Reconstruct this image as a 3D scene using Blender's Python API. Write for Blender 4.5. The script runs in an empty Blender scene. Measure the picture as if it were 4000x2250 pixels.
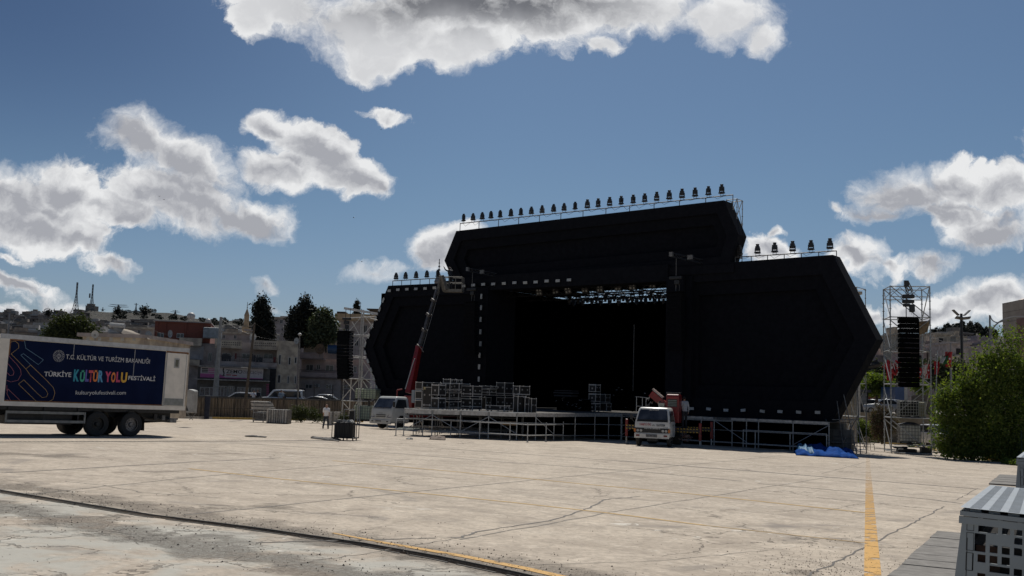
import bpy, math, random
import numpy as np
from mathutils import Vector, Matrix, Quaternion
random.seed(7)
rnd = random.Random(11)
sc = bpy.context.scene
col = sc.collection
R = math.radians

# ------------------------------------------------------------------ camera
EYE = Vector((0, 0, 1.85))
ROLL = math.atan(.030)
PITCH = math.atan(411 * math.cos(ROLL) / 4000)
_f = Vector((0, math.cos(PITCH), math.sin(PITCH)))
_u0 = Vector((0, -math.sin(PITCH), math.cos(PITCH)))
_r0 = Vector((1, 0, 0))
CR = _r0 * math.cos(ROLL) + _u0 * math.sin(ROLL)
CU = -_r0 * math.sin(ROLL) + _u0 * math.cos(ROLL)
cam_d = bpy.data.cameras.new('camera')
cam = bpy.data.objects.new('camera', cam_d)
col.objects.link(cam)
cam_d.sensor_width = 36
cam_d.lens = 36
cam_d.clip_end = 8000
mw = Matrix((CR, CU, -_f)).transposed().to_4x4()
mw.translation = EYE
cam.matrix_world = mw
sc.camera = cam

# ------------------------------------------------------------------ light and exposure
SUN_EL = R(55)
SUN_AZ = R(1.6)
sun_d = bpy.data.lights.new('sun', 'SUN')
sun_d.energy = 4.2
sun_d.angle = R(.53)
sun_d.color = (1, .955, .88)
sun = bpy.data.objects.new('sun', sun_d)
col.objects.link(sun)
SD = Vector((math.sin(SUN_AZ) * math.cos(SUN_EL), math.cos(SUN_AZ) * math.cos(SUN_EL), math.sin(SUN_EL)))
sun.rotation_euler = SD.to_track_quat('Z', 'Y').to_euler()
sun.location = SD * 100
vs = sc.view_settings
vs.view_transform = 'Standard'
vs.look = 'None'
vs.exposure = 0.0
vs.gamma = 1

# ------------------------------------------------------------------ node helper
class NT:
    def __init__(s, nt):
        s.nt = nt
    def n(s, t, props=None, **ins):
        nd = s.nt.nodes.new(t)
        for k, v in (props or {}).items():
            setattr(nd, k, v)
        for k, v in ins.items():
            key = int(k[1:]) if k[0] == 'i' and k[1:].isdigit() else k.replace('_', ' ')
            s.put(nd.inputs[key], v)
        return nd
    def put(s, sock, v):
        if isinstance(v, bpy.types.NodeSocket):
            s.nt.links.new(v, sock)
        else:
            if sock.type == 'RGBA' and len(v) == 3:
                v = (*v, 1)
            sock.default_value = v
    def m(s, op, a, b=0.0, c=None, clamp=False):
        nd = s.nt.nodes.new('ShaderNodeMath')
        nd.operation = op
        nd.use_clamp = clamp
        s.put(nd.inputs[0], a)
        s.put(nd.inputs[1], b)
        if c is not None:
            s.put(nd.inputs[2], c)
        return nd.outputs[0]
    def vm(s, op, a, b=(0, 0, 0), sc=None):
        nd = s.nt.nodes.new('ShaderNodeVectorMath')
        nd.operation = op
        s.put(nd.inputs[0], a)
        s.put(nd.inputs[1], b)
        if sc is not None:
            s.put(nd.inputs[3], sc)
        return nd.outputs[1] if op in ('LENGTH', 'DOT_PRODUCT') else nd.outputs[0]
    def mix(s, fac, a, b, mode='MIX'):
        nd = s.nt.nodes.new('ShaderNodeMix')
        nd.data_type = 'RGBA'
        nd.blend_type = mode
        s.put(nd.inputs[0], fac)
        s.put(nd.inputs[6], a)
        s.put(nd.inputs[7], b)
        return nd.outputs[2]
    def ramp(s, v, lo, hi, a=0.0, b=1.0, smooth=True):
        nd = s.nt.nodes.new('ShaderNodeMapRange')
        nd.interpolation_type = 'SMOOTHSTEP' if smooth else 'LINEAR'
        s.put(nd.inputs[0], v)
        for i, x in ((1, lo), (2, hi), (3, a), (4, b)):
            s.put(nd.inputs[i], x)
        return nd.outputs[0]
    def noise(s, vec, scale, detail=4, rough=.55, dist=0.0, color=False):
        nd = s.nt.nodes.new('ShaderNodeTexNoise')
        s.put(nd.inputs['Vector'], vec)
        for k, v in (('Scale', scale), ('Detail', detail), ('Roughness', rough), ('Distortion', dist)):
            s.put(nd.inputs[k], v)
        return nd.outputs[1] if color else nd.outputs[0]

# ------------------------------------------------------------------ geometry of the place
AZ = R(38.5)
EN = Vector((math.sin(AZ), math.cos(AZ), 0))     # away from the camera, square to the stage front
EE = Vector((math.cos(AZ), -math.sin(AZ), 0))    # along the stage front
SLOPE = .0175
RZ = -AZ
def W(u, w, z=0.0):
    return EE * u + EN * w + Vector((0, 0, z))
def gz(P):
    w = P.dot(EN)
    if w < 95: return -SLOPE * w
    return -SLOPE * 95
def ray(x, y):
    return _f + CR * ((x - 2000) / 4000) + CU * ((1125 - y) / 4000)
def on_g(x, y):
    d = ray(x, y)
    t = -1.85 / (d.z + SLOPE * d.dot(EN))
    return EYE + d * t
def at_t(x, y, t):
    return EYE + ray(x, y) * t
def at_w(x, y, w):
    d = ray(x, y)
    return EYE + d * (w / d.dot(EN))
def at_u(x, y, u):
    d = ray(x, y)
    return EYE + d * (u / d.dot(EE))
def at_z(x, y, z):
    d = ray(x, y)
    return EYE + d * ((z - EYE.z) / d.z)

# ------------------------------------------------------------------ sky with clouds
wd = bpy.data.worlds.new('World')
sc.world = wd
wd.use_nodes = True
wd.node_tree.nodes.clear()
k = NT(wd.node_tree)
sky = k.n('ShaderNodeTexSky')
sky.sky_type = 'NISHITA'
sky.sun_disc = False
sky.sun_elevation = SUN_EL
sky.sun_rotation = SUN_AZ
sky.altitude = 500
sky.air_density = 1.0
sky.dust_density = 1.0
sky.ozone_density = 2.2
geo = k.n('ShaderNodeTexCoord').outputs['Generated']
dirn = k.vm('NORMALIZE', geo)
sep = k.n('ShaderNodeSeparateXYZ', Vector=dirn)
dx, dy, dz = sep.outputs
ay = k.m('MAXIMUM', k.m('ABSOLUTE', dy), .12)
P0 = k.n('ShaderNodeCombineXYZ', X=k.m('DIVIDE', dx, ay), Y=k.m('DIVIDE', dz, ay), Z=0.0).outputs[0]
w1 = k.noise(P0, 7.0, 4, .62, color=True)
w2 = k.noise(P0, 34.0, 6, .66, color=True)
o1 = k.vm('SCALE', k.vm('SUBTRACT', w1, (.5, .5, .5)), sc=.085)
o2 = k.vm('SCALE', k.vm('SUBTRACT', w2, (.5, .5, .5)), sc=.020)
P1 = k.vm('ADD', P0, k.vm('ADD', o1, o2))
# cloud puffs: centre and radii, laid out as directions on the sky
PUFFS = [(1120,-10,300,150,.2),(1500,110,330,170,.12),(1900,10,560,190,0),(1780,200,210,110,-.1),(1480,210,150,95,.2),(2420,-10,420,150,0),
 (2850,30,230,130,.1),(2970,120,95,75,.2),(2330,150,80,60,0),(2150,90,200,80,-.3),(980,40,130,110,.5),
 (580,545,205,130,.3),(760,640,230,120,.5),(700,800,330,130,.15),(960,860,210,75,.15),(1045,495,105,72,.2),(1230,590,190,95,.4),
 (1330,700,200,100,.2),(1100,680,180,90,0),(1440,740,90,60,.3),(60,720,180,140,.2),(290,730,150,115,.4),(140,850,280,120,.1),(470,830,170,80,.2),
 (300,915,120,70,.1),(420,1005,115,38,.2),(60,985,60,18,.1),(60,1095,170,45,.15),(330,1190,290,45,.12),(60,1215,160,35,0),
 (1060,1105,72,34,.1),(1510,452,95,26,.25),(1710,1000,120,95,-.4),(1500,1075,150,28,-.05),(1780,960,90,60,-.3),
 (3540,760,200,105,-.25),(3730,720,200,105,0),(3930,760,190,120,.1),(3700,850,230,75,.1),(3890,930,210,75,-.1),(3310,815,50,26,.3),(3420,850,140,45,.05),
 (3350,1000,120,70,.3),(3470,1045,90,35,.1),(3640,1045,125,52,-.05),(3900,1170,170,75,-.1),(3640,1205,260,60,-.1),(3030,900,26,40,.8),(3010,960,130,45,0),
 (3725,1262,38,14,0),(1085,1205,60,20,.2),(3370,1190,110,35,.2),(2960,985,90,30,0),(4150,700,150,200,0),(4200,1100,200,100,0),(-250,800,250,220,0)]
acc = None; acb = None
for (cx, cy, rx, ry, rot) in PUFFS:
    d = ray(cx, cy)
    X, Y = d.x / d.y, d.z / d.y
    a = -rot - ROLL
    mp = k.n('ShaderNodeMapping', {'vector_type': 'TEXTURE'}, Vector=P1, Location=(X, Y, 0), Rotation=(0, 0, a), Scale=(rx * 1.10 / 4000, ry * 1.12 / 4000, 1)).outputs[0]
    v = k.m('SUBTRACT', 1.0, k.vm('LENGTH', mp))
    v = k.m('MULTIPLY', v, min(1.0, ry / 110 + .2))
    acc = v if acc is None else k.m('SMOOTH_MAX', acc, v, .10)
    vb = k.m('SUBTRACT', 1.0, k.vm('LENGTH', k.vm('ADD', mp, (.10, .42, 0))))
    acb = vb if acb is None else k.m('SMOOTH_MAX', acb, vb, .16)
n3 = k.noise(P1, 19.0, 9, .64)
n4 = k.noise(P1, 95.0, 6, .75)
soft = k.noise(P0, 6.0, 3, .5)
dens = k.m('ADD', k.m('MULTIPLY', acc, 1.3), k.m('MULTIPLY', k.m('SUBTRACT', n3, .5), 1.45))
dens = k.m('ADD', dens, k.m('MULTIPLY', k.m('SUBTRACT', n4, .5), .50))
alpha = k.m('POWER', k.ramp(dens, -.02, k.ramp(soft, .35, .65, .22, .80), smooth=False), 1.2)
n3u = k.noise(k.vm('ADD', P1, (.004, .014, 0)), 19.0, 9, .64)
n6 = k.noise(P0, 9.0, 5, .55, .2); n6u = k.noise(k.vm('ADD', P0, (.006, .022, 0)), 9.0, 5, .55, .2)
rel = k.m('ADD', k.m('MULTIPLY', k.m('SUBTRACT', n3, n3u), 2.1), k.m('MULTIPLY', k.m('SUBTRACT', n6, n6u), 1.8))
body = k.m('ADD', k.m('MULTIPLY', k.m('MINIMUM', k.m('ADD', acb, .12), k.m('ADD', acc, .05)), 1.25), k.m('MULTIPLY', k.m('SUBTRACT', n6, .5), .6))
core = k.m('SUBTRACT', k.ramp(body, .16, .88), rel, clamp=True)
px_, py_, _z = k.n('ShaderNodeSeparateXYZ', Vector=P0).outputs
el = k.ramp(k.m('ADD', py_, k.m('MULTIPLY', k.m('SUBTRACT', n6, .5), .07)), .335, .395)
high = k.ramp(py_, .25, .30)
mid_ = k.ramp(k.m('ABSOLUTE', k.m('ADD', px_, .04)), .24, .06)
el = k.m('MULTIPLY', el, mid_)
core = k.m('MULTIPLY', core, k.m('SUBTRACT', 1.0, k.m('MULTIPLY', high, k.m('SUBTRACT', .62, k.m('MULTIPLY', el, .62)))))
c_lit = (9.7, 9.75, 9.8)
c_core = k.mix(el, (4.5, 4.6, 5.0), (1.9, 1.95, 2.15))
ccol = k.mix(core, c_lit, c_core)
skyc = k.mix(1.0, sky.outputs[0], (.47, .555, .61), 'MULTIPLY')
side = k.m('MULTIPLY', k.ramp(dx, 0.0, -.48), k.ramp(dz, .08, .34))
skyc = k.mix(side, skyc, k.mix(1.0, skyc, (.57, .60, .68), 'MULTIPLY'))
skyc = k.mix(k.ramp(dz, .20, .03), skyc, k.mix(1.0, skyc, (1.02, .955, 1.05), 'MULTIPLY'))
final = k.mix(k.m('MULTIPLY', alpha, .98), skyc, ccol)
bg = k.n('ShaderNodeBackground', Color=final, Strength=.085)
k.n('ShaderNodeOutputWorld', Surface=bg.outputs[0])

# ------------------------------------------------------------------ materials
MATS = {}
def M(name, c, c2=None, sc_=6.0, rough=.7, met=0.0, bump=0.0, det=5, lo=.35, hi=.65, coat=0.0, stretch=None, spec=None):
    if name in MATS: return MATS[name]
    m = bpy.data.materials.new(name)
    m.use_nodes = True
    nt = m.node_tree
    nt.nodes.clear()
    q = NT(nt)
    co = q.n('ShaderNodeTexCoord').outputs['Object']
    if stretch:
        co = q.n('ShaderNodeMapping', Vector=co, Scale=stretch).outputs[0]
    no = q.noise(co, sc_, det, .6)
    if c2 is None: c2 = tuple(x * .78 for x in c)
    colr = q.mix(q.ramp(no, lo, hi), c, c2)
    b = q.n('ShaderNodeBsdfPrincipled', Base_Color=colr, Roughness=q.ramp(no, .2, .8, max(rough - .08, 0.02), min(rough + .08, 1)), Metallic=met)
    if coat: b.inputs['Coat Weight'].default_value = coat
    if spec is not None: b.inputs['Specular IOR Level'].default_value = spec
    if bump:
        bp = q.n('ShaderNodeBump', Strength=bump, Distance=.02, Height=no)
        nt.links.new(bp.outputs[0], b.inputs['Normal'])
    q.n('ShaderNodeOutputMaterial', Surface=b.outputs[0])
    MATS[name] = m
    return m
galv = M('galvanised_steel', (.44, .45, .45), (.28, .29, .29), 9, .45, .35)
galv_d = M('dull_steel', (.20, .20, .20), (.11, .11, .11), 9, .6, .4)
blk = M('black_plastic', (.012, .012, .014), (.007, .007, .008), 14, .5)
cloth = M('black_stage_cloth', (.0078, .0088, .0125), (.0058, .0066, .0098), 3, .95, spec=.1)
cloth2 = M('black_stage_cloth_band', (.0095, .0105, .0145), (.0075, .0085, .012), 3, .9, spec=.1)
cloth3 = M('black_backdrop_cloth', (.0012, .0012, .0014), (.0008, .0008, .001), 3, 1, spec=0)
white = M('white_paint', (.66, .65, .62), (.55, .54, .51), 4, .4, coat=.2)
rubber = M('tyre_rubber', (.022, .022, .022), (.035, .033, .030), 12, .85)
glass = M('dark_glass', (.02, .026, .032), (.03, .036, .042), 2, .08)
redp = M('red_paint', (.20, .010, .010), (.13, .008, .008), 6, .42)
steelw = M('pale_aluminium', (.50, .49, .47), (.36, .35, .33), 5, .45, .3)
lampm = M('floodlight_face', (.44, .45, .44), (.36, .37, .36), 12, .35)
skin = M('skin', (.36, .20, .14), (.30, .165, .115), 8, .6)

# ------------------------------------------------------------------ mesh builder
class MB:
    def __init__(s):
        s.v = []; s.f = []; s.mi = []; s.i = 0
    def add(s, vs, fs):
        b = len(s.v)
        s.v.extend([tuple(x) for x in vs])
        s.f.extend([tuple(b + i for i in f) for f in fs])
        s.mi.extend([s.i] * len(fs))
        return s
    def box(s, x0, y0, z0, x1, y1, z1, mt=None):
        vs = [(x, y, z) for x in (x0, x1) for y in (y0, y1) for z in (z0, z1)]
        if mt: vs = [mt @ Vector(p) for p in vs]
        return s.add(vs, [(0, 1, 3, 2), (4, 6, 7, 5), (0, 4, 5, 1), (2, 3, 7, 6), (0, 2, 6, 4), (1, 5, 7, 3)])
    def cb(s, c, d, mt=None):
        return s.box(c[0] - d[0] / 2, c[1] - d[1] / 2, c[2] - d[2] / 2, c[0] + d[0] / 2, c[1] + d[1] / 2, c[2] + d[2] / 2, mt)
    def tube(s, p, q, r, n=6, r2=None, cap=True):
        p, q = Vector(p), Vector(q)
        d = q - p
        if d.length < 1e-6: return s
        r2 = r if r2 is None else r2
        a = d.orthogonal().normalized()
        b = d.normalized().cross(a)
        vs = []
        for c, rr in ((p, r), (q, r2)):
            for i in range(n):
                t = 2 * math.pi * i / n
                vs.append(c + (a * math.cos(t) + b * math.sin(t)) * rr)
        fs = [(i, (i + 1) % n, n + (i + 1) % n, n + i) for i in range(n)]
        if cap: fs += [tuple(range(n - 1, -1, -1)), tuple(range(n, 2 * n))]
        return s.add(vs, fs)
    def path(s, pts, r, n=6):
        for a, b in zip(pts[:-1], pts[1:]): s.tube(a, b, r, n)
        return s
    def prism(s, poly, a, b, axis='y'):
        n = len(poly)
        def P(u, v, h):
            return (u, h, v) if axis == 'y' else ((h, u, v) if axis == 'x' else (u, v, h))
        vs = [P(u, v, a) for u, v in poly] + [P(u, v, b) for u, v in poly]
        fs = [tuple(range(n)), tuple(range(2 * n - 1, n - 1, -1))] + [(i, n + i, n + (i + 1) % n, (i + 1) % n) for i in range(n)]
        return s.add(vs, fs)
    def sphere(s, c, r, n=10, m=6):
        c = Vector(c)
        if not hasattr(r, '__len__'): r = (r, r, r)
        vs = [c + Vector((0, 0, r[2]))]
        for j in range(1, m):
            t = math.pi * j / m
            for i in range(n):
                p = 2 * math.pi * i / n
                vs.append(c + Vector((r[0] * math.sin(t) * math.cos(p), r[1] * math.sin(t) * math.sin(p), r[2] * math.cos(t))))
        vs.append(c - Vector((0, 0, r[2])))
        fs = [(0, 1 + i, 1 + (i + 1) % n) for i in range(n)]
        for j in range(m - 2):
            for i in range(n):
                a = 1 + j * n
                fs.append((a + i, a + n + i, a + n + (i + 1) % n, a + (i + 1) % n))
        a = 1 + (m - 2) * n
        fs += [(a + i, len(vs) - 1, a + (i + 1) % n) for i in range(n)]
        return s.add(vs, fs)
    def quad(s, a, b, c, d):
        return s.add([a, b, c, d], [(0, 1, 2, 3)])
    def build(s, name, mats, parent=None, loc=None, rz=None, bevel=0, smooth=False, off=None):
        me = bpy.data.meshes.new(name)
        me.from_pydata(s.v, [], s.f)
        if not isinstance(mats, (list, tuple)): mats = [mats]
        for m in mats: me.materials.append(m)
        if len(mats) > 1: me.polygons.foreach_set('material_index', s.mi)
        fix_normals(me)
        if smooth: me.polygons.foreach_set('use_smooth', [True] * len(me.polygons))
        o = bpy.data.objects.new(name, me)
        col.objects.link(o)
        if parent: o.parent = parent
        if loc is not None: o.location = loc
        if rz is not None: o.rotation_euler = (0, 0, rz)
        if bevel:
            bm_ = o.modifiers.new('bevel', 'BEVEL')
            bm_.width = bevel; bm_.segments = 2; bm_.limit_method = 'ANGLE'; bm_.angle_limit = R(40)
        return o
def fix_normals(me):
    import bmesh
    b = bmesh.new(); b.from_mesh(me)
    if len(b.faces) < 60000: bmesh.ops.recalc_face_normals(b, faces=b.faces)
    b.to_mesh(me); b.free()
def tag(o, label=None, cat=None, group=None, kind=None):
    if label: o['label'] = label
    if cat: o['category'] = cat
    if group: o['group'] = group
    if kind: o['kind'] = kind
    return o
def thing(name, label, cat, loc=(0, 0, 0), rz=0.0, group=None):
    o = bpy.data.objects.new(name, None)
    col.objects.link(o)
    o.location = loc; o.rotation_euler = (0, 0, rz); o.empty_display_size = .3
    return tag(o, label, cat, group)
def struct(o):
    o['kind'] = 'structure'; return o
def kids(o):
    return [c for c in bpy.data.objects if c.parent == o]
CH = {}
def dup(root, loc, rz=None, label=None, group=None, scale=None):
    if root.name not in CH:
        CH[root.name] = [(c, kids(c)) for c in kids(root)]
    r = root.copy(); col.objects.link(r); r.location = loc
    if rz is not None: r.rotation_euler = (0, 0, rz)
    if label: r['label'] = label
    if group: r['group'] = group
    if scale: r.scale = scale if hasattr(scale, '__len__') else (scale,) * 3
    for c, gs in CH[root.name]:
        d = c.copy(); col.objects.link(d); d.parent = r
        for g in gs:
            h = g.copy(); col.objects.link(h); h.parent = d
    return r
ORD = ['leftmost', 'second', 'third', 'fourth', 'fifth', 'sixth', 'seventh', 'eighth', 'ninth', 'tenth', 'eleventh', 'twelfth', 'thirteenth', 'fourteenth',
       'fifteenth', 'sixteenth', 'seventeenth', 'eighteenth', 'nineteenth', 'twentieth', 'twenty-first', 'twenty-second', 'twenty-third', 'twenty-fourth', 'twenty-fifth']
def text_mesh(s, name, m, parent, x0, x1, z0, h, y, thick=.004, offset=0.0, axis='x', flip=False, depth=.002, loc=None, shear=0.0):
    """flat lettering fitted to a box: runs along local x (axis 'x') or y (axis 'y'); h is its height over the whole glyph box"""
    cu = bpy.data.curves.new(name, 'FONT')
    cu.body = s; cu.size = 1; cu.offset = offset; cu.extrude = 0; cu.resolution_u = 3; cu.shear = shear
    o = bpy.data.objects.new(name, cu); col.objects.link(o)
    bpy.context.view_layer.update()
    dg = bpy.context.evaluated_depsgraph_get()
    me = bpy.data.meshes.new_from_object(o.evaluated_get(dg))
    bpy.data.objects.remove(o); bpy.data.curves.remove(cu)
    co = np.array([v.co[:] for v in me.vertices])
    a, b = co.min(0), co.max(0)
    out = np.zeros_like(co)
    t = (co[:, 0] - a[0]) / max(b[0] - a[0], 1e-6)
    X = x0 + (x1 - x0) * t
    Z = z0 + (co[:, 1] - a[1]) / max(b[1] - a[1], 1e-6) * h
    if axis == 'x': out[:, 0] = X; out[:, 1] = y; out[:, 2] = Z
    else: out[:, 1] = X; out[:, 0] = y; out[:, 2] = Z
    me.vertices.foreach_set('co', out.ravel())
    me.name = name
    me.materials.clear(); me.materials.append(m)
    r = bpy.data.objects.new(name, me); col.objects.link(r)
    if parent: r.parent = parent
    return r
# ------------------------------------------------------------------ ground
def ground_material():
    m = bpy.data.materials.new('worn_concrete'); m.use_nodes = True
    nt = m.node_tree; nt.nodes.clear(); q = NT(nt)
    co = q.n('ShaderNodeTexCoord').outputs['Object']
    s = q.n('ShaderNodeSeparateXYZ', Vector=co)
    w = s.outputs[1]
    A = q.noise(co, .10, 3, .5)
    B = q.noise(co, .75, 7, .66, .4)
    C = q.noise(q.n('ShaderNodeMapping', Vector=co, Rotation=(0, 0, R(-35)), Scale=(.35, 1.6, 1)).outputs[0], .9, 7, .7)
    D = q.noise(co, 9, 8, .72)
    Ef = q.noise(co, 34, 5, .7)
    base = q.mix(q.ramp(A, .35, .65), (.530, .452, .358), (.465, .397, .320))
    base = q.mix(q.ramp(B, .36, .68), base, (.370, .310, .245))
    base = q.mix(q.ramp(C, .50, .70, 0, .75), base, (.275, .235, .190))
    F = q.noise(co, 2.6, 7, .75)
    base = q.mix(q.ramp(F, .52, .66, 0, .50), base, (.26, .22, .175))
    base = q.mix(q.ramp(F, .46, .36, 0, .55), base, (.64, .56, .455))
    base = q.mix(q.ramp(C, .44, .26, 0, .6), base, (.560, .495, .405))
    base = q.mix(q.ramp(D, .42, .66, 0, .62), base, (.25, .212, .17))
    # near side of the drain: thin grey screed over the slab
    near = q.ramp(w, 9.35, 8.7)
    G1 = q.noise(co, .55, 6, .65, .6)
    base = q.mix(q.m('MULTIPLY', near, q.ramp(G1, .42, .56, 0, .85)), base, (.40, .39, .345))
    base = q.mix(q.m('MULTIPLY', near, q.ramp(G1, .56, .66, 0, .35)), base, (.30, .27, .23))
    # crumbled strips beside the drain
    n1 = q.noise(co, 1.1, 5, .6)
    ww = q.m('ADD', w, q.m('MULTIPLY', q.m('SUBTRACT', n1, .5), 2.2))
    b1 = q.m('MULTIPLY', q.ramp(ww, 9.0, 9.35), q.ramp(ww, 10.5, 9.6))
    b2 = q.m('MULTIPLY', q.ramp(ww, 7.1, 7.5), q.ramp(ww, 8.5, 8.0))
    broken = q.m('MAXIMUM', b1, b2)
    broken = q.m('MAXIMUM', broken, q.m('MULTIPLY', q.ramp(q.noise(co, .30, 4, .6), .62, .70), q.ramp(w, 30, 16)))
    grit = q.noise(co, 16, 6, .8)
    base = q.mix(q.m('MULTIPLY', broken, q.ramp(grit, .40, .60, .05, .70)), base, (.19, .16, .13))
    # grit specks
    sp = q.m('MULTIPLY', q.ramp(Ef, .64, .70), q.ramp(q.noise(co, .45, 4, .6), .48, .62, .15, 1))
    base = q.mix(q.m('MULTIPLY', sp, .7), base, (.10, .085, .07))
    # lime splashes
    li = q.m('MULTIPLY', q.ramp(q.noise(co, 1.9, 8, .7, .8), .61, .66), q.ramp(q.noise(co, .22, 2, .5), .48, .6))
    base = q.mix(q.m('MULTIPLY', li, .75), base, (.70, .67, .60))
    # hair cracks
    wob = q.vm('ADD', co, q.vm('SCALE', q.vm('SUBTRACT', q.noise(co, .9, 5, .65, color=True), (.5, .5, .5)), sc=1.5))
    vor = q.n('ShaderNodeTexVoronoi', {'feature': 'DISTANCE_TO_EDGE'}, Vector=wob, Scale=.24).outputs[0]
    vor2 = q.n('ShaderNodeTexVoronoi', {'feature': 'DISTANCE_TO_EDGE'}, Vector=wob, Scale=.9).outputs[0]
    ck = q.m('MULTIPLY', q.ramp(vor, .0075, .002), q.ramp(q.noise(co, .16, 2), .46, .56))
    ck2 = q.m('MULTIPLY', q.ramp(vor2, .030, .006), q.m('MULTIPLY', near, q.ramp(q.noise(co, .7, 2), .42, .55)))
    crack = q.m('MAXIMUM', ck, ck2)
    base = q.mix(q.m('MULTIPLY', crack, .6), base, (.09, .075, .06))
    # tyre marks
    for (px, py, rr, wd_) in ((1000, 2060, 9.0, .16), (1000, 2060, 9.5, .12), (1560, 2000, 6.5, .2), (1900, 1850, 12, .22), (2100, 1980, 15, .18), (300, 1930, 6, .2)):
        c = on_g(px, py)
        dd = q.vm('LENGTH', q.vm('SUBTRACT', co, (c.dot(EE), c.dot(EN), 0)))
        ring = q.ramp(q.m('ABSOLUTE', q.m('SUBTRACT', dd, rr)), wd_, wd_ * .4)
        base = q.mix(q.m('MULTIPLY', ring, q.ramp(B, .45, .62, 0, .42)), base, (.19, .17, .15))
    h = q.m('ADD', q.m('MULTIPLY', D, .35), q.m('MULTIPLY', B, .5))
    h = q.m('SUBTRACT', h, q.m('MULTIPLY', crack, .6))
    h = q.m('ADD', h, q.m('MULTIPLY', broken, q.m('MULTIPLY', grit, 2.4)))
    bp = q.n('ShaderNodeBump', Strength=.8, Distance=.04, Height=h)
    b = q.n('ShaderNodeBsdfPrincipled', Base_Color=base, Roughness=.86, Normal=bp.outputs[0])
    b.inputs['Specular IOR Level'].default_value = .3
    q.n('ShaderNodeOutputMaterial', Surface=b.outputs[0])
    return m
conc = ground_material()
drain_px = [(-300, 1868), (0, 1921), (571, 2015), (1000, 2069), (1400, 2127), (1700, 2180), (2000, 2243), (2400, 2335)]
DR = [on_g(*p) for p in drain_px]
DR = [(p.dot(EE), p.dot(EN)) for p in DR]
DR = [(-3000, DR[0][1])] + DR + [(3000, DR[-1][1])]
mb = MB()
HW = .085
vs_, fs_ = [], []
for (u, w) in DR:
    for ww in (-200, w - HW, w + HW, 95, 4500):
        vs_.append((u, ww, -SLOPE * min(ww, 95)))
    for ww, dz in ((w - HW, -.25), (w + HW, -.25)):
        vs_.append((u, ww, -SLOPE * ww + dz))
for i in range(len(DR) - 1):
    a, b = i * 7, i * 7 + 7
    for j, kk in ((0, 1), (2, 3), (3, 4), (1, 5), (5, 6), (6, 2)):
        fs_.append((a + j, b + j, b + kk, a + kk))
mb.add(vs_, fs_)
g = mb.build('ground', conc, rz=RZ); struct(g)

def strip(pts, width, mat, name, dz=.004, px=True, parent=None):
    P = [on_g(*p) for p in pts] if px else pts
    m_ = MB()
    vv, ff = [], []
    for i, p in enumerate(P):
        d = (P[min(i + 1, len(P) - 1)] - P[max(i - 1, 0)]).normalized()
        s = Vector((-d.y, d.x, 0)) * (width if not hasattr(width, '__len__') else width[i]) / 2
        for q in (p - s, p + s):
            vv.append((q.x, q.y, gz(q) + dz))
    for i in range(len(P) - 1):
        ff.append((2 * i, 2 * i + 1, 2 * i + 3, 2 * i + 2))
    m_.add(vv, ff)
    return m_, name, mat
def jitter(pts, n=14, amp=.05):
    P = [on_g(*p) for p in pts]
    out = []
    for a, b in zip(P[:-1], P[1:]):
        for i in range(n):
            p = a.lerp(b, i / n)
            d = (b - a).normalized()
            out.append(p + Vector((-d.y, d.x, 0)) * rnd.uniform(-amp, amp))
    out.append(P[-1]); return out
def wear_paint(name, c, lo, hi, far=None):
    m = bpy.data.materials.new(name); m.use_nodes = True
    nt = m.node_tree; nt.nodes.clear(); q = NT(nt)
    co = q.n('ShaderNodeTexCoord').outputs['Object']
    n = q.noise(co, 3.2, 8, .72)
    f = q.ramp(n, lo, hi)
    f = q.m('MULTIPLY', f, q.ramp(q.noise(co, 24, 4, .7), .70, .60, .25, 1))
    if far:
        y = q.n('ShaderNodeSeparateXYZ', Vector=co).outputs[1]
        f = q.m('MULTIPLY', f, q.ramp(y, far[0], far[1], 1, far[2]))
    b = q.n('ShaderNodeBsdfPrincipled', Base_Color=q.mix(n, c, tuple(x * .8 for x in c)), Roughness=.7)
    t = q.n('ShaderNodeBsdfTransparent')
    mx = q.n('ShaderNodeMixShader', i0=f, i1=t.outputs[0], i2=b.outputs[0])
    q.n('ShaderNodeOutputMaterial', Surface=mx.outputs[0])
    return m
yel = wear_paint('worn_yellow_paint', (.60, .32, .05), .40, .50, (13, 40, .12))
yel2 = wear_paint('faded_yellow_paint', (.46, .28, .07), .26, .44)
jm = wear_paint('joint_filler', (.085, .072, .06), .34, .46)
jm2 = wear_paint('faint_joint_filler', (.15, .13, .105), .32, .52)
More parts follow.
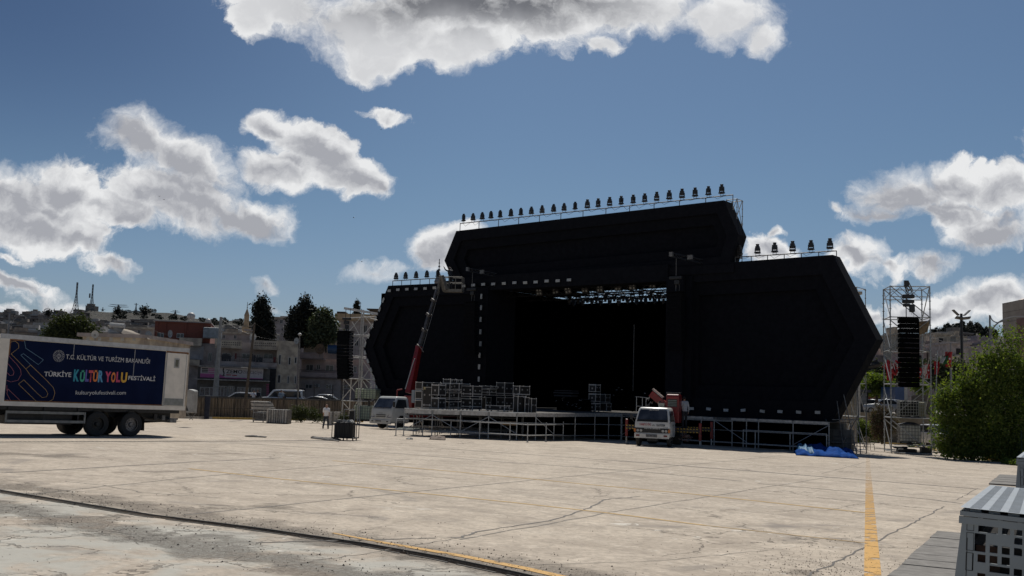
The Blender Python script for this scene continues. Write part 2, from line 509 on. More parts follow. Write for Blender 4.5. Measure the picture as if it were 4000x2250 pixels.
# wide yellow line at the right, faded towards the stage
a = on_g(3410, 2270); b = on_g(3392, 1850)
d = (b - a).normalized()
m_, _, _ = strip([a - d * 3, a, a.lerp(b, .5), b, b + d * 22], [.20, .20, .19, .19, .18], yel, '', px=False, dz=.006)
struct(m_.build('yellow_line', yel))
m_, _, _ = strip([(1300, 2083), (1500, 2121), (1800, 2172), (2050, 2221), (2330, 2285)], [.05, .12, .15, .16, .16], yel, '', dz=.006)
struct(m_.build('yellow_line', wear_paint('worn_yellow_edge_paint', (.56, .31, .06), .36, .46)))
mj = MB(); mf = MB(); my = MB()
def addto(dst, m_):
    dst.add(m_.v, m_.f)
for pts, wd_ in (([(1600, 1742), (1800, 1757), (2452, 1803), (2965, 1843), (3400, 1877), (3830, 1911)], [.10, .12, .24, .24, .16, .12]),
                 ([(1000, 2120), (1800, 2100), (1860, 2078), (2170, 2030), (2300, 1985), (2360, 1952), (2500, 1940)], .045),
                 ([(3150, 2250), (3244, 2208), (3430, 2111), (3560, 2045), (3610, 2020), (3688, 1979)], .03),
                 ([(3737, 1953), (3820, 1908)], .022)):
    addto(mj, strip(jitter(pts, 10, .03), wd_ if not hasattr(wd_, '__len__') else [wd_[min(int(i_ / 10), len(wd_) - 1)] for i_ in range(10 * (len(pts) - 1) + 1)], jm, '', px=False, dz=.0045)[0])
for pts, wd_ in (([(722, 2013), (1800, 1903), (2887, 1797), (3050, 1780)], .06), ([(1800, 2108), (2360, 2006), (3027, 1898), (3236, 1865)], .04),
                 ([(0, 1848), (776, 1804), (1100, 1788)], .12), ([(140, 1928), (738, 1866), (1600, 1795)], .04),
                 ([(2960, 1889), (3380, 1925), (3640, 1952), (3760, 1968)], .14), ([(0, 1700), (700, 1722), (1300, 1752), (1900, 1800), (2500, 1842), (2900, 1880)], .16),
                 ([(3210, 1850), (3345, 1815), (3400, 1800)], .03), ([(980, 2230), (1440, 2160), (1800, 2100)], .018), ([(2000, 2210), (2600, 2190), (3000, 2150)], .015),
                 ([(3392, 2123), (3600, 2146), (3700, 2155)], .02), ([(250, 1880), (400, 1895), (560, 1925), (860, 1945)], .03), ([(0, 2095), (230, 2102), (420, 2080)], .02),
                 ([(1000, 1990), (1180, 2010), (1420, 1990)], .02)):
    addto(mf, strip(jitter(pts, 10, .04), wd_, jm2, '', px=False, dz=.0040)[0])
for pts, wd_ in (([(738, 1831), (1100, 1872), (2000, 1963), (2380, 2005), (2755, 2053)], .11), ([(2755, 2053), (3392, 2123)], .05),
                 ([(1300, 1800), (1800, 1845), (2300, 1893), (2700, 1930), (3380, 2003)], .13)):
    addto(my, strip([on_g(*p) for p in pts], wd_, yel2, '', px=False, dz=.0050)[0])
struct(mj.build('ground_crack', jm)); struct(mf.build('ground_joint', jm2)); struct(my.build('faded_yellow_line', yel2))
# narrow lips beside the drain
lip = M('rusty_drain_edge', (.05, .042, .035), (.11, .10, .085), 9, .8, bump=.4)
m_ = MB()
for i in range(1, len(DR) - 2):
    (u0, w0), (u1, w1) = DR[i], DR[i + 1]
    n = 8
    for j in range(n):
        a0, a1 = j / n, (j + 1) / n
        for sgn in (-1, 1):
            if sgn < 0 and (i * 8 + j) % 5 == 0: continue
            uu0, uu1 = u0 + (u1 - u0) * a0, u0 + (u1 - u0) * a1
            ww0, ww1 = w0 + (w1 - w0) * a0, w0 + (w1 - w0) * a1
            o_ = sgn * .10
            hh = .018 if sgn > 0 else .01
            vv = []
            for (u, w) in ((uu0, ww0), (uu1, ww1)):
                z = -SLOPE * w
                vv += [(u, w + o_ - .014, z - .1), (u, w + o_ + .014, z - .1), (u, w + o_ + .014, z + hh), (u, w + o_ - .014, z + hh)]
            m_.add(vv, [(0, 1, 2, 3), (4, 5, 6, 7), (0, 4, 5, 1), (1, 5, 6, 2), (2, 6, 7, 3), (3, 7, 4, 0)])
struct(m_.build('drain_channel', lip, rz=RZ))
# loose grit
mg = MB(); gr = random.Random(5)
gm = M('loose_stone', (.22, .19, .155), (.12, .10, .085), 30, .9)
def pebble(p, s):
    z = gz(p)
    vv = [(p.x + gr.uniform(-s, s), p.y + gr.uniform(-s, s), z - .002) for _ in range(3)] + [(p.x, p.y, z + s * gr.uniform(.5, 1))]
    mg.add(vv, [(0, 1, 2), (0, 3, 1), (1, 3, 2), (2, 3, 0)])
for _ in range(1500):
    i = gr.randrange(2, len(DR) - 2)
    (u0, w0), (u1, w1) = DR[i], DR[i + 1]
    t = gr.random()
    off = gr.choice([gr.gauss(.7, .35), gr.gauss(-1.2, .4), gr.gauss(.3, .15)])
    pebble(W(u0 + (u1 - u0) * t, w0 + (w1 - w0) * t + off), gr.uniform(.006, .024))
for _ in range(900):
    x, y = gr.gauss(3200, 190), 2250 - abs(gr.gauss(0, 75))
    pebble(on_g(x, y), gr.uniform(.005, .018))
for _ in range(700):
    pebble(on_g(gr.uniform(0, 3700), gr.uniform(1900, 2250)), gr.uniform(.005, .016))
tag(mg.build('loose_gravel', gm), 'loose grit and stone chips scattered on the concrete', 'gravel', kind='stuff')

# grated drain strip across the lot beyond the truck
gratem = M('drain_grate_steel', (.16, .145, .125), (.09, .08, .07), 8, .7, .3)
m_ = MB()
A_, B_ = on_g(-200, 1728), on_g(1410, 1721)
d = (B_ - A_); L = d.length; d.normalize(); s_ = Vector((-d.y, d.x, 0))
n = int(L / .16)
for i in range(n):
    p = A_ + d * (i * .16)
    q = p + d * .09
    hw = .13
    vv = [p - s_ * hw, p + s_ * hw, q + s_ * hw, q - s_ * hw]
    vv = [(v.x, v.y, gz(v) + .012) for v in vv]
    m_.add(vv, [(0, 1, 2, 3)])
struct(m_.build('drain_grate', gratem))
m_, _, _ = strip([A_, B_], .34, None, '', px=False, dz=.004)
struct(m_.build('drain_bed', M('drain_bed_dark', (.09, .08, .07), (.05, .045, .04), 8, .9)))
m_, _, _ = strip([on_g(-200, 1734), on_g(1410, 1727.5)], .06, None, '', px=False, dz=.005)
struct(m_.build('drain_edge', galv_d))

# paver pads at the right
pav = M('grey_pavers', (.185, .172, .155), (.145, .135, .122), 5, .85, bump=.3)
def pad(p0, p1, dlen, right, name='paver_pad'):
    """p0,p1: near and far points of its left edge on the ground; slabs laid in rows"""
    a, b = on_g(*p0), on_g(*p1)
    d = (b - a); L = d.length; d.normalize(); s_ = Vector((d.y, -d.x, 0))
    m_ = MB(); n = max(1, round(L / dlen)); r2 = random.Random(3)
    for i in range(n):
        q0 = a + d * (i * L / n + .012); q1 = a + d * ((i + 1) * L / n - .012)
        hh = .05 + r2.uniform(-.006, .006)
        r_ = right
        vv = []
        for q in (q0, q1):
            for k_ in (0, r_):
                v = q + s_ * (k_ + r2.uniform(-.01, .01))
                vv += [(v.x, v.y, gz(v) - .02), (v.x, v.y, gz(v) + hh)]
        m_.add(vv, [(0, 2, 3, 1), (4, 5, 7, 6), (1, 3, 7, 5), (0, 1, 5, 4), (2, 6, 7, 3)])
    return m_.build(name, pav, bevel=.008)
struct(pad((3330, 2395), (3662, 2083), .62, 3.2))
struct(pad((3862, 1893), (3905, 1858), .8, 4.5))

# ------------------------------------------------------------------ kerbs, verges
kw = M('white_kerb_paint', (.42, .40, .36), (.26, .24, .21), 4, .8)
ky = M('yellow_kerb_paint', (.40, .27, .06), (.26, .18, .05), 4, .8)
def kerb(pts, name='kerb', seg=2.0, h=.16, mats=(kw, ky), wd_=.18):
    P = [on_g(*p) for p in pts]; m_ = MB(); cnt = 0
    for a, b in zip(P[:-1], P[1:]):
        L = (b - a).length; n = max(1, round(L / seg))
        d = (b - a).normalized(); s_ = Vector((-d.y, d.x, 0)) * wd_
        for i in range(n):
            p = a + d * (L * i / n); q = a + d * (L * (i + 1) / n - .02)
            m_.i = cnt % 2; cnt += 1
            vv = []
            for v in (p, q):
                for o_, hh in ((0, -.05), (0, h - .02), (.02, h), (1, h), (1, -.05)):
                    x = v + s_ * o_; vv.append((x.x, x.y, gz(v) + hh))
            m_.add(vv, [(0, 5, 6, 1), (1, 6, 7, 2), (2, 7, 8, 3), (3, 8, 9, 4), (0, 1, 2, 3, 4), (9, 8, 7, 6, 5)])
    return struct(m_.build(name, list(mats)))
kerb([(420, 1629), (830, 1637), (1000, 1640), (1197, 1643), (1420, 1650)], seg=3.2)
kerb([(3335, 1716), (3415, 1722), (3440, 1733), (3560, 1741), (3660, 1764), (3730, 1781), (3840, 1797), (3975, 1812), (4200, 1835)], seg=3.0, h=.14)
# ------------------------------------------------------------------ vertical faces laid out from the photograph
class Face:
    """a vertical facade through two ground plan points; gives local x (along), z (abs height) of what a sight line meets on it"""
    def __init__(s, x0, t0, x1, t1, yref=1500, zbase=-.25):
        a, b = at_t(x0, yref, t0), at_t(x1, yref, t1)
        s.o = Vector((a.x, a.y, zbase)); d = Vector((b.x - a.x, b.y - a.y, 0))
        s.L = d.length; s.d = d.normalized(); s.n = Vector((-s.d.y, s.d.x, 0)); s.rz = math.atan2(s.d.y, s.d.x); s.zb = zbase
    def loc(s, px, py, off=0.0):
        r = ray(px, py); o = s.o + s.n * off
        t = (o - EYE).dot(s.n) / r.dot(s.n); P = EYE + r * t
        return (P - s.o).dot(s.d), P.z - s.zb
    def rect(s, x0, y0, x1, y1, off=0.0):
        xm, ym = (x0 + x1) / 2, (y0 + y1) / 2
        a = s.loc(x0, ym, off)[0]; b = s.loc(x1, ym, off)[0]; c = s.loc(xm, y1, off)[1]; d = s.loc(xm, y0, off)[1]
        return a, c, b, d
winf = M('white_window_frame', (.40, .40, .39), (.30, .30, .29), 8, .5)
wing = M('window_glass', (.03, .035, .04), (.06, .065, .07), 1.5, .12)
def window(fc, parent, r, off=0.0, frame=True, name='window', glassm=None, proud=.03, mull=1):
    a, c, b, d = fc.rect(*r, off=off)
    y = off
    mb = MB(); t = .06
    mb.box(a, y - proud, c, b, y + .05, c + t); mb.box(a, y - proud, d - t, b, y + .05, d)
    mb.box(a, y - proud, c + t, a + t, y + .05, d - t); mb.box(b - t, y - proud, c + t, b, y + .05, d - t)
    for i in range(mull):
        xm = a + (b - a) * (i + 1) / (mull + 1)
        mb.box(xm - .03, y - proud + .01, c + t, xm + .03, y + .05, d - t)
    f = mb.build(name, winf if frame else galv_d, parent)
    p = MB().box(a + t, y - .012, c + t, b - t, y + .02, d - t).build('pane', glassm or wing, f)
    return f
def block(fc, m_, r, y0, y1, z0=None, off=0.0):
    a, c, b, d = fc.rect(*r, off=off)
    if z0 is not None: c = z0
    m_.box(a, y0, c, b, y1, d)
pl1 = M('weathered_grey_render', (0.352, 0.312, 0.296), (0.240, 0.208, 0.195), 1.1, .85, bump=.2)
pl2 = M('pinkish_render', (0.376, 0.312, 0.304), (0.272, 0.224, 0.216), .9, .85, bump=.2)
pl3 = M('stained_cream_render', (0.480, 0.416, 0.320), (0.272, 0.232, 0.192), 1.2, .85, bump=.3)
pl4 = M('bluish_grey_render', (0.352, 0.360, 0.384), (0.256, 0.256, 0.272), 1, .85)
pl5 = M('ochre_render', (0.450, 0.330, 0.195), (0.345, 0.255, 0.165), 1, .85)
dk = M('dark_opening', (.02, .02, .022), (.012, .012, .013), 4, .9)
brick = M('red_brick', (0.220, 0.068, 0.044), (0.143, 0.055, 0.042), 5, .9, bump=.3, stretch=(1, 1, 6))
metalr = M('corrugated_steel', (.30, .29, .27), (.17, .16, .15), 6, .6, .3)
tankw = M('white_water_tank', (.42, .42, .40), (.32, .32, .31), 6, .5)

# ---- raised street behind the lot at the left
st = MB()
sa, sb = on_g(380, 1640), on_g(1500, 1668)
asph = M('street_asphalt', (.07, .068, .065), (.10, .095, .09), 2, .9)
WL = Face(380, 77, 1450, 100, zbase=0)
# wall line: through ground points so that it meets the kerb
wa, wb = on_g(330, 1627), on_g(1450, 1645)
wd2 = (wb - wa).normalized(); wn = Vector((-wd2.y, wd2.x, 0))
wa = wa + wn * .5 - wd2 * 12; wb = wb + wn * .5 + wd2 * 30
def wz(p):  # top of wall drops gently to the right
    t = (p - wa).dot(wd2) / (wb - wa).length
    return 1.45 - .42 * t
WZ = -.25
poly = [wa, wb, wb + wn * 120 + wd2 * 40, wa + wn * 120 - wd2 * 90, wa - wd2 * 60]
st.add([(p.x, p.y, WZ) for p in poly], [tuple(range(len(poly)))])
struct(st.build('street', asph))
rw = thing('retaining_wall', 'stained ribbed concrete retaining wall between the parking lot and the raised street', 'wall', wa, math.atan2(wd2.y, wd2.x))
L = (wb - wa).length
m_ = MB(); n = int(L / .35)
for i in range(n):
    x = i * .35; zt = wz(wa + wd2 * x) - .0; zb = gz(wa + wd2 * x) - .3
    m_.box(x, 0, zb, x + .35, .3, zt - .12)
    m_.box(x + .08, -.05, zb, x + .25, 0, zt - .14)
ribm = M('stained_ribbed_concrete', (0.250, 0.200, 0.144), (0.106, 0.088, 0.069), 1.6, .9, stretch=(2.2, 1, .35), bump=.4)
m_.build('wall_panel', ribm, rw)
m_ = MB()
for i in range(n):
    x = i * .35; zt = wz(wa + wd2 * x)
    m_.box(x, -.08, zt - .12, x + .35, .36, zt)
m_.build('coping', M('dark_coping', (.06, .058, .055), (.09, .085, .08), 3, .8), rw)
fe = thing('iron_fence', 'dark iron railing of posts and thin bars before the ribbed retaining wall', 'fence', wa - wn * .55, math.atan2(wd2.y, wd2.x))
ironm = M('dark_iron', (.03, .03, .03), (.05, .045, .04), 6, .6, .4)
x = 0; cnt = 0
while x < L * .62:
    P = wa + wd2 * x; zt = wz(P); zb = gz(P)
    MB().box(x - .03, -.03, zb, x + .03, .03, zt + .02).build('fence_post', ironm, fe)
    if cnt % 2 == 0:
        m2 = MB()
        for j in range(1, 16): m2.box(x + j * .19 - .008, -.008, zb + .15, x + j * .19 + .008, .008, zt)
        m2.build('bar_panel', ironm, fe)
    x += 3.0; cnt += 1
m_ = MB()
for zo in (.02, -.9, -1.55):
    P0, P1 = wa, wa + wd2 * L * .62
    z0, z1 = wz(P0) + zo, wz(P1) + zo
    m_.tube((0, 0, z0), (L * .62, 0, z1), .022, 4)
m_.build('fence_rail', ironm, fe)
# slimmer posts standing higher further right
for i, (px, yb_, yt) in enumerate(((1222, 1646, 1500), (1294, 1648, 1504))):
    P = on_g(px, yb_ - 8) ; t = (P - EYE).dot(_f) / 1.0
    zt = at_t(px, yt, (P - EYE).dot(_f)).z
    o = MB().tube((0, 0, 0), (0, 0, zt - P.z), .04, 6).build('fence_post', ironm, loc=P)
    tag(o, 'thin black post before the retaining wall, %s one of the pair by the walking man' % ('left' if i == 0 else 'right'), 'post')

# ---- building A: brick upper floor
fA = Face(480, 112, 800, 114)
A = thing('apartment_house', 'grey house with a raw red brick top floor and white balconies above the box truck', 'building', fA.o, fA.rz)
m_ = MB(); block(fA, m_, (520, 1337, 868, 1560), 0, 12, z0=0); m_.build('wall', pl1, A)
m_ = MB(); block(fA, m_, (602, 1258, 822, 1336), .4, 11); 
for px in (612, 645, 725, 790):
    a, c, b, d = fA.rect(px - 3, 1260, px + 3, 1336, off=.3); m_.box(a, .28, c, b, .4, d)
m_.build('brick_wall', brick, A)
m_ = MB(); block(fA, m_, (598, 1254, 826, 1258), .1, 11.2); m_.build('roof', pl1, A)
for r, lab in (((559, 1318, 655, 1346), 'white pierced balcony parapet'), ((700, 1320, 788, 1350), 'plain white balcony parapet'), ((735, 1405, 780, 1428), 'small lower balcony')):
    m_ = MB(); block(fA, m_, r, -1.1, -1.0, off=-1.0)
    a, c, b, d = fA.rect(*r, off=-1.0); m_.box(a, -1.0, c, b, 0, c + .15); m_.box(a, -1.0, c, a + .1, 0, d); m_.box(b - .1, -1.0, c, b, 0, d)
    if 'pierced' in lab:
        for i in range(9):
            for j in range(3):
                x = a + (b - a) * (.5 + .05 * i); z = c + (d - c) * (.3 + .22 * j)
                m_.i = 1; m_.cb((x, -1.105, z), (.10, .02, .10)); m_.i = 0
    m_.build('balcony', [pl3, dk], A)
for r in ((612, 1300, 640, 1320), (690, 1302, 718, 1320), (788, 1308, 796, 1322), (745, 1368, 780, 1404), (812, 1378, 828, 1412), (640, 1362, 670, 1400)):
    window(fA, A, r, off=.38 if r[1] < 1330 else 0)
m_ = MB(); block(fA, m_, (734, 1352, 795, 1404), -.03, .0); m_.build('wall_patch', pl4, A)
# tanks on the roof of A
a, c, b, d = fA.rect(738, 1240, 775, 1258)
tk = MB().sphere((0, 0, .55), (.48, .48, .42), 12, 8).tube((-.3, 0, -.5), (-.3, 0, .4), .04).tube((.3, 0, -.5), (.3, 0, .4), .04).build('water_tank', tankw, smooth=True)
tk.location = fA.o + fA.d * a + fA.n * 3 + Vector((0, 0, c + .3)); tag(tk, 'white round water tank on stilts on the red brick roof', 'water tank')
tk = MB().sphere((0, 0, .25), (.34, .34, .28), 12, 8).tube((0, 0, -.3), (0, 0, .1), .3).build('water_tank', tankw, smooth=True)
tk.location = fA.o + fA.d * (b + .9) + fA.n * 3 + Vector((0, 0, c + .1)); tag(tk, 'small white water tank right of the bigger one on the brick roof', 'water tank')
a, c, b, d = fA.rect(794, 1306, 822, 1322)
o = MB().cb((0, 0, .6), (2.0, 1.2, 1.2)).build('roof_tank', M('blue_grey_tank', (.20, .24, .27), (.15, .18, .2), 3, .5), loc=fA.o + fA.d * (a + 1) + fA.n * -.3 + Vector((0, 0, c)), rz=fA.rz, bevel=.1)
tag(o, 'pale blue box tank standing beside the red brick floor', 'water tank')

# ---- building B: shop with the sign
fB = Face(760, 108, 1080, 110)
B = thing('apartment_house', 'two storey house with laundry balconies above the shop with the pink and white sign', 'building', fB.o, fB.rz)
m_ = MB(); block(fB, m_, (848, 1336, 1082, 1560), 1.6, 12, z0=0); m_.build('wall', pl1, B)
m_ = MB(); block(fB, m_, (1078, 1332, 1160, 1560), -.05, 12, z0=0); m_.build('side_wall', pl3, B)
m_ = MB()
for r, y0 in (((840, 1328, 945, 1356), -.3), ((985, 1330, 1083, 1362), -.25)):
    block(fB, m_, r, y0, y0 + .15, off=y0)
    a, c, b, d = fB.rect(*r, off=y0); m_.box(a, y0, c - .1, b, 1.6, c + .05)
    for i in range(11):
        for j in range(2):
            m_.i = 1; m_.cb((a + (b - a) * (.12 + .08 * i), y0 - .005, c + (d - c) * (.35 + .3 * j)), (.11, .02, .09)); m_.i = 0
m_.build('roof_parapet', [pl3, dk], B)
m_ = MB(); block(fB, m_, (838, 1414, 1082, 1434), -.35, -.2, off=-.3); a, c, b, d = fB.rect(838, 1414, 1082, 1434, off=-.3); m_.box(a, -.35, c - .1, b, 1.6, c + .08)
m_.build('balcony', pl1, B)
for r in ((868, 1379, 900, 1404), (945, 1381, 978, 1402), (1002, 1384, 1016, 1410), (1030, 1382, 1064, 1402)):
    window(fB, B, r, off=1.57)
for r in ((1088, 1385, 1098, 1424), (1126, 1395, 1136, 1426), (1150, 1395, 1160, 1420), (1084, 1464, 1096, 1497), (1122, 1468, 1130, 1498), (1150, 1468, 1158, 1500)):
    window(fB, B, r, off=-.06, glassm=dk, mull=0)
m_ = MB()
for i in range(26):
    a = fB.loc(845 + i * 9, 1400, -.25)[0]; c0 = fB.loc(900, 1414, -.25)[1]
    m_.box(a - .01, -.27, c0, a + .01, -.25, c0 + .85)
a, c, b, d = fB.rect(842, 1396, 1080, 1398, off=-.25); m_.box(a, -.28, d, b, -.24, d + .05)
m_.build('balcony_railing', ironm, B)
# laundry
ld = random.Random(3); clothm = [M('dark_laundry', (.02, .025, .03), (.04, .04, .045), 6, .9), M('grey_laundry', (.20, .19, .18), (.14, .13, .13), 6, .9), M('maroon_laundry', (.12, .03, .03), (.08, .02, .02), 6, .9)]
m_ = MB()
for (x0, x1, y0, y1, mi) in [(866, 872, 1384, 1410, 0), (873, 879, 1384, 1412, 0), (880, 886, 1380, 1411, 0), (888, 893, 1386, 1410, 0), (895, 902, 1388, 1411, 0), (905, 915, 1390, 1412, 1), (918, 924, 1380, 1402, 2),
        (982, 988, 1382, 1412, 0), (990, 997, 1388, 1413, 0), (1000, 1010, 1398, 1414, 0), (1012, 1026, 1396, 1415, 0), (1028, 1066, 1400, 1415, 1), (1068, 1077, 1395, 1415, 2)]:
    a, c, b, d = fB.rect(x0, y0, x1, y1, off=-.3); m_.i = mi; m_.box(a, -.32 - ld.uniform(0, .04), c, b, -.30, d)
tag(m_.build('hung_laundry', clothm, loc=fB.o, rz=fB.rz), 'dark and grey washing hung along the balcony over the shop sign', 'laundry', kind='stuff')
# shop front
m_ = MB(); block(fB, m_, (770, 1436, 1052, 1560), -.9, 1.5, z0=0, off=-.9); m_.build('shop_wall', M('shop_wall_grey', (.11, .105, .10), (.08, .075, .07), 2, .8), B)
m_ = MB(); block(fB, m_, (774, 1432, 1046, 1436), -1.6, -.8, off=-1.2); block(fB, m_, (752, 1483, 1055, 1487), -2.2, -.9, off=-1.6); m_.build('awning', metalr, B)
for r in ((780, 1512, 838, 1547), (848, 1508, 888, 1548), (890, 1508, 915, 1548), (925, 1512, 972, 1550), (980, 1515, 1020, 1550)):
    window(fB, B, r, off=-.93, mull=2, glassm=M('shop_glass', (.06, .06, .065), (.16, .15, .16), 4, .2))
m_ = MB(); block(fB, m_, (1046, 1440, 1076, 1555), -.6, 0, off=-.5); m_.build('shutter', dk, B)
m_ = MB(); 
for i in range(7): block(fB, m_, (1040, 1500 + i * 7, 1051, 1504 + i * 7), -.97, -.93, off=-.95)
m_.build('pink_poster', M('pink_poster', (.30, .05, .14), (.25, .05, .12), 5, .6), B)
# shop sign
a, c, b, d = fB.rect(783, 1437, 1028, 1480, off=-1.0)
S = thing('shop_sign', 'long white and pink shop sign with black lettering and a stylised glass emblem', 'sign', fB.o + fB.n * -1.05 + fB.d * a + Vector((0, 0, c)), fB.rz)
w_, h_ = b - a, d - c
MB().box(-.15, -.02, -.15, w_ + .15, .1, h_ + .15).build('sign_frame', M('sign_frame_dark', (.06, .05, .05), None, 4, .6), S)
MB().box(0, -.04, 0, w_, -.02, h_).build('sign_face', M('sign_white', (.46, .42, .42), (.40, .37, .37), 3, .5), S)
pk = M('sign_pink', (.40, .075, .24), (.34, .06, .20), 3, .5)
tx = M('sign_black', (.02, .018, .018), None, 3, .6); gx = M('sign_grey', (.16, .14, .15), None, 3, .6)
m_ = MB().prism([(0, 0), (w_, 0), (w_, h_ * .13), (w_ * .40, h_ * .13), (w_ * .30, h_ * .42), (0, h_ * .42)], -.044, -.040)
m_.build('pink_band', pk, S)
m_ = MB().box(0, -.047, .32 * 0, w_, -.0445, .06).build('dark_edge', tx, S)
def dot_text(S, s, x0, x1, z, h, mt, off=.0, y=-.05): return text_mesh(s, 'lettering', mt, S, w_ * x0, w_ * x1, h_ * z, h_ * h, y, offset=off)
dot_text(S, 'ZEMO', .405, .665, .50, .34, tx, .012)
dot_text(S, 'zuccaciye', .675, .985, .40, .48, gx)
m_ = MB()
for i in range(12): 
    an = i * .5; m_.cb((w_ * (.365 + .008 * math.sin(an * 1.1)), -.05, h_ * (.30 + .055 * i)), (.10, .01, .14))
m_.cb((w_ * .367, -.05, h_ * .27), (.35, .01, .05)); m_.build('emblem', tx, S)
for i, mt in enumerate((tx, tx, tx)):
    MB().box(w_ * .02, -.046, h_ * (.80 - .15 * i), w_ * .115, -.042, h_ * (.90 - .15 * i)).build('sign_panel', mt, S)
    MB().box(w_ * .12, -.046, h_ * (.80 - .15 * i), w_ * .22, -.042, h_ * (.88 - .15 * i)).build('sign_panel', pk, S)
MB().box(w_ * .41, -.047, h_ * .30, w_ * .49, -.042, h_ * .40).build('sign_panel', M('sign_red', (.35, .05, .05), None, 3, .6), S)
MB().box(w_ * .50, -.047, h_ * .28, w_ * .58, -.042, h_ * .38).build('sign_panel', M('sign_red', (.35, .05, .05), None, 3, .6), S)

# ---- building C
fC = Face(1160, 118, 1440, 118)
C_ = thing('apartment_house', 'pinkish two storey house with long balconies and a roof room, behind the walking man', 'building', fC.o, fC.rz)
m_ = MB(); block(fC, m_, (1166, 1403, 1440, 1565), 1.2, 13, z0=0); m_.build('wall', pl2, C_)
m_ = MB(); block(fC, m_, (1166, 1478, 1330, 1565), 0, 1.3, z0=0); m_.build('lower_wall', pl1, C_)
m_ = MB(); block(fC, m_, (1168, 1457, 1440, 1479), -.3, -.15, off=-.3); a, c, b, d = fC.rect(1168, 1457, 1440, 1479, off=-.3); m_.box(a, -.3, c, b, 1.25, c + .15); m_.build('balcony', pl2, C_)
m_ = MB(); block(fC, m_, (1168, 1377, 1264, 1404), -.5, -.35, off=-.4); a, c, b, d = fC.rect(1168, 1377, 1264, 1404, off=-.4); m_.box(a, -.5, c, b, 1.25, c + .15)
block(fC, m_, (1260, 1380, 1440, 1405), .4, .6, off=.4); m_.build('roof_parapet', pl2, C_)
m_ = MB(); block(fC, m_, (1187, 1323, 1275, 1378), 2, 9, off=2); block(fC, m_, (1275, 1330, 1318, 1378), 2.6, 9, off=2.6); m_.build('roof_room', pl3, C_)
m_ = MB(); block(fC, m_, (1270, 1344, 1277, 1378), 1.97, 2.0, off=2); m_.build('roof_door', dk, C_)
for r in ((1195, 1424, 1224, 1448), (1236, 1424, 1252, 1444), (1272, 1426, 1304, 1450), (1380, 1430, 1394, 1456), (1400, 1426, 1420, 1450)):
    window(fC, C_, r, off=1.17)
for r in ((1192, 1500, 1220, 1518), (1272, 1502, 1296, 1520), (1340, 1506, 1370, 1520)):
    window(fC, C_, r, off=-.03)
m_ = MB(); block(fC, m_, (1167, 1518, 1192, 1560), -.04, 0, z0=0); m_.build('door', M('dark_blue_door', (.018, .022, .04), None, 4, .6), C_)
m_ = MB(); block(fC, m_, (1226, 1500, 1247, 1512), -.35, 0, off=-.3)
ac = m_.build('air_conditioner', tankw, C_)
a, c, b, d = fC.rect(1226, 1500, 1247, 1512, off=-.3)
MB().tube((a + .35, -.36, (c + d) / 2), (a + .35, -.35, (c + d) / 2), .2, 12).build('fan_grille', galv_d, ac)
m_ = MB()
for i in range(40):
    x = fC.loc(1170 + i * 4, 1450, -.25)[0]; m_.box(x - .008, -.25, fC.loc(1250, 1458, -.25)[1], x + .008, -.235, fC.loc(1250, 1447, -.25)[1])
a, c, b, d = fC.rect(1168, 1446, 1330, 1447.5, off=-.25); m_.box(a, -.26, c, b, -.23, d)
m_.build('balcony_railing', ironm, C_)
# dish on the roof parapet
def dish(loc, s, az, label, m=tankw):
    t = thing('satellite_dish', label, 'satellite dish', loc, az)
    mb = MB(); n = 14
    vs = [(0, .12 * s, 0)] + [(s * .5 * math.cos(i * 6.283 / n), 0, s * .55 * math.sin(i * 6.283 / n)) for i in range(n)] + [(0, .15 * s, 0)] + [(s * .5 * math.cos(i * 6.283 / n), .03, s * .55 * math.sin(i * 6.283 / n)) for i in range(n)]
    mb.add(vs, [(0, 1 + i, 1 + (i + 1) % n) for i in range(n)] + [(n + 1, n + 2 + (i + 1) % n, n + 2 + i) for i in range(n)])
    mb.build('reflector', m, t, smooth=True)
    MB().tube((0, .1 * s, 0), (0, .3 * s, -.9 * s), .03).tube((0, .1 * s, -.3 * s), (0, -.4 * s, 0), .015).build('mount', galv_d, t)
    return t
dish(at_t(1250, 1363, 117), 1.1, .3, 'rusty brown satellite dish on the parapet of the pinkish house', M('rusty_dish', (.14, .09, .05), (.08, .05, .03), 5, .8))
dish(at_t(988, 1316, 112), .75, 0, 'large pale satellite dish on the roof above the shop sign')
dish(at_t(1158, 1331, 108), .6, -.4, 'small white satellite dish on the corner between the two houses')
dish(at_t(371, 1306, 60), .42, .2, 'white satellite dish on the low grey roof behind the box truck')
dish(at_t(580, 1308, 110), .8, .9, 'white satellite dish standing on the pierced balcony')
dish(at_t(665, 1304, 110), .75, 1.2, 'white satellite dish before the red brick wall')
o = MB().tube((-.9, 0, .5), (.9, 0, .5), .5, 14).build('roof_tank', M('blue_plastic_tank', (.02, .06, .13), None, 3, .5), loc=at_t(1312, 1382, 117), smooth=False)
tag(o, 'blue barrel tank lying on the roof of the pinkish house', 'water tank')

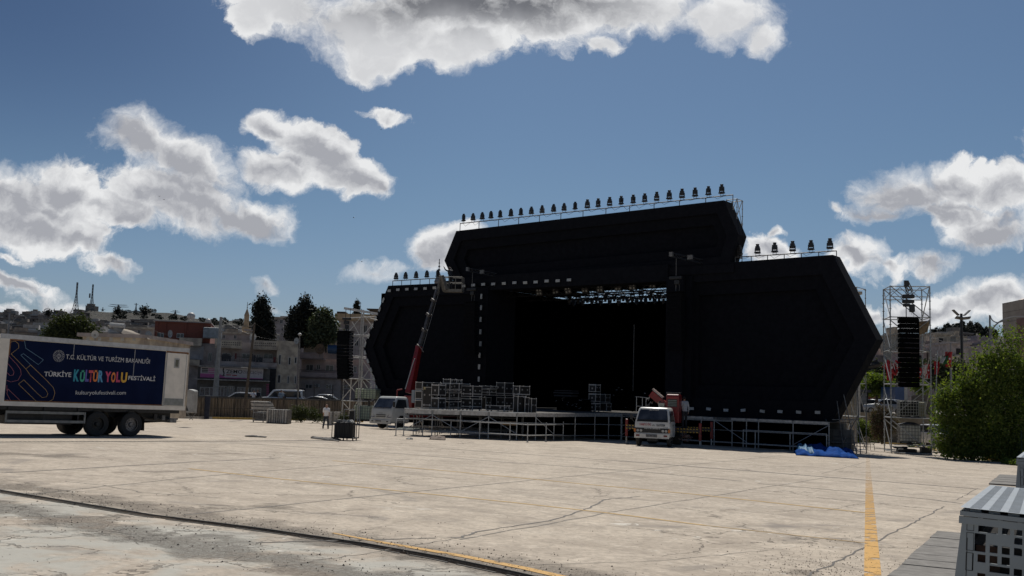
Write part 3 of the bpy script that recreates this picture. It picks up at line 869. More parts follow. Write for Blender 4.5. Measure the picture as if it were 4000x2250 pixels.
# ---- building D behind, ochre
fD = Face(1300, 150, 1480, 150)
D_ = thing('apartment_house', 'tall ochre and grey apartment house with open roof terrace behind the left speaker tower', 'building', fD.o, fD.rz)
m_ = MB(); block(fD, m_, (1316, 1252, 1480, 1560), 0, 12, z0=0); m_.build('wall', pl1, D_)
m_ = MB(); block(fD, m_, (1312, 1228, 1480, 1252), -.9, 12); block(fD, m_, (1310, 1300, 1340, 1318), -.9, 0); m_.build('balcony', pl5, D_)
m_ = MB(); block(fD, m_, (1437, 1208, 1482, 1212), -1.2, 8); block(fD, m_, (1446, 1212, 1450, 1228), 0, .4); block(fD, m_, (1318, 1218, 1350, 1228), -.5, 2); m_.build('roof', M('dark_tile_roof', (.06, .045, .035), None, 4, .9), D_)
for r in ((1420, 1270, 1434, 1300), (1350, 1275, 1364, 1300), (1385, 1330, 1400, 1352)): window(fD, D_, r, off=0, glassm=dk)
# more roofs between
for i, (x0, y0, x1, y1, t, mt, lab) in enumerate([
    (320, 1307, 560, 1420, 62, pl3, 'low stained house roof just above the box truck'), (430, 1280, 600, 1360, 128, pl1, 'long grey flat roof behind the low stained house'),
    (850, 1300, 975, 1345, 135, pl1, 'grey wall with a railing behind the shop house'), (1030, 1240, 1130, 1345, 170, pl1, 'grey slanting roof house between the two dark conifers'),
    (1100, 1238, 1160, 1300, 190, pl3, 'beige tall house behind the right conifers'), (480, 1340, 720, 1520, 118, pl1, 'grey house wall under the pierced balcony'),
    (0, 1318, 140, 1345, 90, pl1, 'grey roof left of the leafy tree'), (140, 1335, 330, 1360, 80, pl1, 'dark flat roof below the leafy tree'),
    (720, 1300, 870, 1345, 140, pl3, 'low beige house right of the brick floor'), (960, 1290, 1040, 1345, 150, pl3, 'beige house behind the leaning pole'), (590, 1275, 700, 1330, 150, pl2, 'pinkish house behind the brick floor'),
    (1120, 1340, 1190, 1500, 140, pl1, 'grey house in the gap between two street houses'), (1290, 1300, 1330, 1345, 160, pl2, 'narrow house left of the ochre one')]):
    f_ = Face(x0, t, x1, t, zbase=-.5)
    T = thing('house', lab, 'building', f_.o, f_.rz)
    m_ = MB(); block(f_, m_, (x0, y0, x1, y1), 0, 9, z0=0); m_.build('wall', mt, T)
    m_ = MB(); a, c, b, d = f_.rect(x0, y0 - 2, x1, y0); m_.box(a - .2, -.25, d - .2, b + .2, 9.2, d + .02); m_.build('roof', pl3 if mt is pl1 else pl1, T)
    for j in range(max(1, int((x1 - x0) / 45))):
        xx = x0 + 18 + j * 45
        if y0 + 26 < y1: window(f_, T, (xx, y0 + 8, xx + 12, y0 + 24), off=0, glassm=dk)
# solar heater on the low roof
sh = thing('solar_water_heater', 'solar water heater with white barrels and tilted panel on the low roof', 'water heater', at_t(455, 1318, 63))
MB().tube((-.5, 0, .35), (.45, 0, .3), .16, 10).tube((-.45, 0, .75), (.45, 0, .7), .16, 10).build('barrel', tankw, sh)
MB().add([(-.6, 0, .75), (.9, 0, .45), (2.3, -.6, -.05), (.8, -.6, .1)], [(0, 1, 2, 3)]).add([(-.6, .05, .72), (.9, .05, .42), (2.3, -.55, -.1), (.8, -.55, .05)], [(0, 1, 2, 3)]).build('panel', pl3, sh)

# ---- minarets
def minaret(x, yt, ys, yb, t, r, label, m, ycone):
    P = at_t(x, yb, t); top = at_t(x, yt, t).z - P.z; c = at_t(x, ycone, t).z - P.z; s = at_t(x, ys, t).z - P.z
    T = thing('minaret', label, 'minaret', P)
    MB().tube((0, 0, -10), (0, 0, c), r, 12).tube((0, 0, s - .8), (0, 0, s), r * 1.1, 12, r2=r * 1.7).tube((0, 0, s), (0, 0, s + .9), r * 1.7, 12).build('shaft', m, T)
    MB().tube((0, 0, c), (0, 0, top - 1.5), r * 1.12, 12, r2=.06).build('spire', M('minaret_lead', (.22, .21, .20), None, 3, .6) if m is pl1 else m, T)
    mb = MB().tube((0, 0, top - 1.6), (0, 0, top), .05, 5)
    for i in range(3): mb.sphere((0, 0, top - 1.3 + i * .4), .16 - i * .03, 6, 4)
    mb.build('finial', galv_d, T)
minaret(958, 1178, 1292, 1345, 230, .56, 'beige stone minaret with a pointed top rising behind the shop house', M('minaret_stone', (.34, .26, .17), (.28, .21, .14), 2, .8), 1232)
minaret(1708, 1008, 1150, 1250, 120, .50, 'grey minaret whose pointed top shows beside the lift basket', pl1, 1100)

# ---- hill at the left
ridge = [(-500, 1215), (0, 1224), (60, 1231), (150, 1226), (230, 1232), (290, 1226), (350, 1213), (440, 1221), (560, 1219), (640, 1221), (700, 1229), (740, 1240), (800, 1249), (900, 1253), (1000, 1256), (1150, 1262), (1500, 1275), (1900, 1290)]
def interp(tab, x):
    for (a, b), (c, d) in zip(tab[:-1], tab[1:]):
        if a <= x <= c: return b + (d - b) * (x - a) / (c - a)
    return tab[0][1] if x < tab[0][0] else tab[-1][1]
def hill_pt(x, r, tab, t0, t1, y0, jit=0.0):
    t = t0 + (t1 - t0) * r
    y = y0 + (interp(tab, x) - y0) * (r ** .75)
    return at_t(x, y + jit, t)
def hill(name, tab, x0, x1, t0, t1, y0, mat, nx=110, nr=26, amp=3.0, seed=1):
    r_ = random.Random(seed)
    vs, fs = [], []
    for j in range(nr + 2):
        for i in range(nx + 1):
            x = x0 + (x1 - x0) * i / nx
            if j <= nr: p = hill_pt(x, j / nr, tab, t0, t1, y0, r_.uniform(-amp, amp) * (0.4 if j == nr else 1))
            else: p = hill_pt(x, 1, tab, t0, t1, y0) * 1.1 - Vector((0, 0, 60))
            vs.append(p)
    for j in range(nr + 1):
        for i in range(nx):
            a = j * (nx + 1) + i
            fs.append((a, a + 1, a + nx + 2, a + nx + 1))
    return struct(MB().add(vs, fs).build(name, mat))
def hillmat(name, c1, c2, c3, s1=.03, s2=.15):
    m = bpy.data.materials.new(name); m.use_nodes = True
    nt = m.node_tree; nt.nodes.clear(); q = NT(nt)
    co = q.n('ShaderNodeTexCoord').outputs['Object']
    st_ = q.n('ShaderNodeMapping', Vector=co, Scale=(1, 1, 7)).outputs[0]
    a = q.noise(st_, s1, 8, .72); b = q.noise(st_, s2, 6, .7)
    cc = q.mix(q.ramp(a, .44, .54), c1, c2)
    cc = q.mix(q.ramp(b, .48, .56), cc, c3)
    cc = q.mix(q.ramp(q.noise(st_, s2 * 2.2, 4, .7), .60, .66), cc, tuple(min(1, x * 2.2) for x in c1))
    bp = q.n('ShaderNodeBump', Strength=1.0, Distance=6.0, Height=b)
    q.n('ShaderNodeOutputMaterial', Surface=q.n('ShaderNodeBsdfPrincipled', Base_Color=cc, Roughness=.95, Normal=bp.outputs[0]).outputs[0])
    return m
hm = hillmat('rocky_hillside', (.085, .075, .062), (.052, .049, .038), (.028, .031, .023), .05, .22)
hill('hill', ridge, -500, 1900, 330, 800, 1345, hm)
# hillside houses: flat-roofed boxes in steps
hmats = [M('hill_house_grey', (0.216, 0.194, 0.178), (0.151, 0.135, 0.125), .6, .9), M('hill_house_beige', (0.281, 0.238, 0.194), (0.194, 0.167, 0.140), .6, .9), M('hill_house_brown', (0.167, 0.135, 0.114), (0.119, 0.097, 0.086), .6, .9), M('hill_house_pale', (0.343, 0.323, 0.302), (0.262, 0.242, 0.222), .6, .9)]
roofw = M('pale_sheet_roof', (.60, .60, .60), (.45, .45, .45), 2, .4)
protos = []
hr = random.Random(21)
names = ['small grey flat-roofed house with dark windows on the hillside', 'small beige flat-roofed house on the hillside', 'small brown stepped house on the hillside', 'small pale house with a sheet roof on the hillside', 'grey two-step house on the hillside', 'brown low house on the hillside']
for k_ in range(6):
    T = thing('hillside_house', names[k_], 'house', (0, -500, -50), 0, 'houses packed on the left hillside')
    w_, h_, d_ = hr.uniform(7, 12), hr.uniform(3.5, 6.5), 8
    m_ = MB().box(-w_ / 2, 0, -6, w_ / 2, d_, h_)
    if k_ % 2: m_.box(-w_ / 2, 2, h_, w_ * .1, d_, h_ + 2.6)
    if k_ % 3 == 0: m_.box(-w_ / 2 - .2, -1.2, h_ * .5, w_ / 2, 0, h_ * .5 + .9)
    m_.build('wall', hmats[k_ % 4], T)
    m_ = MB()
    for i in range(int(w_ / 2.6)):
        for j in range(int(h_ / 2.8)):
            x = -w_ / 2 + 1.2 + i * 2.6; z = 1.0 + j * 2.8
            m_.box(x, -.06, z, x + 1.1, .02, z + 1.2)
    m_.box(w_ * .2, -.08, 0, w_ * .2 + .9, .02, 1.9)
    m_.build('window', dk, T)
    m_ = MB().box(-w_ / 2 - .3, -.3, h_, w_ / 2 + .3, .1, h_ + .35)
    if k_ == 3: m_.box(-w_ / 2, 0.1, h_ + .2, w_ / 2, d_, h_ + .35)
    m_.build('roof', roofw if k_ == 3 else hmats[(k_ + 1) % 4], T)
    protos.append(T)
zone = lambda x: 'far left below the masts' if x < 480 else ('above the red brick floor' if x < 830 else 'between the minaret and the conifers')
spots = []
for _ in range(270):
    for tr in range(40):
        x = hr.uniform(-60, 620) if hr.random() < .88 else hr.uniform(620, 1300)
        r_ = hr.random() ** 1.2 * (.86 if x < 330 else (.42 if x < 600 else .2))
        if all(abs(x - a) > 14 or abs(r_ - b) > .04 for a, b in spots): break
    spots.append((x, r_))
spots += [(110, .97), (140, .99), (225, .93), (40, .95), (300, .96), (20, .9), (190, .92), (350, 1.0)]
for i, (x, r_) in enumerate(spots):
    T = protos[i % 6]
    p = hill_pt(x, r_, ridge, 330, 800, 1345)
    s_ = hr.uniform(.5, .8)
    lab = names[i % 6] + ', ' + zone(x)
    if i < 6: T.location = p; T.rotation_euler = (0, 0, hr.uniform(-.5, .5)); T.scale = (s_,) * 3; T['label'] = lab
    else: dup(T, p, hr.uniform(-.6, .6), lab, 'houses packed on the left hillside, ' + zone(x) + ', kind %s' % ['one', 'two', 'three', 'four', 'five', 'six'][i % 6], s_)
for i in range(6): protos[i]['group'] = 'houses packed on the left hillside, ' + protos[i]['label'].split(', ')[-1] + ', kind %s' % ['one', 'two', 'three', 'four', 'five', 'six'][i]

# ---- masts and pylons on the ridge
def lattice(name, label, cat, x, yt, yb, t, bw, group=None, mtl=galv_d, arms=None, th=.12):
    P = at_t(x, yb, t); H = at_t(x, yt, t).z - P.z
    T = thing(name, label, cat, P, .4, group)
    mb = MB(); n = 9
    def c(h, i):
        s = bw / 2 * (1 - .84 * min(1, h / (H * .62)) ** .6)
        a = i * math.pi / 2
        return Vector((s * math.cos(a), s * math.sin(a), h))
    for i in range(4):
        pts = [c(H * j / n, i) for j in range(n + 1)]
        mb.path(pts, th, 4)
        for j in range(n): mb.tube(c(H * j / n, i), c(H * (j + 1) / n, (i + 1) % 4), th * .6, 3); mb.tube(c(H * (j + 1) / n, i), c(H * (j + 1) / n, (i + 1) % 4), th * .6, 3)
    mb.build('lattice', mtl, T)
    if arms:
        mb = MB()
        for z, L_ in arms: mb.tube((-L_, 0, H * z), (L_, 0, H * z), th, 4).tube((-L_, 0, H * z), (0, 0, H * (z - .12)), th * .7, 4).tube((L_, 0, H * z), (0, 0, H * (z - .12)), th * .7, 4)
        mb.build('cross_arm', mtl, T)
    return T
lattice('radio_mast', 'taller red and grey lattice radio mast on the hill, left one', 'mast', 294, 1102, 1220, 700, 5.5, mtl=M('mast_paint', (.16, .13, .13), (.10, .09, .09), .3, .7), th=.22)
T = lattice('radio_mast', 'lattice radio mast with an antenna halfway up, right of the taller one', 'mast', 356, 1110, 1218, 700, 5, th=.2)
MB().cb((-1.6, 0, 11), (1.0, 1.0, 3.0)).build('antenna', galv_d, T)
lattice('power_pylon', 'broad shouldered power pylon on the ridge right of the masts', 'pylon', 461, 1190, 1219, 740, 6, arms=[(.75, 7), (1.0, 6)], th=.16)
lattice('power_pylon', 'slim tall power pylon left of the round ridge tree', 'pylon', 530, 1184, 1220, 740, 3, arms=[(.9, 1.5)], th=.14)
lattice('power_pylon', 'thin short power pylon just right of the slim one', 'pylon', 548, 1198, 1220, 740, 2, arms=[(.9, 1.2)], th=.1)
lattice('power_pylon', 'small power pylon with cross arms above the brick floor', 'pylon', 684, 1211, 1229, 740, 3, arms=[(.6, 3.4), (.85, 2)], th=.13)
lattice('power_pylon', 'tiny power pylon between the radio masts and the broad pylon', 'pylon', 401, 1200, 1216, 740, 2, arms=[(.5, 1.8)], th=.12)
lattice('power_pylon', 'power pylon on the right hill seen through the scaffold tower', 'pylon', 3610, 1283, 1308, 560, 3, arms=[(.6, 2.5), (.85, 2)], th=.12)
# ------------------------------------------------------------------ foliage
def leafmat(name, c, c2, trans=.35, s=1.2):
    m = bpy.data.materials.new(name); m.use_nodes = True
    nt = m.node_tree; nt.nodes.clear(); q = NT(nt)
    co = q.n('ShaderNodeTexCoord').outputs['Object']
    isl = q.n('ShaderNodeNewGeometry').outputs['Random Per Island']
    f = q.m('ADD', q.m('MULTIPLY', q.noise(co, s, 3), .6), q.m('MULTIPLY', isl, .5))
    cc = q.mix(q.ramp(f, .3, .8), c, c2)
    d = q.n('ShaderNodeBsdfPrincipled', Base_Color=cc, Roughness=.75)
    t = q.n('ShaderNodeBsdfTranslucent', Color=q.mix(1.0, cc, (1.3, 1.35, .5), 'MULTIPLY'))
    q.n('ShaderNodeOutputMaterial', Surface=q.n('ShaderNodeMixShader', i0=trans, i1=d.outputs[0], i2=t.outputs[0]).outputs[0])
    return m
lf_bright = leafmat('spring_leaf', (.060, .105, .018), (.145, .18, .040), .5)
lf_mid = leafmat('green_leaf', (.040, .066, .020), (.070, .098, .028), .3)
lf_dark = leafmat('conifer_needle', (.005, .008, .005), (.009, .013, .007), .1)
lf_far = leafmat('far_leaf', (.045, .058, .030), (.065, .08, .038), .2)
lf_olive = leafmat('olive_leaf', (.030, .042, .012), (.05, .062, .018), .25)
lf_red = leafmat('reddish_leaf', (.10, .055, .045), (.05, .06, .028), .25)
bark = M('bark', (.09, .075, .06), (.05, .042, .035), 8, .9, bump=.4)
def foliage(name, blobs, n, size, mat, parent=None, seed=1, shell=.55, loc=(0, 0, 0), clump=0, aspect=.6, droop=0.0, spread=2.4):
    """many small leaf faces spread through a set of ellipsoids, gathered in clumps"""
    g_ = np.random.default_rng(seed)
    vol = np.array([b[3] * b[4] * b[5] for b in blobs]) ** .67
    idx = g_.choice(len(blobs), n if not clump else max(1, n // clump), p=vol / vol.sum())
    B = np.array(blobs)[idx]
    m = len(B)
    v = g_.normal(size=(m, 3)); v /= np.linalg.norm(v, axis=1)[:, None]
    r = shell + (1 - shell) * g_.random(m) ** .6
    r = np.where(g_.random(m) < .12, r * g_.uniform(1.0, 1.16, m), r * g_.uniform(.7, 1.02, m))
    P = B[:, :3] + v * r[:, None] * B[:, 3:6]
    if clump:
        P = np.repeat(P, clump, axis=0)
        P = P + g_.normal(size=P.shape) * size * spread
    N = len(P)
    a = g_.normal(size=(N, 3)); a[:, 2] -= droop; a /= np.linalg.norm(a, axis=1)[:, None]
    b = g_.normal(size=(N, 3)); b = np.cross(a, b); b /= np.linalg.norm(b, axis=1)[:, None]
    s = size * g_.uniform(.6, 1.4, N)[:, None]
    A, Bv = a * s, b * s * aspect
    V = np.empty((N, 4, 3)); V[:, 0] = P - A; V[:, 1] = P + Bv; V[:, 2] = P + A; V[:, 3] = P - Bv
    me = bpy.data.meshes.new(name)
    me.vertices.add(N * 4); me.loops.add(N * 4); me.polygons.add(N)
    me.vertices.foreach_set('co', V.ravel().astype(np.float32))
    me.loops.foreach_set('vertex_index', np.arange(N * 4, dtype=np.int32))
    me.polygons.foreach_set('loop_start', np.arange(0, N * 4, 4, dtype=np.int32))
    me.polygons.foreach_set('loop_total', np.full(N, 4, dtype=np.int32))
    me.update(); me.materials.append(mat)
    o = bpy.data.objects.new(name, me); col.objects.link(o)
    if parent: o.parent = parent
    o.location = loc
    return o
def tree(name, label, cat, P, H, blobs, n, size, mat, seed=1, trunk_r=.12, limbs=7, group=None, trunk_h=.35, lean=0, clump=6, aspect=.6, shell=.5, spread=2.4):
    T = thing(name, label, cat, P, 0, group)
    mb = MB(); r_ = random.Random(seed)
    top = Vector((lean, 0, H * trunk_h))
    mb.tube((0, 0, -.2), top, trunk_r, 7, r2=trunk_r * .7)
    for i in range(limbs):
        b = blobs[r_.randrange(len(blobs))]
        e = Vector(b[:3]) + Vector((r_.uniform(-.5, .5) * b[3], r_.uniform(-.5, .5) * b[4], r_.uniform(-.2, .6) * b[5]))
        mid = top.lerp(e, .5) + Vector((r_.uniform(-.1, .1), 0, r_.uniform(0, .2)))
        mb.tube(top, mid, trunk_r * .5, 5, r2=trunk_r * .3); mb.tube(mid, e, trunk_r * .3, 5, r2=trunk_r * .08)
    mb.build('trunk', bark, T)
    foliage('crown', blobs, n, size, mat, T, seed, clump=clump, aspect=aspect, shell=shell, spread=spread)
    return T
def px_tree(name, label, cat, t, xb, yb, outline, n, size, mat, seed=1, depth=.8, zb=None, **kw):
    """outline: crown lobes as (x, y, rx, ry) in photograph measures, turned into metres at distance t"""
    P = at_t(xb, yb, t)
    s = t / 4000
    bl = []
    r_ = random.Random(seed)
    for (x, y, rx, ry) in outline:
        q = at_t(x, y, t) - P
        bl.append((q.x, q.y + r_.uniform(-.25, .25) * rx * s, q.z, rx * s, rx * s * depth, ry * s))
    H = max(b[2] + b[5] for b in bl)
    return tree(name, label, cat, P, H, bl, n, size, mat, seed=seed, **kw)
# conifers at the left
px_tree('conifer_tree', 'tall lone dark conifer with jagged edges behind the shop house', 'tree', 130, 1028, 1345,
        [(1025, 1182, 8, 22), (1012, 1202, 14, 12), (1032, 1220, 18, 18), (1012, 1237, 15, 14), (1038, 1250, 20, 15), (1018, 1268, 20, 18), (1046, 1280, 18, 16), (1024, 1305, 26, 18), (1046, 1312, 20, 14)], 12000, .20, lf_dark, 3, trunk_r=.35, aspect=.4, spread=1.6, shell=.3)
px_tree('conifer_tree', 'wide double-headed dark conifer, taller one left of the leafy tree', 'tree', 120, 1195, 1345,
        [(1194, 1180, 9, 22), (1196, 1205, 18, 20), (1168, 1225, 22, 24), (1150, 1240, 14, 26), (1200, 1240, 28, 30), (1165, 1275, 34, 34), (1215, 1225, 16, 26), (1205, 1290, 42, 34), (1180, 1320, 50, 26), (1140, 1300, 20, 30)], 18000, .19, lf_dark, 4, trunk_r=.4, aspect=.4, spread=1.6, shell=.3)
px_tree('leafy_tree', 'broad dull green leafy tree hard against the right side of the double conifer', 'tree', 118, 1260, 1350,
        [(1262, 1240, 26, 26), (1240, 1265, 30, 30), (1280, 1268, 30, 34), (1255, 1300, 46, 34), (1290, 1310, 26, 28), (1225, 1320, 30, 24)], 13000, .17, lf_far, 5, trunk_r=.35, spread=1.8, shell=.3)
px_tree('cypress_tree', 'slim small cypress peeking above the ochre house', 'tree', 165, 1394, 1240, [(1394, 1192, 6, 18), (1394, 1212, 8, 18), (1394, 1235, 9, 20)], 2600, .16, lf_dark, 6, trunk_r=.2, aspect=.4, spread=1.2)
px_tree('leafy_tree', 'round green leafy tree rising behind the box truck roof', 'tree', 75, 285, 1345,
        [(225, 1275, 34, 34), (262, 1262, 36, 30), (300, 1268, 36, 34), (335, 1280, 32, 30), (365, 1298, 30, 22), (200, 1302, 30, 22), (250, 1310, 60, 28), (320, 1318, 60, 24), (240, 1245, 10, 20), (290, 1243, 8, 18), (325, 1252, 8, 14)], 7500, .085, lf_olive, 7, trunk_r=.2, shell=.35)
px_tree('leafy_tree', 'round little tree on the crest of the left hill', 'tree', 735, 568, 1220, [(566, 1213, 8, 6), (572, 1216, 7, 4)], 500, .6, lf_dark, 8, trunk_r=.3)
px_tree('conifer_tree', 'tiny dark conifer on the hill crest by the left radio mast', 'tree', 600, 188, 1232, [(188, 1225, 5, 9)], 350, .5, lf_dark, 9, trunk_r=.3)
px_tree('conifer_tree', 'dark tree left of the round ridge tree under the broad pylon', 'tree', 730, 461, 1222, [(461, 1216, 9, 6)], 400, .6, lf_dark, 10, trunk_r=.3)
sb = []
for i in range(60):
    x = rnd.uniform(420, 1120); p = hill_pt(x, rnd.uniform(.72, 1.0), ridge, 330, 800, 1345)
    sb.append((p.x, p.y, p.z + 1.0, rnd.uniform(1.5, 4), 3, rnd.uniform(1, 2.2)))
tag(foliage('hillside_scrub', sb, 9000, .5, lf_dark, seed=12), 'dark scrub and small pines scattered over the stony left hill', 'scrub', kind='stuff')
# weeds in front of the retaining wall
px_tree('bush', 'dense weedy bush growing at the foot of the retaining wall left of the walking man', 'bush', 80, 1175, 1640,
        [(1150, 1612, 20, 22), (1180, 1605, 24, 26), (1215, 1615, 28, 22), (1240, 1630, 24, 12), (1165, 1632, 30, 10)], 3000, .06, lf_olive, 13, trunk_r=.05)
px_tree('bush', 'small bush at the wall foot right of the walking man', 'bush', 82, 1345, 1645, [(1340, 1634, 14, 12), (1365, 1638, 14, 8)], 900, .06, lf_olive, 14, trunk_r=.04)
wd_ = []
for (x0, x1, n_) in ((560, 1420, 60),):
    for i in range(n_):
        x = rnd.uniform(x0, x1); p = on_g(x, 1630 + (x - 560) * .012)
        wd_.append((p.x, p.y, p.z + .1, .35, .25, rnd.uniform(.12, .4)))
tag(foliage('weeds', wd_, 5000, .05, lf_bright, seed=15), 'thin strip of weeds along the painted kerb at the wall foot', 'weeds', kind='stuff')

# ------------------------------------------------------------------ right side
grass_m = leafmat('verge_grass', (.070, .105, .022), (.12, .14, .045), .35, 2)
soil = M('verge_soil', (.13, .12, .07), (.07, .08, .035), 2, .95, bump=.4)
vg = MB(); r_ = random.Random(4)
vrow = []
for i in range(26):
    f_ = i / 25
    x = 3290 + (4300 - 3290) * f_
    base = on_g(x, interp([(3290, 1712), (3415, 1718), (3440, 1729), (3560, 1737), (3660, 1760), (3730, 1777), (3840, 1793), (3975, 1808), (4300, 1838)], x))
    dv = Vector((base.x, base.y, 0)).normalized()
    vrow.append([(base.x, base.y, gz(base) + .10), tuple(base + dv * 1.2 + Vector((0, 0, .22)))[:3], tuple(base + dv * 6 + Vector((0, 0, .5))), tuple(base + dv * 13 + Vector((0, 0, 1.5)))])
for rr in vrow: vg.v.extend(rr)
for i in range(25):
    for j in range(3):
        a = i * 4 + j; vg.f.append((a, a + 4, a + 5, a + 1)); vg.mi.append(0)
struct(vg.build('verge', soil))
gb = []
for i in range(300):
    a = vrow[r_.randrange(25)]; j = r_.choice([0, 0, 1, 1, 2]); p = Vector(a[j]).lerp(Vector(a[j + 1]), r_.random())
    gb.append((p.x, p.y, p.z + .02, .55, .5, .16))
tag(foliage('verge_grass', gb, 34000, .06, grass_m, seed=16, droop=-2), 'bright rough grass on the verge behind the right kerb', 'grass', kind='stuff')
px_tree('bush', 'big sprawling bright green tree-like bush filling the right edge behind the kerb', 'bush', 56, 3800, 1790,
        [(3870, 1640, 150, 130), (3760, 1600, 100, 110), (3720, 1690, 80, 80), (3940, 1560, 120, 120), (3850, 1500, 110, 90), (3790, 1515, 60, 60), (3705, 1550, 44, 50), (3690, 1600, 42, 80), (3960, 1460, 90, 90),
         (3900, 1430, 60, 60), (3860, 1400, 26, 40), (3900, 1370, 20, 50), (3945, 1360, 18, 70), (3960, 1300, 10, 34), (3985, 1320, 12, 50), (3830, 1410, 28, 26), (3800, 1385, 14, 14), (3890, 1305, 12, 12), (3668, 1560, 12, 14), (3690, 1480, 10, 18), (3735, 1440, 10, 20), (3760, 1425, 9, 16), (3815, 1365, 9, 22), (3845, 1345, 8, 20), (3655, 1650, 12, 16), (3915, 1300, 9, 12), (3925, 1295, 7, 10),
         (4080, 1480, 120, 160), (4080, 1650, 120, 120), (3960, 1700, 120, 80), (3800, 1720, 90, 60), (3740, 1760, 50, 26), (3790, 1756, 110, 42), (3700, 1742, 44, 40), (3890, 1758, 110, 46), (3990, 1760, 90, 50)],
        56000, .068, lf_bright, 21, depth=.75, trunk_r=.14, limbs=34, clump=9, shell=.40, spread=3.0)
px_tree('flowering_bush', 'dark reddish shrub with thin flowering twigs between the chair and the right tower', 'bush', 74, 3445, 1725,
        [(3445, 1690, 38, 36), (3425, 1660, 28, 34), (3460, 1650, 30, 40), (3415, 1625, 14, 30), (3440, 1605, 12, 30), (3470, 1610, 14, 26), (3490, 1660, 22, 40), (3430, 1590, 5, 20)], 9000, .055, lf_red, 22, trunk_r=.06, limbs=18, aspect=.45)
px_tree('bush', 'light green weedy bushes on the bank right of the beige column', 'bush', 78, 3360, 1725,
        [(3350, 1690, 26, 24), (3385, 1680, 30, 24), (3340, 1660, 18, 20), (3395, 1705, 34, 18), (3355, 1712, 40, 12), (3370, 1655, 14, 14)], 6000, .06, lf_bright, 23, trunk_r=.04)
px_tree('street_tree', 'bright young street tree with a flat round crown above the parked cars', 'tree', 105, 3425, 1590,
        [(3400, 1505, 34, 24), (3440, 1500, 36, 26), (3420, 1488, 36, 20), (3465, 1512, 24, 20), (3385, 1518, 24, 16), (3430, 1522, 40, 16)], 8000, .11, lf_bright, 24, trunk_r=.16, trunk_h=.55)
px_tree('street_tree', 'darker street tree partly hidden by the right edge of the stage', 'tree', 110, 3365, 1595,
        [(3365, 1485, 26, 34), (3350, 1505, 24, 24), (3385, 1470, 20, 24)], 3500, .12, lf_mid, 25, trunk_r=.15)
px_tree('street_tree', 'dark leafy tree under the flags behind the right tower', 'tree', 150, 3440, 1500,
        [(3430, 1455, 34, 28), (3470, 1462, 34, 26), (3405, 1448, 20, 20), (3500, 1455, 24, 22)], 4000, .2, lf_far, 26, trunk_r=.25)
px_tree('street_tree', 'dark tree seen between the legs of the right tower', 'tree', 140, 3600, 1500,
        [(3580, 1440, 34, 30), (3620, 1450, 36, 30), (3650, 1455, 26, 26), (3590, 1475, 50, 22), (3645, 1485, 36, 20)], 5000, .2, lf_far, 27, trunk_r=.25)
px_tree('street_tree', 'dark tree behind the flags right of the tower', 'tree', 140, 3690, 1520, [(3680, 1440, 30, 30), (3720, 1450, 34, 26), (3700, 1480, 44, 26), (3745, 1440, 24, 22)], 4500, .2, lf_far, 28, trunk_r=.25)
px_tree('street_tree', 'green tree between the blue van and the brown hoarding', 'tree', 120, 3590, 1560, [(3585, 1505, 20, 14), (3600, 1518, 22, 12)], 1500, .12, lf_bright, 29, trunk_r=.12)

# hill with pines
ridge2 = [(3100, 1360), (3330, 1345), (3380, 1338), (3440, 1330), (3480, 1318), (3560, 1315), (3655, 1304), (3691, 1292), (3755, 1279), (3790, 1281), (3829, 1287), (3865, 1303), (3930, 1318), (4100, 1330), (4500, 1340)]
hm2 = hillmat('pine_hillside', (.13, .12, .10), (.08, .075, .06), (.05, .055, .04), .02, .1)
hill('hill', ridge2, 3050, 4500, 240, 620, 1490, hm2, nx=60, nr=16, amp=2, seed=5)
pn = []
pm = MB(); pr = random.Random(8)
pine_bl = []
for i in range(230):
    x = pr.gauss(3765, 62) if pr.random() < .85 else pr.uniform(3660, 3880)
    rr = pr.uniform(.80, 1.0)
    p = hill_pt(x, rr, ridge2, 240, 620, 1490)
    h_ = pr.uniform(2.0, 4.4)
    pine_bl.append((p.x, p.y, p.z + h_ * .5, h_ * .28, h_ * .28, h_ * .6))
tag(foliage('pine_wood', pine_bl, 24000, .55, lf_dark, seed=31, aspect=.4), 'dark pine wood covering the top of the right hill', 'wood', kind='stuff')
# apartment blocks right
APT = [(3425, 1395, 3500, 1470, 300, pl2, 'pinkish apartment block just right of the stage tip'), (3500, 1310, 3555, 1440, 290, pl3, 'tall beige apartment block behind the left legs of the right tower'), (3555, 1312, 3612, 1440, 285, pl1, 'grey apartment block seen through the right tower'),
       (3640, 1308, 3712, 1372, 270, pl3, 'pale block with two square windows behind the flags'), (3612, 1340, 3660, 1430, 260, pl2, 'pink block behind the right tower legs'), (3660, 1345, 3700, 1440, 255, pl3, 'narrow beige block left of the double street lamp'),
       (3700, 1345, 3790, 1470, 220, pl1, 'wide grey block with lined facade behind the tall lamp mast'), (3770, 1340, 3830, 1400, 300, pl1, 'grey block right of the lamp mast'), (3830, 1345, 3880, 1400, 280, pl2, 'pinkish house left of the arched street lamp'),
       (3385, 1430, 3430, 1450, 240, M('red_roof', (.28, .07, .05), None, 3, .8), 'low red building at the stage tip'), (3400, 1440, 3430, 1500, 260, pl1, 'grey banded block under the low red building'), (3880, 1355, 3945, 1420, 200, pl1, 'grey block behind the top twigs of the big bush'),
       (3440, 1350, 3500, 1400, 360, pl1, 'far grey block above the pinkish one'), (3560, 1372, 3620, 1470, 230, pl2, 'rose block low behind the right tower'), (3735, 1318, 3800, 1345, 380, pl3, 'far beige houses at the foot of the pine hill'), (3800, 1322, 3870, 1345, 380, pl1, 'far grey houses at the right foot of the pine hill'),
       (3318, 1150, 3360, 1500, 170, pl3, 'tall beige block whose edge shows right of the big stage panel')]
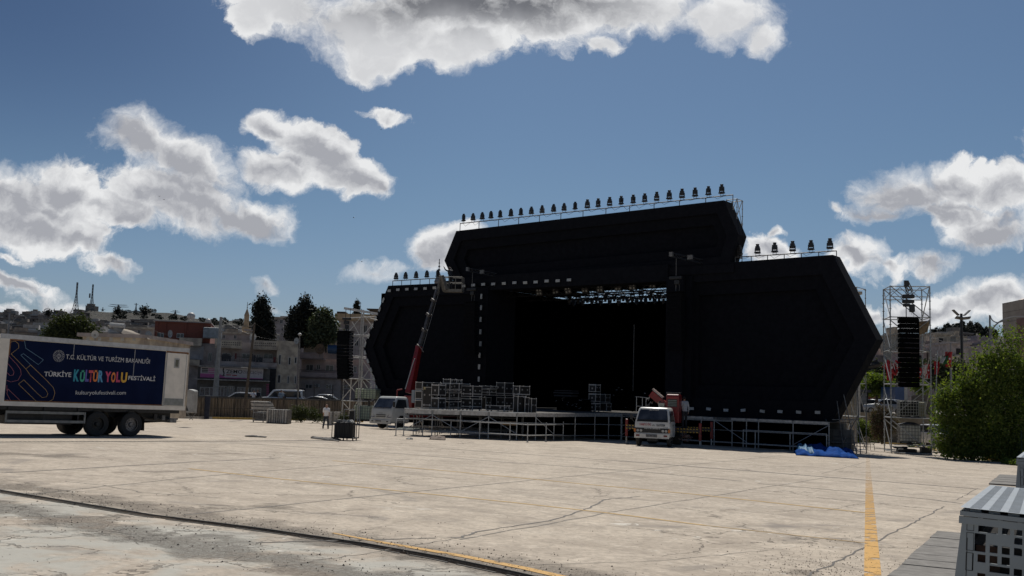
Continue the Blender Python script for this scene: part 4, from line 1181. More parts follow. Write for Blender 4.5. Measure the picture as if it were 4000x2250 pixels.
for (x0, y0, x1, y1, t, mt, lab) in APT:
    f_ = Face(x0, t, x1, t, yref=1560, zbase=-2)
    T = thing('apartment_block', lab, 'building', f_.o, f_.rz)
    m_ = MB(); a, c, b, d = f_.rect(x0, y0, x1, y1); m_.box(a, 0, 0, b, 12, d); m_.box(a - .3, -.3, d, b + .3, 12.3, d + .5)
    if 'beige' in lab or 'pinkish' in lab: m_.box(a + .5, 3, d + .5, a + (b - a) * .4, 9, d + 2.6)
    m_.build('wall', mt, T)
    m_ = MB(); sz = t / 4000
    nx_ = max(1, int((x1 - x0) * sz / 3.0)); z = d - 2.2
    while z > max(c, 0) + .5:
        for i in range(nx_):
            x = a + (b - a) * (i + .5) / nx_
            m_.box(x - .55, -.05, z, x + .55, .02, z + 1.3)
        z -= 3
    if m_.v: m_.build('window', dk, T)
    m_ = MB(); z = d - 3.4
    while z > max(c, 0) and (b - a) > 4:
        m_.box(a + .2, -.8, z, a + (b - a) * .45, 0, z + .9); z -= 3
    if m_.v: m_.build('balcony', pl1 if mt is not pl1 else pl3, T)
f_ = Face(3430, 330, 3990, 330, zbase=-2)
for i in range(46):
    x = pr.uniform(3440, 3930); rr = pr.uniform(.25, .72)
    p = hill_pt(x, rr, ridge2, 240, 620, 1490)
    dup(protos[i % 6], p, pr.uniform(-.5, .5), 'small house on the slope of the right hill, %s' % names[i % 6].split(' on ')[0], 'houses on the right hill, kind %s' % ['one', 'two', 'three', 'four', 'five', 'six'][i % 6], pr.uniform(.7, 1.1))
# stone-clad tower building at the right edge
stone = M('stone_cladding', (.33, .29, .24), (.27, .235, .20), 1.5, .75)
f_ = Face(3940, 88, 4120, 80, yref=1560, zbase=-1.5)
T = thing('stone_building', 'tapering stone-clad tower building with a brown panel and a dome at the right edge', 'building', f_.o, f_.rz)
a0, zt = f_.loc(3952, 1204); a1, zb_ = f_.loc(3925, 1500)
lx = f_.L
m_ = MB()
x_c = f_.loc(3971, 1180)[0]
m_.add([(a1 - .2, 0, 0), (x_c + .3, -1.2, 0), (lx, -1.2, 0), (lx, 6, 0), (a1 - .2, 6, 0), (a0, 0, zt - .4), (x_c, -1.2, zt + .3), (lx, -1.2, zt + .3), (lx, 6, zt + .3), (a0, 6, zt - .4)],
       [(0, 1, 6, 5), (1, 2, 7, 6), (2, 3, 8, 7), (3, 4, 9, 8), (4, 0, 5, 9), (5, 6, 7, 8, 9)])
m_.build('stone_wall', stone, T)
m_ = MB()
for i in range(14):
    z = zt * (i + 1) / 15; f = z / zt
    xa = a1 - .2 + (a0 - a1 + .2) * f
    m_.tube((xa, -.01, z), (x_c + .3 * (1 - f), -1.21, z + .3 * f), .012, 4); m_.tube((x_c + .3 * (1 - f), -1.21, z + .3 * f), (lx, -1.21, z + .3 * f), .012, 4)
m_.build('joint', M('dark_joint', (.10, .09, .08), None, 3, .9), T)  # thin dark lines along the cladding joints
a, c = f_.loc(3978, 1500, -1.3); xz = f_.loc(3978, 1245, -1.3)[1]
m_ = MB().box(a, -1.35, 0, lx, -1.15, xz); m_.build('brown_panel', M('brown_cladding', (.16, .075, .055), (.12, .06, .045), 1, .7), T)
m_ = MB().box(f_.loc(3962, 1300, -1)[0] - .06, -1.0, f_.loc(3962, 1300)[1], f_.loc(3962, 1300, -1)[0] + .1, -.6, f_.loc(3962, 1250)[1]); m_.build('slit_window', dk, T)
xd, zd = f_.loc(4003, 1180, 2)
MB().sphere((xd + .2, 2, zt + .2), (1.0, 1.0, .9), 16, 10).build('dome', M('dome_copper', (.17, .085, .06), None, 2, .5), T, smooth=True)

# lamp posts
def post(name, label, x, yt, yb, t, r0, r1, m, cat='street lamp', zb=None):
    P = at_t(x, yb, t); H = at_t(x, yt, t).z - P.z
    T = thing(name, label, cat, P)
    MB().tube((0, 0, 0), (0, 0, H), r0, 10, r2=r1).build('pole', m, T)
    return T, H
blackpole = M('black_pole_paint', (.014, .014, .016), None, 5, .45)
T, H = post('floodlight_mast', 'tall black lamp mast with four tilted floodlights above the big bush', 3760, 1222, 1560, 72, .11, .09, blackpole)
for (ax, ay) in ((-1, 0), (1, 0), (-.55, -1), (.55, -1)):
    mt = Matrix.Translation((ax * .28, ay * .25, H - .1 + (0.05 if ay == 0 else -.25))) @ Matrix.Rotation(-ax * (.75 if ay == 0 else .25), 4, 'Y') @ Matrix.Rotation(ay * .4, 4, 'X')
    MB().cb((ax * .16, 0, 0), (.55, .32, .07), mt).build('floodlight', M('mast_floodlight', (.03, .03, .03), (.08, .08, .08), 6, .5), T)
gp = M('grey_pole_paint', (.22, .22, .23), (.17, .17, .18), 5, .5, .2)
T, H = post('street_lamp', 'grey street lamp with a curved arm reaching over the right edge', 3872, 1228, 1560, 62, .07, .05, gp)
m_ = MB(); pts = [Vector((.02 + 1.75 * (1 - math.cos(a)), 0, H - 1.35 + 1.3 * math.sin(a))) for a in [i * math.pi / 20 for i in range(11)]]
m_.path(pts + [pts[-1] + Vector((1.2, 0, .03))], .045, 6)
m_.path([Vector((.05 + .45 * (1 - math.cos(a)), 0, H - .05 - .40 * math.sin(a))) for a in [i * math.pi / 12 for i in range(7)]] + [Vector((.9, 0, H - .32))], .032, 5)
m_.build('arm', gp, T)
T, H = post('street_lamp', 'double-armed street lamp between the flags and the mast', 3716, 1338, 1540, 100, .10, .07, gp)
MB().path([(0, 0, H), (-.6, 0, H + .05), (-1.3, 0, H + .3)], .035).path([(0, 0, H), (.6, 0, H + .05), (1.3, 0, H + .3)], .035).build('arm', gp, T)
for s_ in (-1, 1): MB().cb((s_ * 1.6, 0, H + .42), (.7, .2, .08), Matrix.Rotation(0, 4, 'Y')).build('lamp_head', winf, T)
T, H = post('street_lamp', 'pale street lamp with a single arm at the left edge above the truck', 28, 1222, 1345, 75, .07, .05, gp)
MB().path([(.02, 0, H - 1.3), (.25, 0, H - .6), (.6, 0, H - .2), (.75, 0, H - .15)], .03).build('arm', gp, T); MB().cb((.85, 0, H - .13), (.4, .15, .06)).build('lamp_head', winf, T)
palep = M('pale_concrete_pole', (.33, .33, .32), (.24, .24, .23), 3, .8)
P = at_t(840, 1560, 92); Q = at_t(864, 1238, 92)
T = thing('utility_pole', 'thick pale concrete pole with a curved lamp arm before the shop sign', 'pole', P)
MB().tube((0, 0, 0), Q - P, .26, 10, r2=.13).build('pole', palep, T)
a = Q - P
MB().path([a + Vector((.1, -.1, -1.5)), a + Vector((.35, -.1, -.8)), a + Vector((.9, -.1, -.35)), a + Vector((1.2, -.1, -.33))], .03).build('arm', gp, T)
MB().cb(a + Vector((1.4, -.1, -.3)), (.5, .18, .08)).build('lamp_head', winf, T)
P = at_t(955, 1600, 80); Q = at_t(995, 1262, 80)
T = thing('utility_pole', 'thin dark leaning pole with a small lamp crossing the shop sign', 'pole', P)
MB().tube((0, 0, 0), Q - P, .13, 8, r2=.08).build('pole', bark, T)
a = (Q - P) * .48; MB().tube(a, a + Vector((-.6, -.1, .05)), .03).cb(a + Vector((-.35, -.1, .03)), (.5, .15, .07)).build('lamp_head', winf, T)
P = at_t(1163, 1560, 90); Q = at_t(1171, 1306, 90)
T = thing('street_lamp', 'slender grey lamp post with a ball top between the two houses', 'street lamp', P)
MB().tube((0, 0, 0), Q - P, .09, 8, r2=.05).build('pole', galv_d, T); MB().sphere(Q - P, (.18, .18, .12), 10, 6).build('lamp_head', winf, T)
# wires
def wire(a, b, sag, r, label, n=14):
    m_ = MB(); pts = [a.lerp(b, i / n) - Vector((0, 0, sag * 4 * (i / n) * (1 - i / n))) for i in range(n + 1)]
    m_.path([p - a for p in pts], r, 3)
    return tag(m_.build('overhead_wire', blk, loc=a), label, 'wire')
wire(at_t(864, 1245, 92), at_t(1171, 1320, 90), .8, .007, 'dark overhead wire from the pale pole to the ball-topped lamp post')
wire(at_t(600, 1290, 100), at_t(862, 1250, 92), .9, .007, 'dark overhead wire running left from the top of the pale pole')
wire(at_t(1000, 1265, 80), at_t(1310, 1370, 110), .8, .007, 'dark overhead wire from the leaning pole to the pinkish house')

# bunting
fl = [M('red_flag', (.40, .016, .02), (.30, .012, .016), 5, .7), M('white_flag', (.62, .60, .60), (.45, .45, .45), 5, .7), M('black_flag', (.02, .02, .02), None, 5, .7), M('green_flag', (.02, .12, .04), None, 5, .7)]
def flag(x, y, t, w_, h_, mi, rot, lab, seed):
    r_ = random.Random(seed); T = thing('flag', lab, 'flag', at_t(x, y, t), 0, 'flags strung beside the right tower')
    n, m = 6, 5; vs = []
    for j in range(m + 1):
        for i in range(n + 1):
            u, v = i / n, j / m
            vs.append(Vector((w_ * (u - .5) * (1 - .3 * v), .12 * math.sin(u * 7 + v * 3 + seed), -h_ * v)))
    mt = Matrix.Rotation(rot, 3, 'Y')
    fs = [(j * (n + 1) + i, j * (n + 1) + i + 1, (j + 1) * (n + 1) + i + 1, (j + 1) * (n + 1) + i) for j in range(m) for i in range(n)]
    MB().add([mt @ v for v in vs], fs).build('flag_cloth', fl[mi], T, smooth=True)
    if mi == 0:
        MB().cb(mt @ Vector((0, -.13, -h_ * .45)), (.22 * w_, .01, .22 * w_)).build('emblem', fl[1], T)
    return T
FL = [(3434, 1416, .55, 1.0, 2, 1.1, 'black flag with a white emblem, leftmost of the string'), (3458, 1418, .7, 1.1, 0, -.9, 'red flag blown sideways next to the black one'), (3478, 1432, .6, 1.0, 0, .1, 'second red flag, left of the tower leg'), (3492, 1418, .3, .9, 1, -.3, 'thin white flag by the left tower leg'),
      (3506, 1408, .4, .9, 0, .1, 'narrow red flag between the left tower legs'), (3594, 1435, .5, .75, 0, .2, 'red flag just right of the speaker array'), (3612, 1425, .4, 1.0, 1, -.2, 'white flag hanging inside the tower'), (3626, 1422, .45, 1.0, 0, .1, 'red flag beside the white one inside the tower'),
      (3640, 1420, .3, .9, 2, 0, 'dark flag by the right tower leg'), (3658, 1412, .4, .9, 0, .05, 'red flag against the right tower leg'), (3683, 1392, .35, .5, 1, .2, 'small white flag right of the tower'), (3694, 1390, .35, .6, 3, 0, 'dark green flag right of the tower'), (3706, 1374, .55, 1.1, 0, 0, 'large red flag at the right end of the string')]
for i, (x, y, w_, h_, mi, rot, lab) in enumerate(FL): flag(x, y, 72, w_, h_, mi, rot, lab, i)
tag(MB().path([at_t(x, y, 72) for x, y in ((3430, 1414), (3480, 1426), (3540, 1440), (3600, 1436), (3660, 1412), (3717, 1366))], .012, 4).build('string_line', blk), 'cord the flags hang from, strung through the right tower', 'cord')

# street behind at the right, wall, shelter
rs = MB(); q_ = [at_z(x, y, .1) for x, y in ((3250, 1622), (3400, 1622), (3560, 1640), (3800, 1650))]
a, b = at_t(3200, 1620, 97), at_t(3900, 1650, 89)
z_ = at_t(3400, 1618, 95).z
pl = [(a.x, a.y), (b.x, b.y), (b.x + 60, b.y + 160), (a.x - 60, a.y + 180)]
rs.add([(x, y, z_) for x, y in pl], [(0, 1, 2, 3)]); struct(rs.build('street', M('pale_street', (.30, .27, .24), (.22, .20, .18), 2, .9)))
f_ = Face(3200, 96.6, 3900, 88.6, yref=1650, zbase=-3)
o = MB().box(0, -.1, 0, f_.L, .2, z_ + 3.15).build('boundary_wall', M('beige_wall', (.26, .22, .17), (.17, .15, .11), 1.5, .9), loc=f_.o, rz=f_.rz)
tag(o, 'low beige wall holding up the street behind the weedy bank', 'wall')
f_ = Face(3355, 100, 3392, 102, yref=1600, zbase=z_)
T = thing('bus_shelter', 'small dark shelter kiosk with a motorcycle poster beyond the stage end', 'shelter', f_.o, f_.rz)
H = f_.loc(3370, 1522)[1]
MB().box(-.4, 0, 0, f_.L + .1, 1.6, .95).build('base', M('dark_counter', (.07, .065, .06), None, 3, .8), T)
MB().box(-.8, -.2, H - .25, f_.L + .3, 1.8, H).build('roof', M('shelter_roof', (.07, .065, .06), None, 3, .8), T)
MB().box(-.1, .05, .95, f_.L - .25, .12, H - .3).build('poster', M('poster_grey', (.25, .25, .24), (.2, .2, .19), 3, .6), T)
MB().box(f_.L - .2, 0, 0, f_.L - .05, .2, H - .2).build('post', blk, T)
m_ = MB()
for cx in (.25, .75): 
    for i in range(10):
        a = i * .628; m_.tube((cx + .18 * math.cos(a), .03, 1.75 + .18 * math.sin(a)), (cx + .18 * math.cos(a + .63), .03, 1.75 + .18 * math.sin(a + .63)), .03, 4)
m_.tube((.25, .03, 1.75), (.6, .03, 2.0), .05, 4).tube((.6, .03, 2.0), (.75, .03, 1.75), .04, 4).sphere((.5, .03, 2.25), (.14, .02, .2), 8, 5).cb((.5, .03, 2.05), (.4, .02, .12)).build('motorcycle_picture', blk, T)
for (x, yt, yb, t, w_, mt, lab) in ((3345, 1485, 1622, 88, .22, tankw, 'white square column right of the stage end'), (3324, 1520, 1720, 66, .24, M('cream_column', (.36, .31, .25), (.26, .23, .18), 2, .8), 'cream column close behind the right end of the stage')):
    P = at_t(x, yb, t); H = at_t(x, yt, t).z - P.z
    tag(MB().box(-w_ * 1.3, -w_, -.2, w_ * 1.3, w_, H).build('column', mt, loc=P), lab, 'column')
f_ = Face(3560, 100, 3655, 98, yref=1580, zbase=z_)
m_ = MB()
for i in range(9): m_.box(f_.L * i / 9, 0, 0, f_.L * (i + .92) / 9, .1, f_.loc(3600, 1545)[1])
tag(m_.build('hoarding', M('brown_hoarding', (.17, .145, .12), (.13, .11, .09), 2, .8), loc=f_.o, rz=f_.rz), 'brown panel hoarding seen through the right tower', 'fence')
f_ = Face(3498, 100, 3546, 100, yref=1590, zbase=z_)
T = thing('blue_van', 'blue and white box van standing behind the right tower', 'van', f_.o, f_.rz)
b1 = f_.loc(3532, 1550)[0]
MB().box(0, 0, .5, b1, 4, f_.loc(3515, 1512)[1]).build('cargo_box', M('blue_van_paint', (.03, .08, .20), (.025, .065, .16), 3, .4), T)
MB().box(b1 + .02, 0, .5, f_.L, 4, f_.loc(3535, 1514)[1]).build('white_panel', tankw, T)
MB().tube((.4, 0, .45), (.4, .3, .45), .45, 12).tube((1.0, 0, .45), (1.0, .3, .45), .45, 12).build('wheel', rubber, T)

# ------------------------------------------------------------------ cars
def car(label, P, rz, paint, L=4.3, Wd=1.75, H=1.45, estate=False, name='parked_car', group=None):
    T = thing(name, label, 'car', P, rz, group)
    h = H
    body = [(-L / 2, .35), (-L / 2, .75), (-L / 2 + .1, .88), (-L * .22, .98), (L * .34, .98), (L / 2 - .1, .9), (L / 2, .7), (L / 2, .35), (L / 2 - .2, .25), (-L / 2 + .2, .25)]
    if estate == 'van': body = [(-L / 2, .35), (-L / 2, .8), (-L / 2 + .15, 1.0), (-L * .26, 1.08), (L / 2, 1.08), (L / 2, .35), (L / 2 - .1, .25), (-L / 2 + .2, .25)]
    MB().prism(body, -Wd / 2, Wd / 2).build('body', paint, T, bevel=.06, smooth=True)
    if estate == 'van': cabin = [(-L * .26, 1.02), (-L * .13, h - .06), (-L * .06, h), (L / 2 - .12, h), (L / 2 - .02, 1.02)]
    elif estate: cabin = [(-L * .24, .95), (-L * .08, h - .05), (0, h), (L * .36, h - .06), (L / 2 - .15, .92)]
    else: cabin = [(-L * .22, .95), (-L * .07, h - .04), (L * .02, h), (L * .2, h - .03), (L * .37, .96)]
    MB().prism(cabin, -Wd / 2 + .12, Wd / 2 - .12).build('roof', paint, T, bevel=.05, smooth=True)
    cx = sum(p[0] for p in cabin) / len(cabin); gl = [(cx + (x - cx) * .90, .99 + (z - .99) * .82) for x, z in cabin]
    a = [p for p in gl]
    MB().prism(a, -Wd / 2 + .105, -Wd / 2 + .13).prism(a, Wd / 2 - .13, Wd / 2 - .105).build('side_window', glass, T)
    A, Bq = cabin[0], cabin[1]
    def slab(A, Bq, o):
        return [(A[0] * .93 + Bq[0] * .07 + o, .02, A[1] * .93 + Bq[1] * .07), (A[0] * .08 + Bq[0] * .92 + o, .02, A[1] * .08 + Bq[1] * .92)]
    s0, s1 = slab(A, Bq, -.02)
    y = Wd / 2 - .2
    MB().add([(s0[0], -y, s0[2]), (s0[0], y, s0[2]), (s1[0], y, s1[2]), (s1[0], -y, s1[2])], [(0, 1, 2, 3)]).build('windscreen', glass, T)
    C_, D_ = cabin[-1], cabin[-2]
    s0, s1 = slab(C_, D_, .02)
    MB().add([(s0[0], -y, s0[2]), (s0[0], y, s0[2]), (s1[0], y, s1[2]), (s1[0], -y, s1[2])], [(0, 1, 2, 3)]).build('rear_window', glass, T)
    for x in (-L * .31, L * .31):
        for s_ in (-1, 1):
            w_ = MB().tube((x, s_ * (Wd / 2 - .22), .31), (x, s_ * (Wd / 2 + .005), .31), .31, 16).build('wheel', rubber, T)
            MB().tube((x, s_ * (Wd / 2), .31), (x, s_ * (Wd / 2 + .015), .31), .19, 12).build('rim', galv, w_)
    for s_ in (-1, 1):
        MB().cb((-L / 2 - .01, s_ * (Wd / 2 - .3), .72), (.06, .36, .14)).build('headlight', lampm, T)
        MB().cb((L / 2 + .0, s_ * (Wd / 2 - .22), .78), (.05, .22, .2)).build('tail_light', redp, T)
        MB().cb((-L * .2, s_ * (Wd / 2 + .08), 1.0), (.12, .16, .12)).build('mirror', paint, T)
    return T
cw = M('white_car_paint', (.62, .62, .62), (.58, .58, .58), 2, .25, coat=.6); cs = M('silver_car_paint', (.38, .39, .40), (.34, .35, .36), 2, .3, .4, coat=.5)
cd = M('dark_car_paint', (.04, .045, .055), None, 2, .3, coat=.6); cp = M('pale_green_car_paint', (.42, .47, .44), None, 2, .3, coat=.5)
zs = WZ
def pt(x, t, z=WZ): 
    p = at_t(x, 1550, t); return Vector((p.x, p.y, z))
rs_ = math.atan2(wd2.y, wd2.x)
car('white hatchback with a sloping tail on the street below the shop sign', pt(938, 95), 0.05, cw, 4.3, estate=True)
car('white high-roofed van right of the shop, behind the two pedestrians', pt(1095, 97), 0.05, cw, 4.5, H=1.8, estate='van')
car('white saloon parked before the pinkish house', pt(1262, 102), 0.02, cw, 4.5, H=1.45)
car('low silver hatchback in front of the white saloon behind the railing', pt(1228, 98), 0.05, cs, 3.9, H=1.25)
RC = [(3392, 1562, 118, cw, 'white car furthest left in the parked row under the street tree'), (3412, 1570, 110, cs, 'silver car behind the reddish shrub twigs'), (3400, 1556, 128, cd, 'dark car at the back of the parked row'),
      (3448, 1566, 112, cp, 'pale green car between the street tree trunks'), (3432, 1552, 130, cw, 'white car far back under the bright street tree'), (3468, 1588, 98, cs, 'silver grey car at the right front of the parked row'), (3487, 1562, 118, cd, 'dark car beside the left tower leg'), (3470, 1548, 135, cw, 'white car deep in the row behind the tower leg')]
for i, (x, y, t, mt, lab) in enumerate(RC):
    p = at_t(x, y, t)
    car(lab, Vector((p.x, p.y, z_ + .01)), -.9 + .1 * (i % 3), mt, 4.2)
p = on_g(3640, 1722); car('white car parked behind the lower right corner of the right tower', Vector((at_t(3642, 1715, 70).x, at_t(3642, 1715, 70).y, -.9)), -1.25, cw, 4.3, H=1.5)
# ------------------------------------------------------------------ the stage
W0 = 60.0; UC = -42.0
def SE(w=0.0): return EYE
sf = thing('stage_facade', 'huge black cloth-covered stage front of three six-sided panels around a dark opening', 'stage', W(UC, W0, 0), RZ)
def ring(poly, d_in):
    """inset of a convex-ish polygon by d"""
    n = len(poly); out = []
    for i in range(n):
        p0, p1, p2 = Vector(poly[i - 1]), Vector(poly[i]), Vector(poly[(i + 1) % n])
        a = (p1 - p0).normalized(); b = (p2 - p1).normalized()
        na = Vector((-a.y, a.x)); nb = Vector((-b.y, b.x))
        k_ = (na + nb); k_ = k_ / (1 + na.dot(nb))
        out.append(tuple(p1 + k_ * d_in))
    return out
def panel(name, poly, band1, band2, step=.45, skip=()):
    """raised outer band, sunk second band, deep inner cloth; poly counter-clockwise seen from the front, (x, z)"""
    p0 = poly; p1 = ring(poly, band1); p2 = ring(poly, band1 + band2); p3 = ring(poly, band1 + band2 + .02)
    n = len(poly); y0, y1, y2 = 0, .28, step + .28
    def lay(m_, a, ya, b, yb):
        for i in range(n):
            if i in skip: continue
            j = (i + 1) % n
            m_.add([(a[i][0], ya, a[i][1]), (a[j][0], ya, a[j][1]), (b[j][0], yb, b[j][1]), (b[i][0], yb, b[i][1])], [(0, 1, 2, 3)])
    f = thing(name, None, None); 
    bpy.data.objects.remove(f)
    m_ = MB(); lay(m_, p0, y0, p1, y0 + .06); lay(m_, p0, y0, p0, 1.2)
    b1 = m_.build(name, cloth2, sf)
    m_ = MB(); lay(m_, p1, y0 + .06, p1, y1); lay(m_, p1, y1, p2, y1 + .1)
    m_.build('inner_band', cloth, b1)
    m_ = MB(); m_.add([(x, y2, z) for x, z in p2], [tuple(range(n))]); lay(m_, p2, y1 + .1, p2, y2)
    m_.build('cloth_panel', cloth, b1)
    m_ = MB(); m_.add([(x, 1.2, z) for x, z in p0], [tuple(range(n))]); m_.build('back_cloth', cloth3, b1)
    return b1
# x along the front from its middle, z absolute
TOPW, TIPW = 19.0, 21.55
rw_ = [(7.75, .75), (18.9, .75), (TIPW, 5.62), (18.95, 10.75), (7.75, 10.62)]
lw_ = [(-19.2, 1.0), (-7.75, .75), (-7.75, 10.35), (-18.9, 10.45), (-TIPW, 5.35)]
up = [(-11.3, 9.95), (12.05, 10.3), (12.75, 12.45), (11.7, 14.78), (-11.55, 14.5), (-12.7, 12.2)]
r1 = panel('side_panel', rw_, 1.15, .85); r1['label'] = 'right six-sided wing panel'
r2 = panel('side_panel', lw_, .95, .75); r2['label'] = 'left six-sided wing panel with small lights on its rim'
panel('upper_panel', up, .8, .7)
m_ = MB().box(-7.76, -.25, 9.62, 7.76, .9, 10.75).box(-12.5, -.12, 10.0, 12.5, -.02, 10.55)
m_.build('header_beam', cloth2, sf)
m_ = MB().box(-9.2, -.35, .75, -7.75, .6, 9.9); m_.build('column_cloth', cloth, sf)
m_ = MB().box(-7.8, -.2, .75, -7.72, 3, 9.65); m_.build('column_cloth', cloth2, sf)
m_ = MB().box(7.72, -.35, .75, 9.0, .6, 9.9); m_.build('column_cloth', cloth2, sf)
m_ = MB().box(9.02, -.1, .75, 9.5, .4, 9.9); m_.build('column_cloth', cloth, sf)
# stage house behind: side walls, back cloth lower than the roof so that daylight shows above it
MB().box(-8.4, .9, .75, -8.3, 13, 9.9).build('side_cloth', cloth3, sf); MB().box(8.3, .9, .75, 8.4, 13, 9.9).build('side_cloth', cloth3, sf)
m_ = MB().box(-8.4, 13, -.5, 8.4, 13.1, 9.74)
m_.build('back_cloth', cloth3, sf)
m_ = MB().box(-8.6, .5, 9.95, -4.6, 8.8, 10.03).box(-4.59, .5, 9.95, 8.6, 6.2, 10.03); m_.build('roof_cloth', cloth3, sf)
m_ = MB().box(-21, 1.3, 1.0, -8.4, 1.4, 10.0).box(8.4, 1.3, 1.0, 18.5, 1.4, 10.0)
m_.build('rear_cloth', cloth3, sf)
# poles in the opening
MB().tube((1.05, 6.5, .75), (1.05, 6.5, 7.3), .035).build('pole', galv_d, sf)
MB().tube((7.62, .3, .75), (7.62, .3, 8.6), .03).build('pole', galv_d, sf)
# roof trusses
def truss(m_, a, b, s=.30, r=.022, n=None):
    a, b = Vector(a), Vector(b); d = (b - a); L_ = d.length; d.normalize()
    up_ = Vector((0, 0, 1)) if abs(d.z) < .9 else Vector((1, 0, 0))
    sd = d.cross(up_).normalized(); up_ = sd.cross(d)
    cs_ = [up_ * s + sd * s, up_ * s - sd * s, -up_ * s - sd * s, -up_ * s + sd * s]; cs_ = [c / 2 for c in cs_]
    for c in cs_: m_.tube(a + c, b + c, r, 5)
    n = n or max(2, int(L_ / (s * 1.6)))
    for i in range(n):
        p, q = a + d * (L_ * i / n), a + d * (L_ * (i + 1) / n)
        for j in range(4):
            k_, l_ = cs_[j], cs_[(j + 1) % 4]
            m_.tube(p + (k_ if i % 2 else l_), q + (l_ if i % 2 else k_), r * .6, 4)
    return m_
for j, (y, z) in enumerate(((2.0, 9.5), (5.0, 9.45), (8.0, 10.05), (11.2, 10.05))):
    m_ = MB(); truss(m_, (-8.2, y, z), (8.2, y, z), .4, .028); m_.build('roof_truss', blk, sf)
m_ = MB()
for x in (-6, -2, 2, 6): truss(m_, (x, 1.2, 9.8), (x, 12.8, 9.75), .22, .025)
m_.build('roof_truss', blk, sf)
# ------------------------------------------------------------------ moving lights
mvm = M('fixture_black', (.011, .011, .012), (.017, .017, .019), 12, .45)
def moving_light(name='moving_head_light', square=True):
    T = thing(name, 'x', 'stage light')
    MB().cb((0, 0, .06), (.46, .30, .10)).cb((0, 0, .01), (.30, .22, .05)).build('base', mvm, T, bevel=.015)
    MB().box(-.22, -.07, .10, -.17, .07, .42).box(.17, -.07, .10, .22, .07, .42).cb((0, 0, .13), (.44, .14, .05)).build('yoke', mvm, T, bevel=.01)
    hd = MB()
    if square: hd.cb((0, 0, .40), (.32, .30, .36)).tube((0, 0, .55), (0, 0, .72), .125, 14).tube((0, 0, .70), (0, 0, .76), .14, 14)
    else: hd.cb((0, 0, .38), (.27, .27, .40)).tube((0, 0, .56), (0, 0, .70), .13, 14, r2=.10)
    h = hd.build('head', mvm, T, bevel=.02)
    MB().tube((0, 0, .761 if square else .701), (0, 0, .765 if square else .705), .10, 14).build('lens', glass, h)
    MB().tube((-.14, 0, -.16), (-.14, 0, 0), .018, 5).tube((.14, 0, -.16), (.14, 0, 0), .018, 5).build('clamp', galv_d, T)
    return T
mA = moving_light(square=True); mB = moving_light(square=False)
usedA, usedB = [False], [False]
def put_light(sq, loc, rz, label, group, s=1.0):
    src, fl_ = (mA, usedA) if sq else (mB, usedB)
    if not fl_[0]:
        fl_[0] = True; src.location = loc; src.rotation_euler = (0, 0, rz); src['label'] = label; src['group'] = group; src.scale = (s, s, s); return src
    return dup(src, loc, rz, label, group, s)
UPX = [1810, 1847, 1883, 1917, 1953, 1995, 2034, 2075, 2117, 2162, 2203, 2246, 2294, 2336, 2381, 2426, 2473, 2518, 2565, 2614, 2664, 2715, 2767, 2819]
for i, x in enumerate(UPX):
    f_ = (x - 1810) / (2819 - 1810)
    y = 884 + (766 - 884) * f_ + (-2 if 0 else 0)
    P = at_w(x, y, W0 + .5); sq = i >= 12
    P.z = 15.34
    put_light(sq, P, RZ + rnd.uniform(-.5, .5), '%s moving head light in the row on the upper panel, counted from the left' % ORD[i], 'row of moving lights on the upper panel', rnd.uniform(.78, .84))
for i, x in enumerate((1547, 1584, 1625, 1667, 1709)):
    P = at_w(x, 1090, W0 + .5); P.z = 11.02
    put_light(False, P, RZ + rnd.uniform(-.4, .4), '%s moving head light on the left wing panel' % ['leftmost', 'second', 'third', 'fourth', 'fifth, half hidden by the lift basket,'][i], 'row of moving lights on the left wing', .8)
for i, x in enumerate((2889, 2959, 3026, 3096, 3168, 3242)):
    P = at_w(x, 990, W0 + .5); P.z = 11.20
    put_light(True, P, RZ + rnd.uniform(-.4, .4), '%s moving head light on the right wing panel, counted from the left' % ORD[i], 'row of moving lights on the right wing', rnd.uniform(.80, .86))
# rails they are clamped to
def rail(label, u0, u1, z, zb, n, y=.5):
    T = thing('lighting_rail', label, 'rail', W(UC, W0, 0), RZ)
    MB().tube((u0, y, z), (u1, y, z), .035, 6).build('rail_pipe', galv_d, T)
    for i in range(n + 1):
        x = u0 + (u1 - u0) * i / n
        MB().tube((x, y, zb), (x, y, z), .03, 5).build('upright', galv_d, T)
rail('thin steel rail along the top of the upper panel', -11.6, 12.1, 15.18, 14.3, 12)
rail('thin steel rail along the top of the left wing panel', -18.9, -12.6, 10.9, 10.2, 6)
rail('thin steel rail along the top of the right wing panel', 12.3, 19.0, 11.05, 10.5, 6)
# cables hanging under the lights
m_ = MB(); cr = random.Random(2)
for i in range(23):
    x = -11.3 + i * 1.0
    m_.path([(x, .45, 15.2), (x + .3, .45, 15.2 - cr.uniform(.1, .3)), (x + .9, .45, 15.2)], .012, 3)
for i in range(6):
    x = 12.6 + i * 1.05; m_.path([(x, .45, 11.05), (x + .3, .45, 11.05 - cr.uniform(.1, .25)), (x + .8, .45, 11.05)], .012, 3)
o = m_.build('power_cable', blk, loc=W(UC, W0, 0), rz=RZ); tag(o, 'thin black cables looped below the roof rail lights', 'cable')
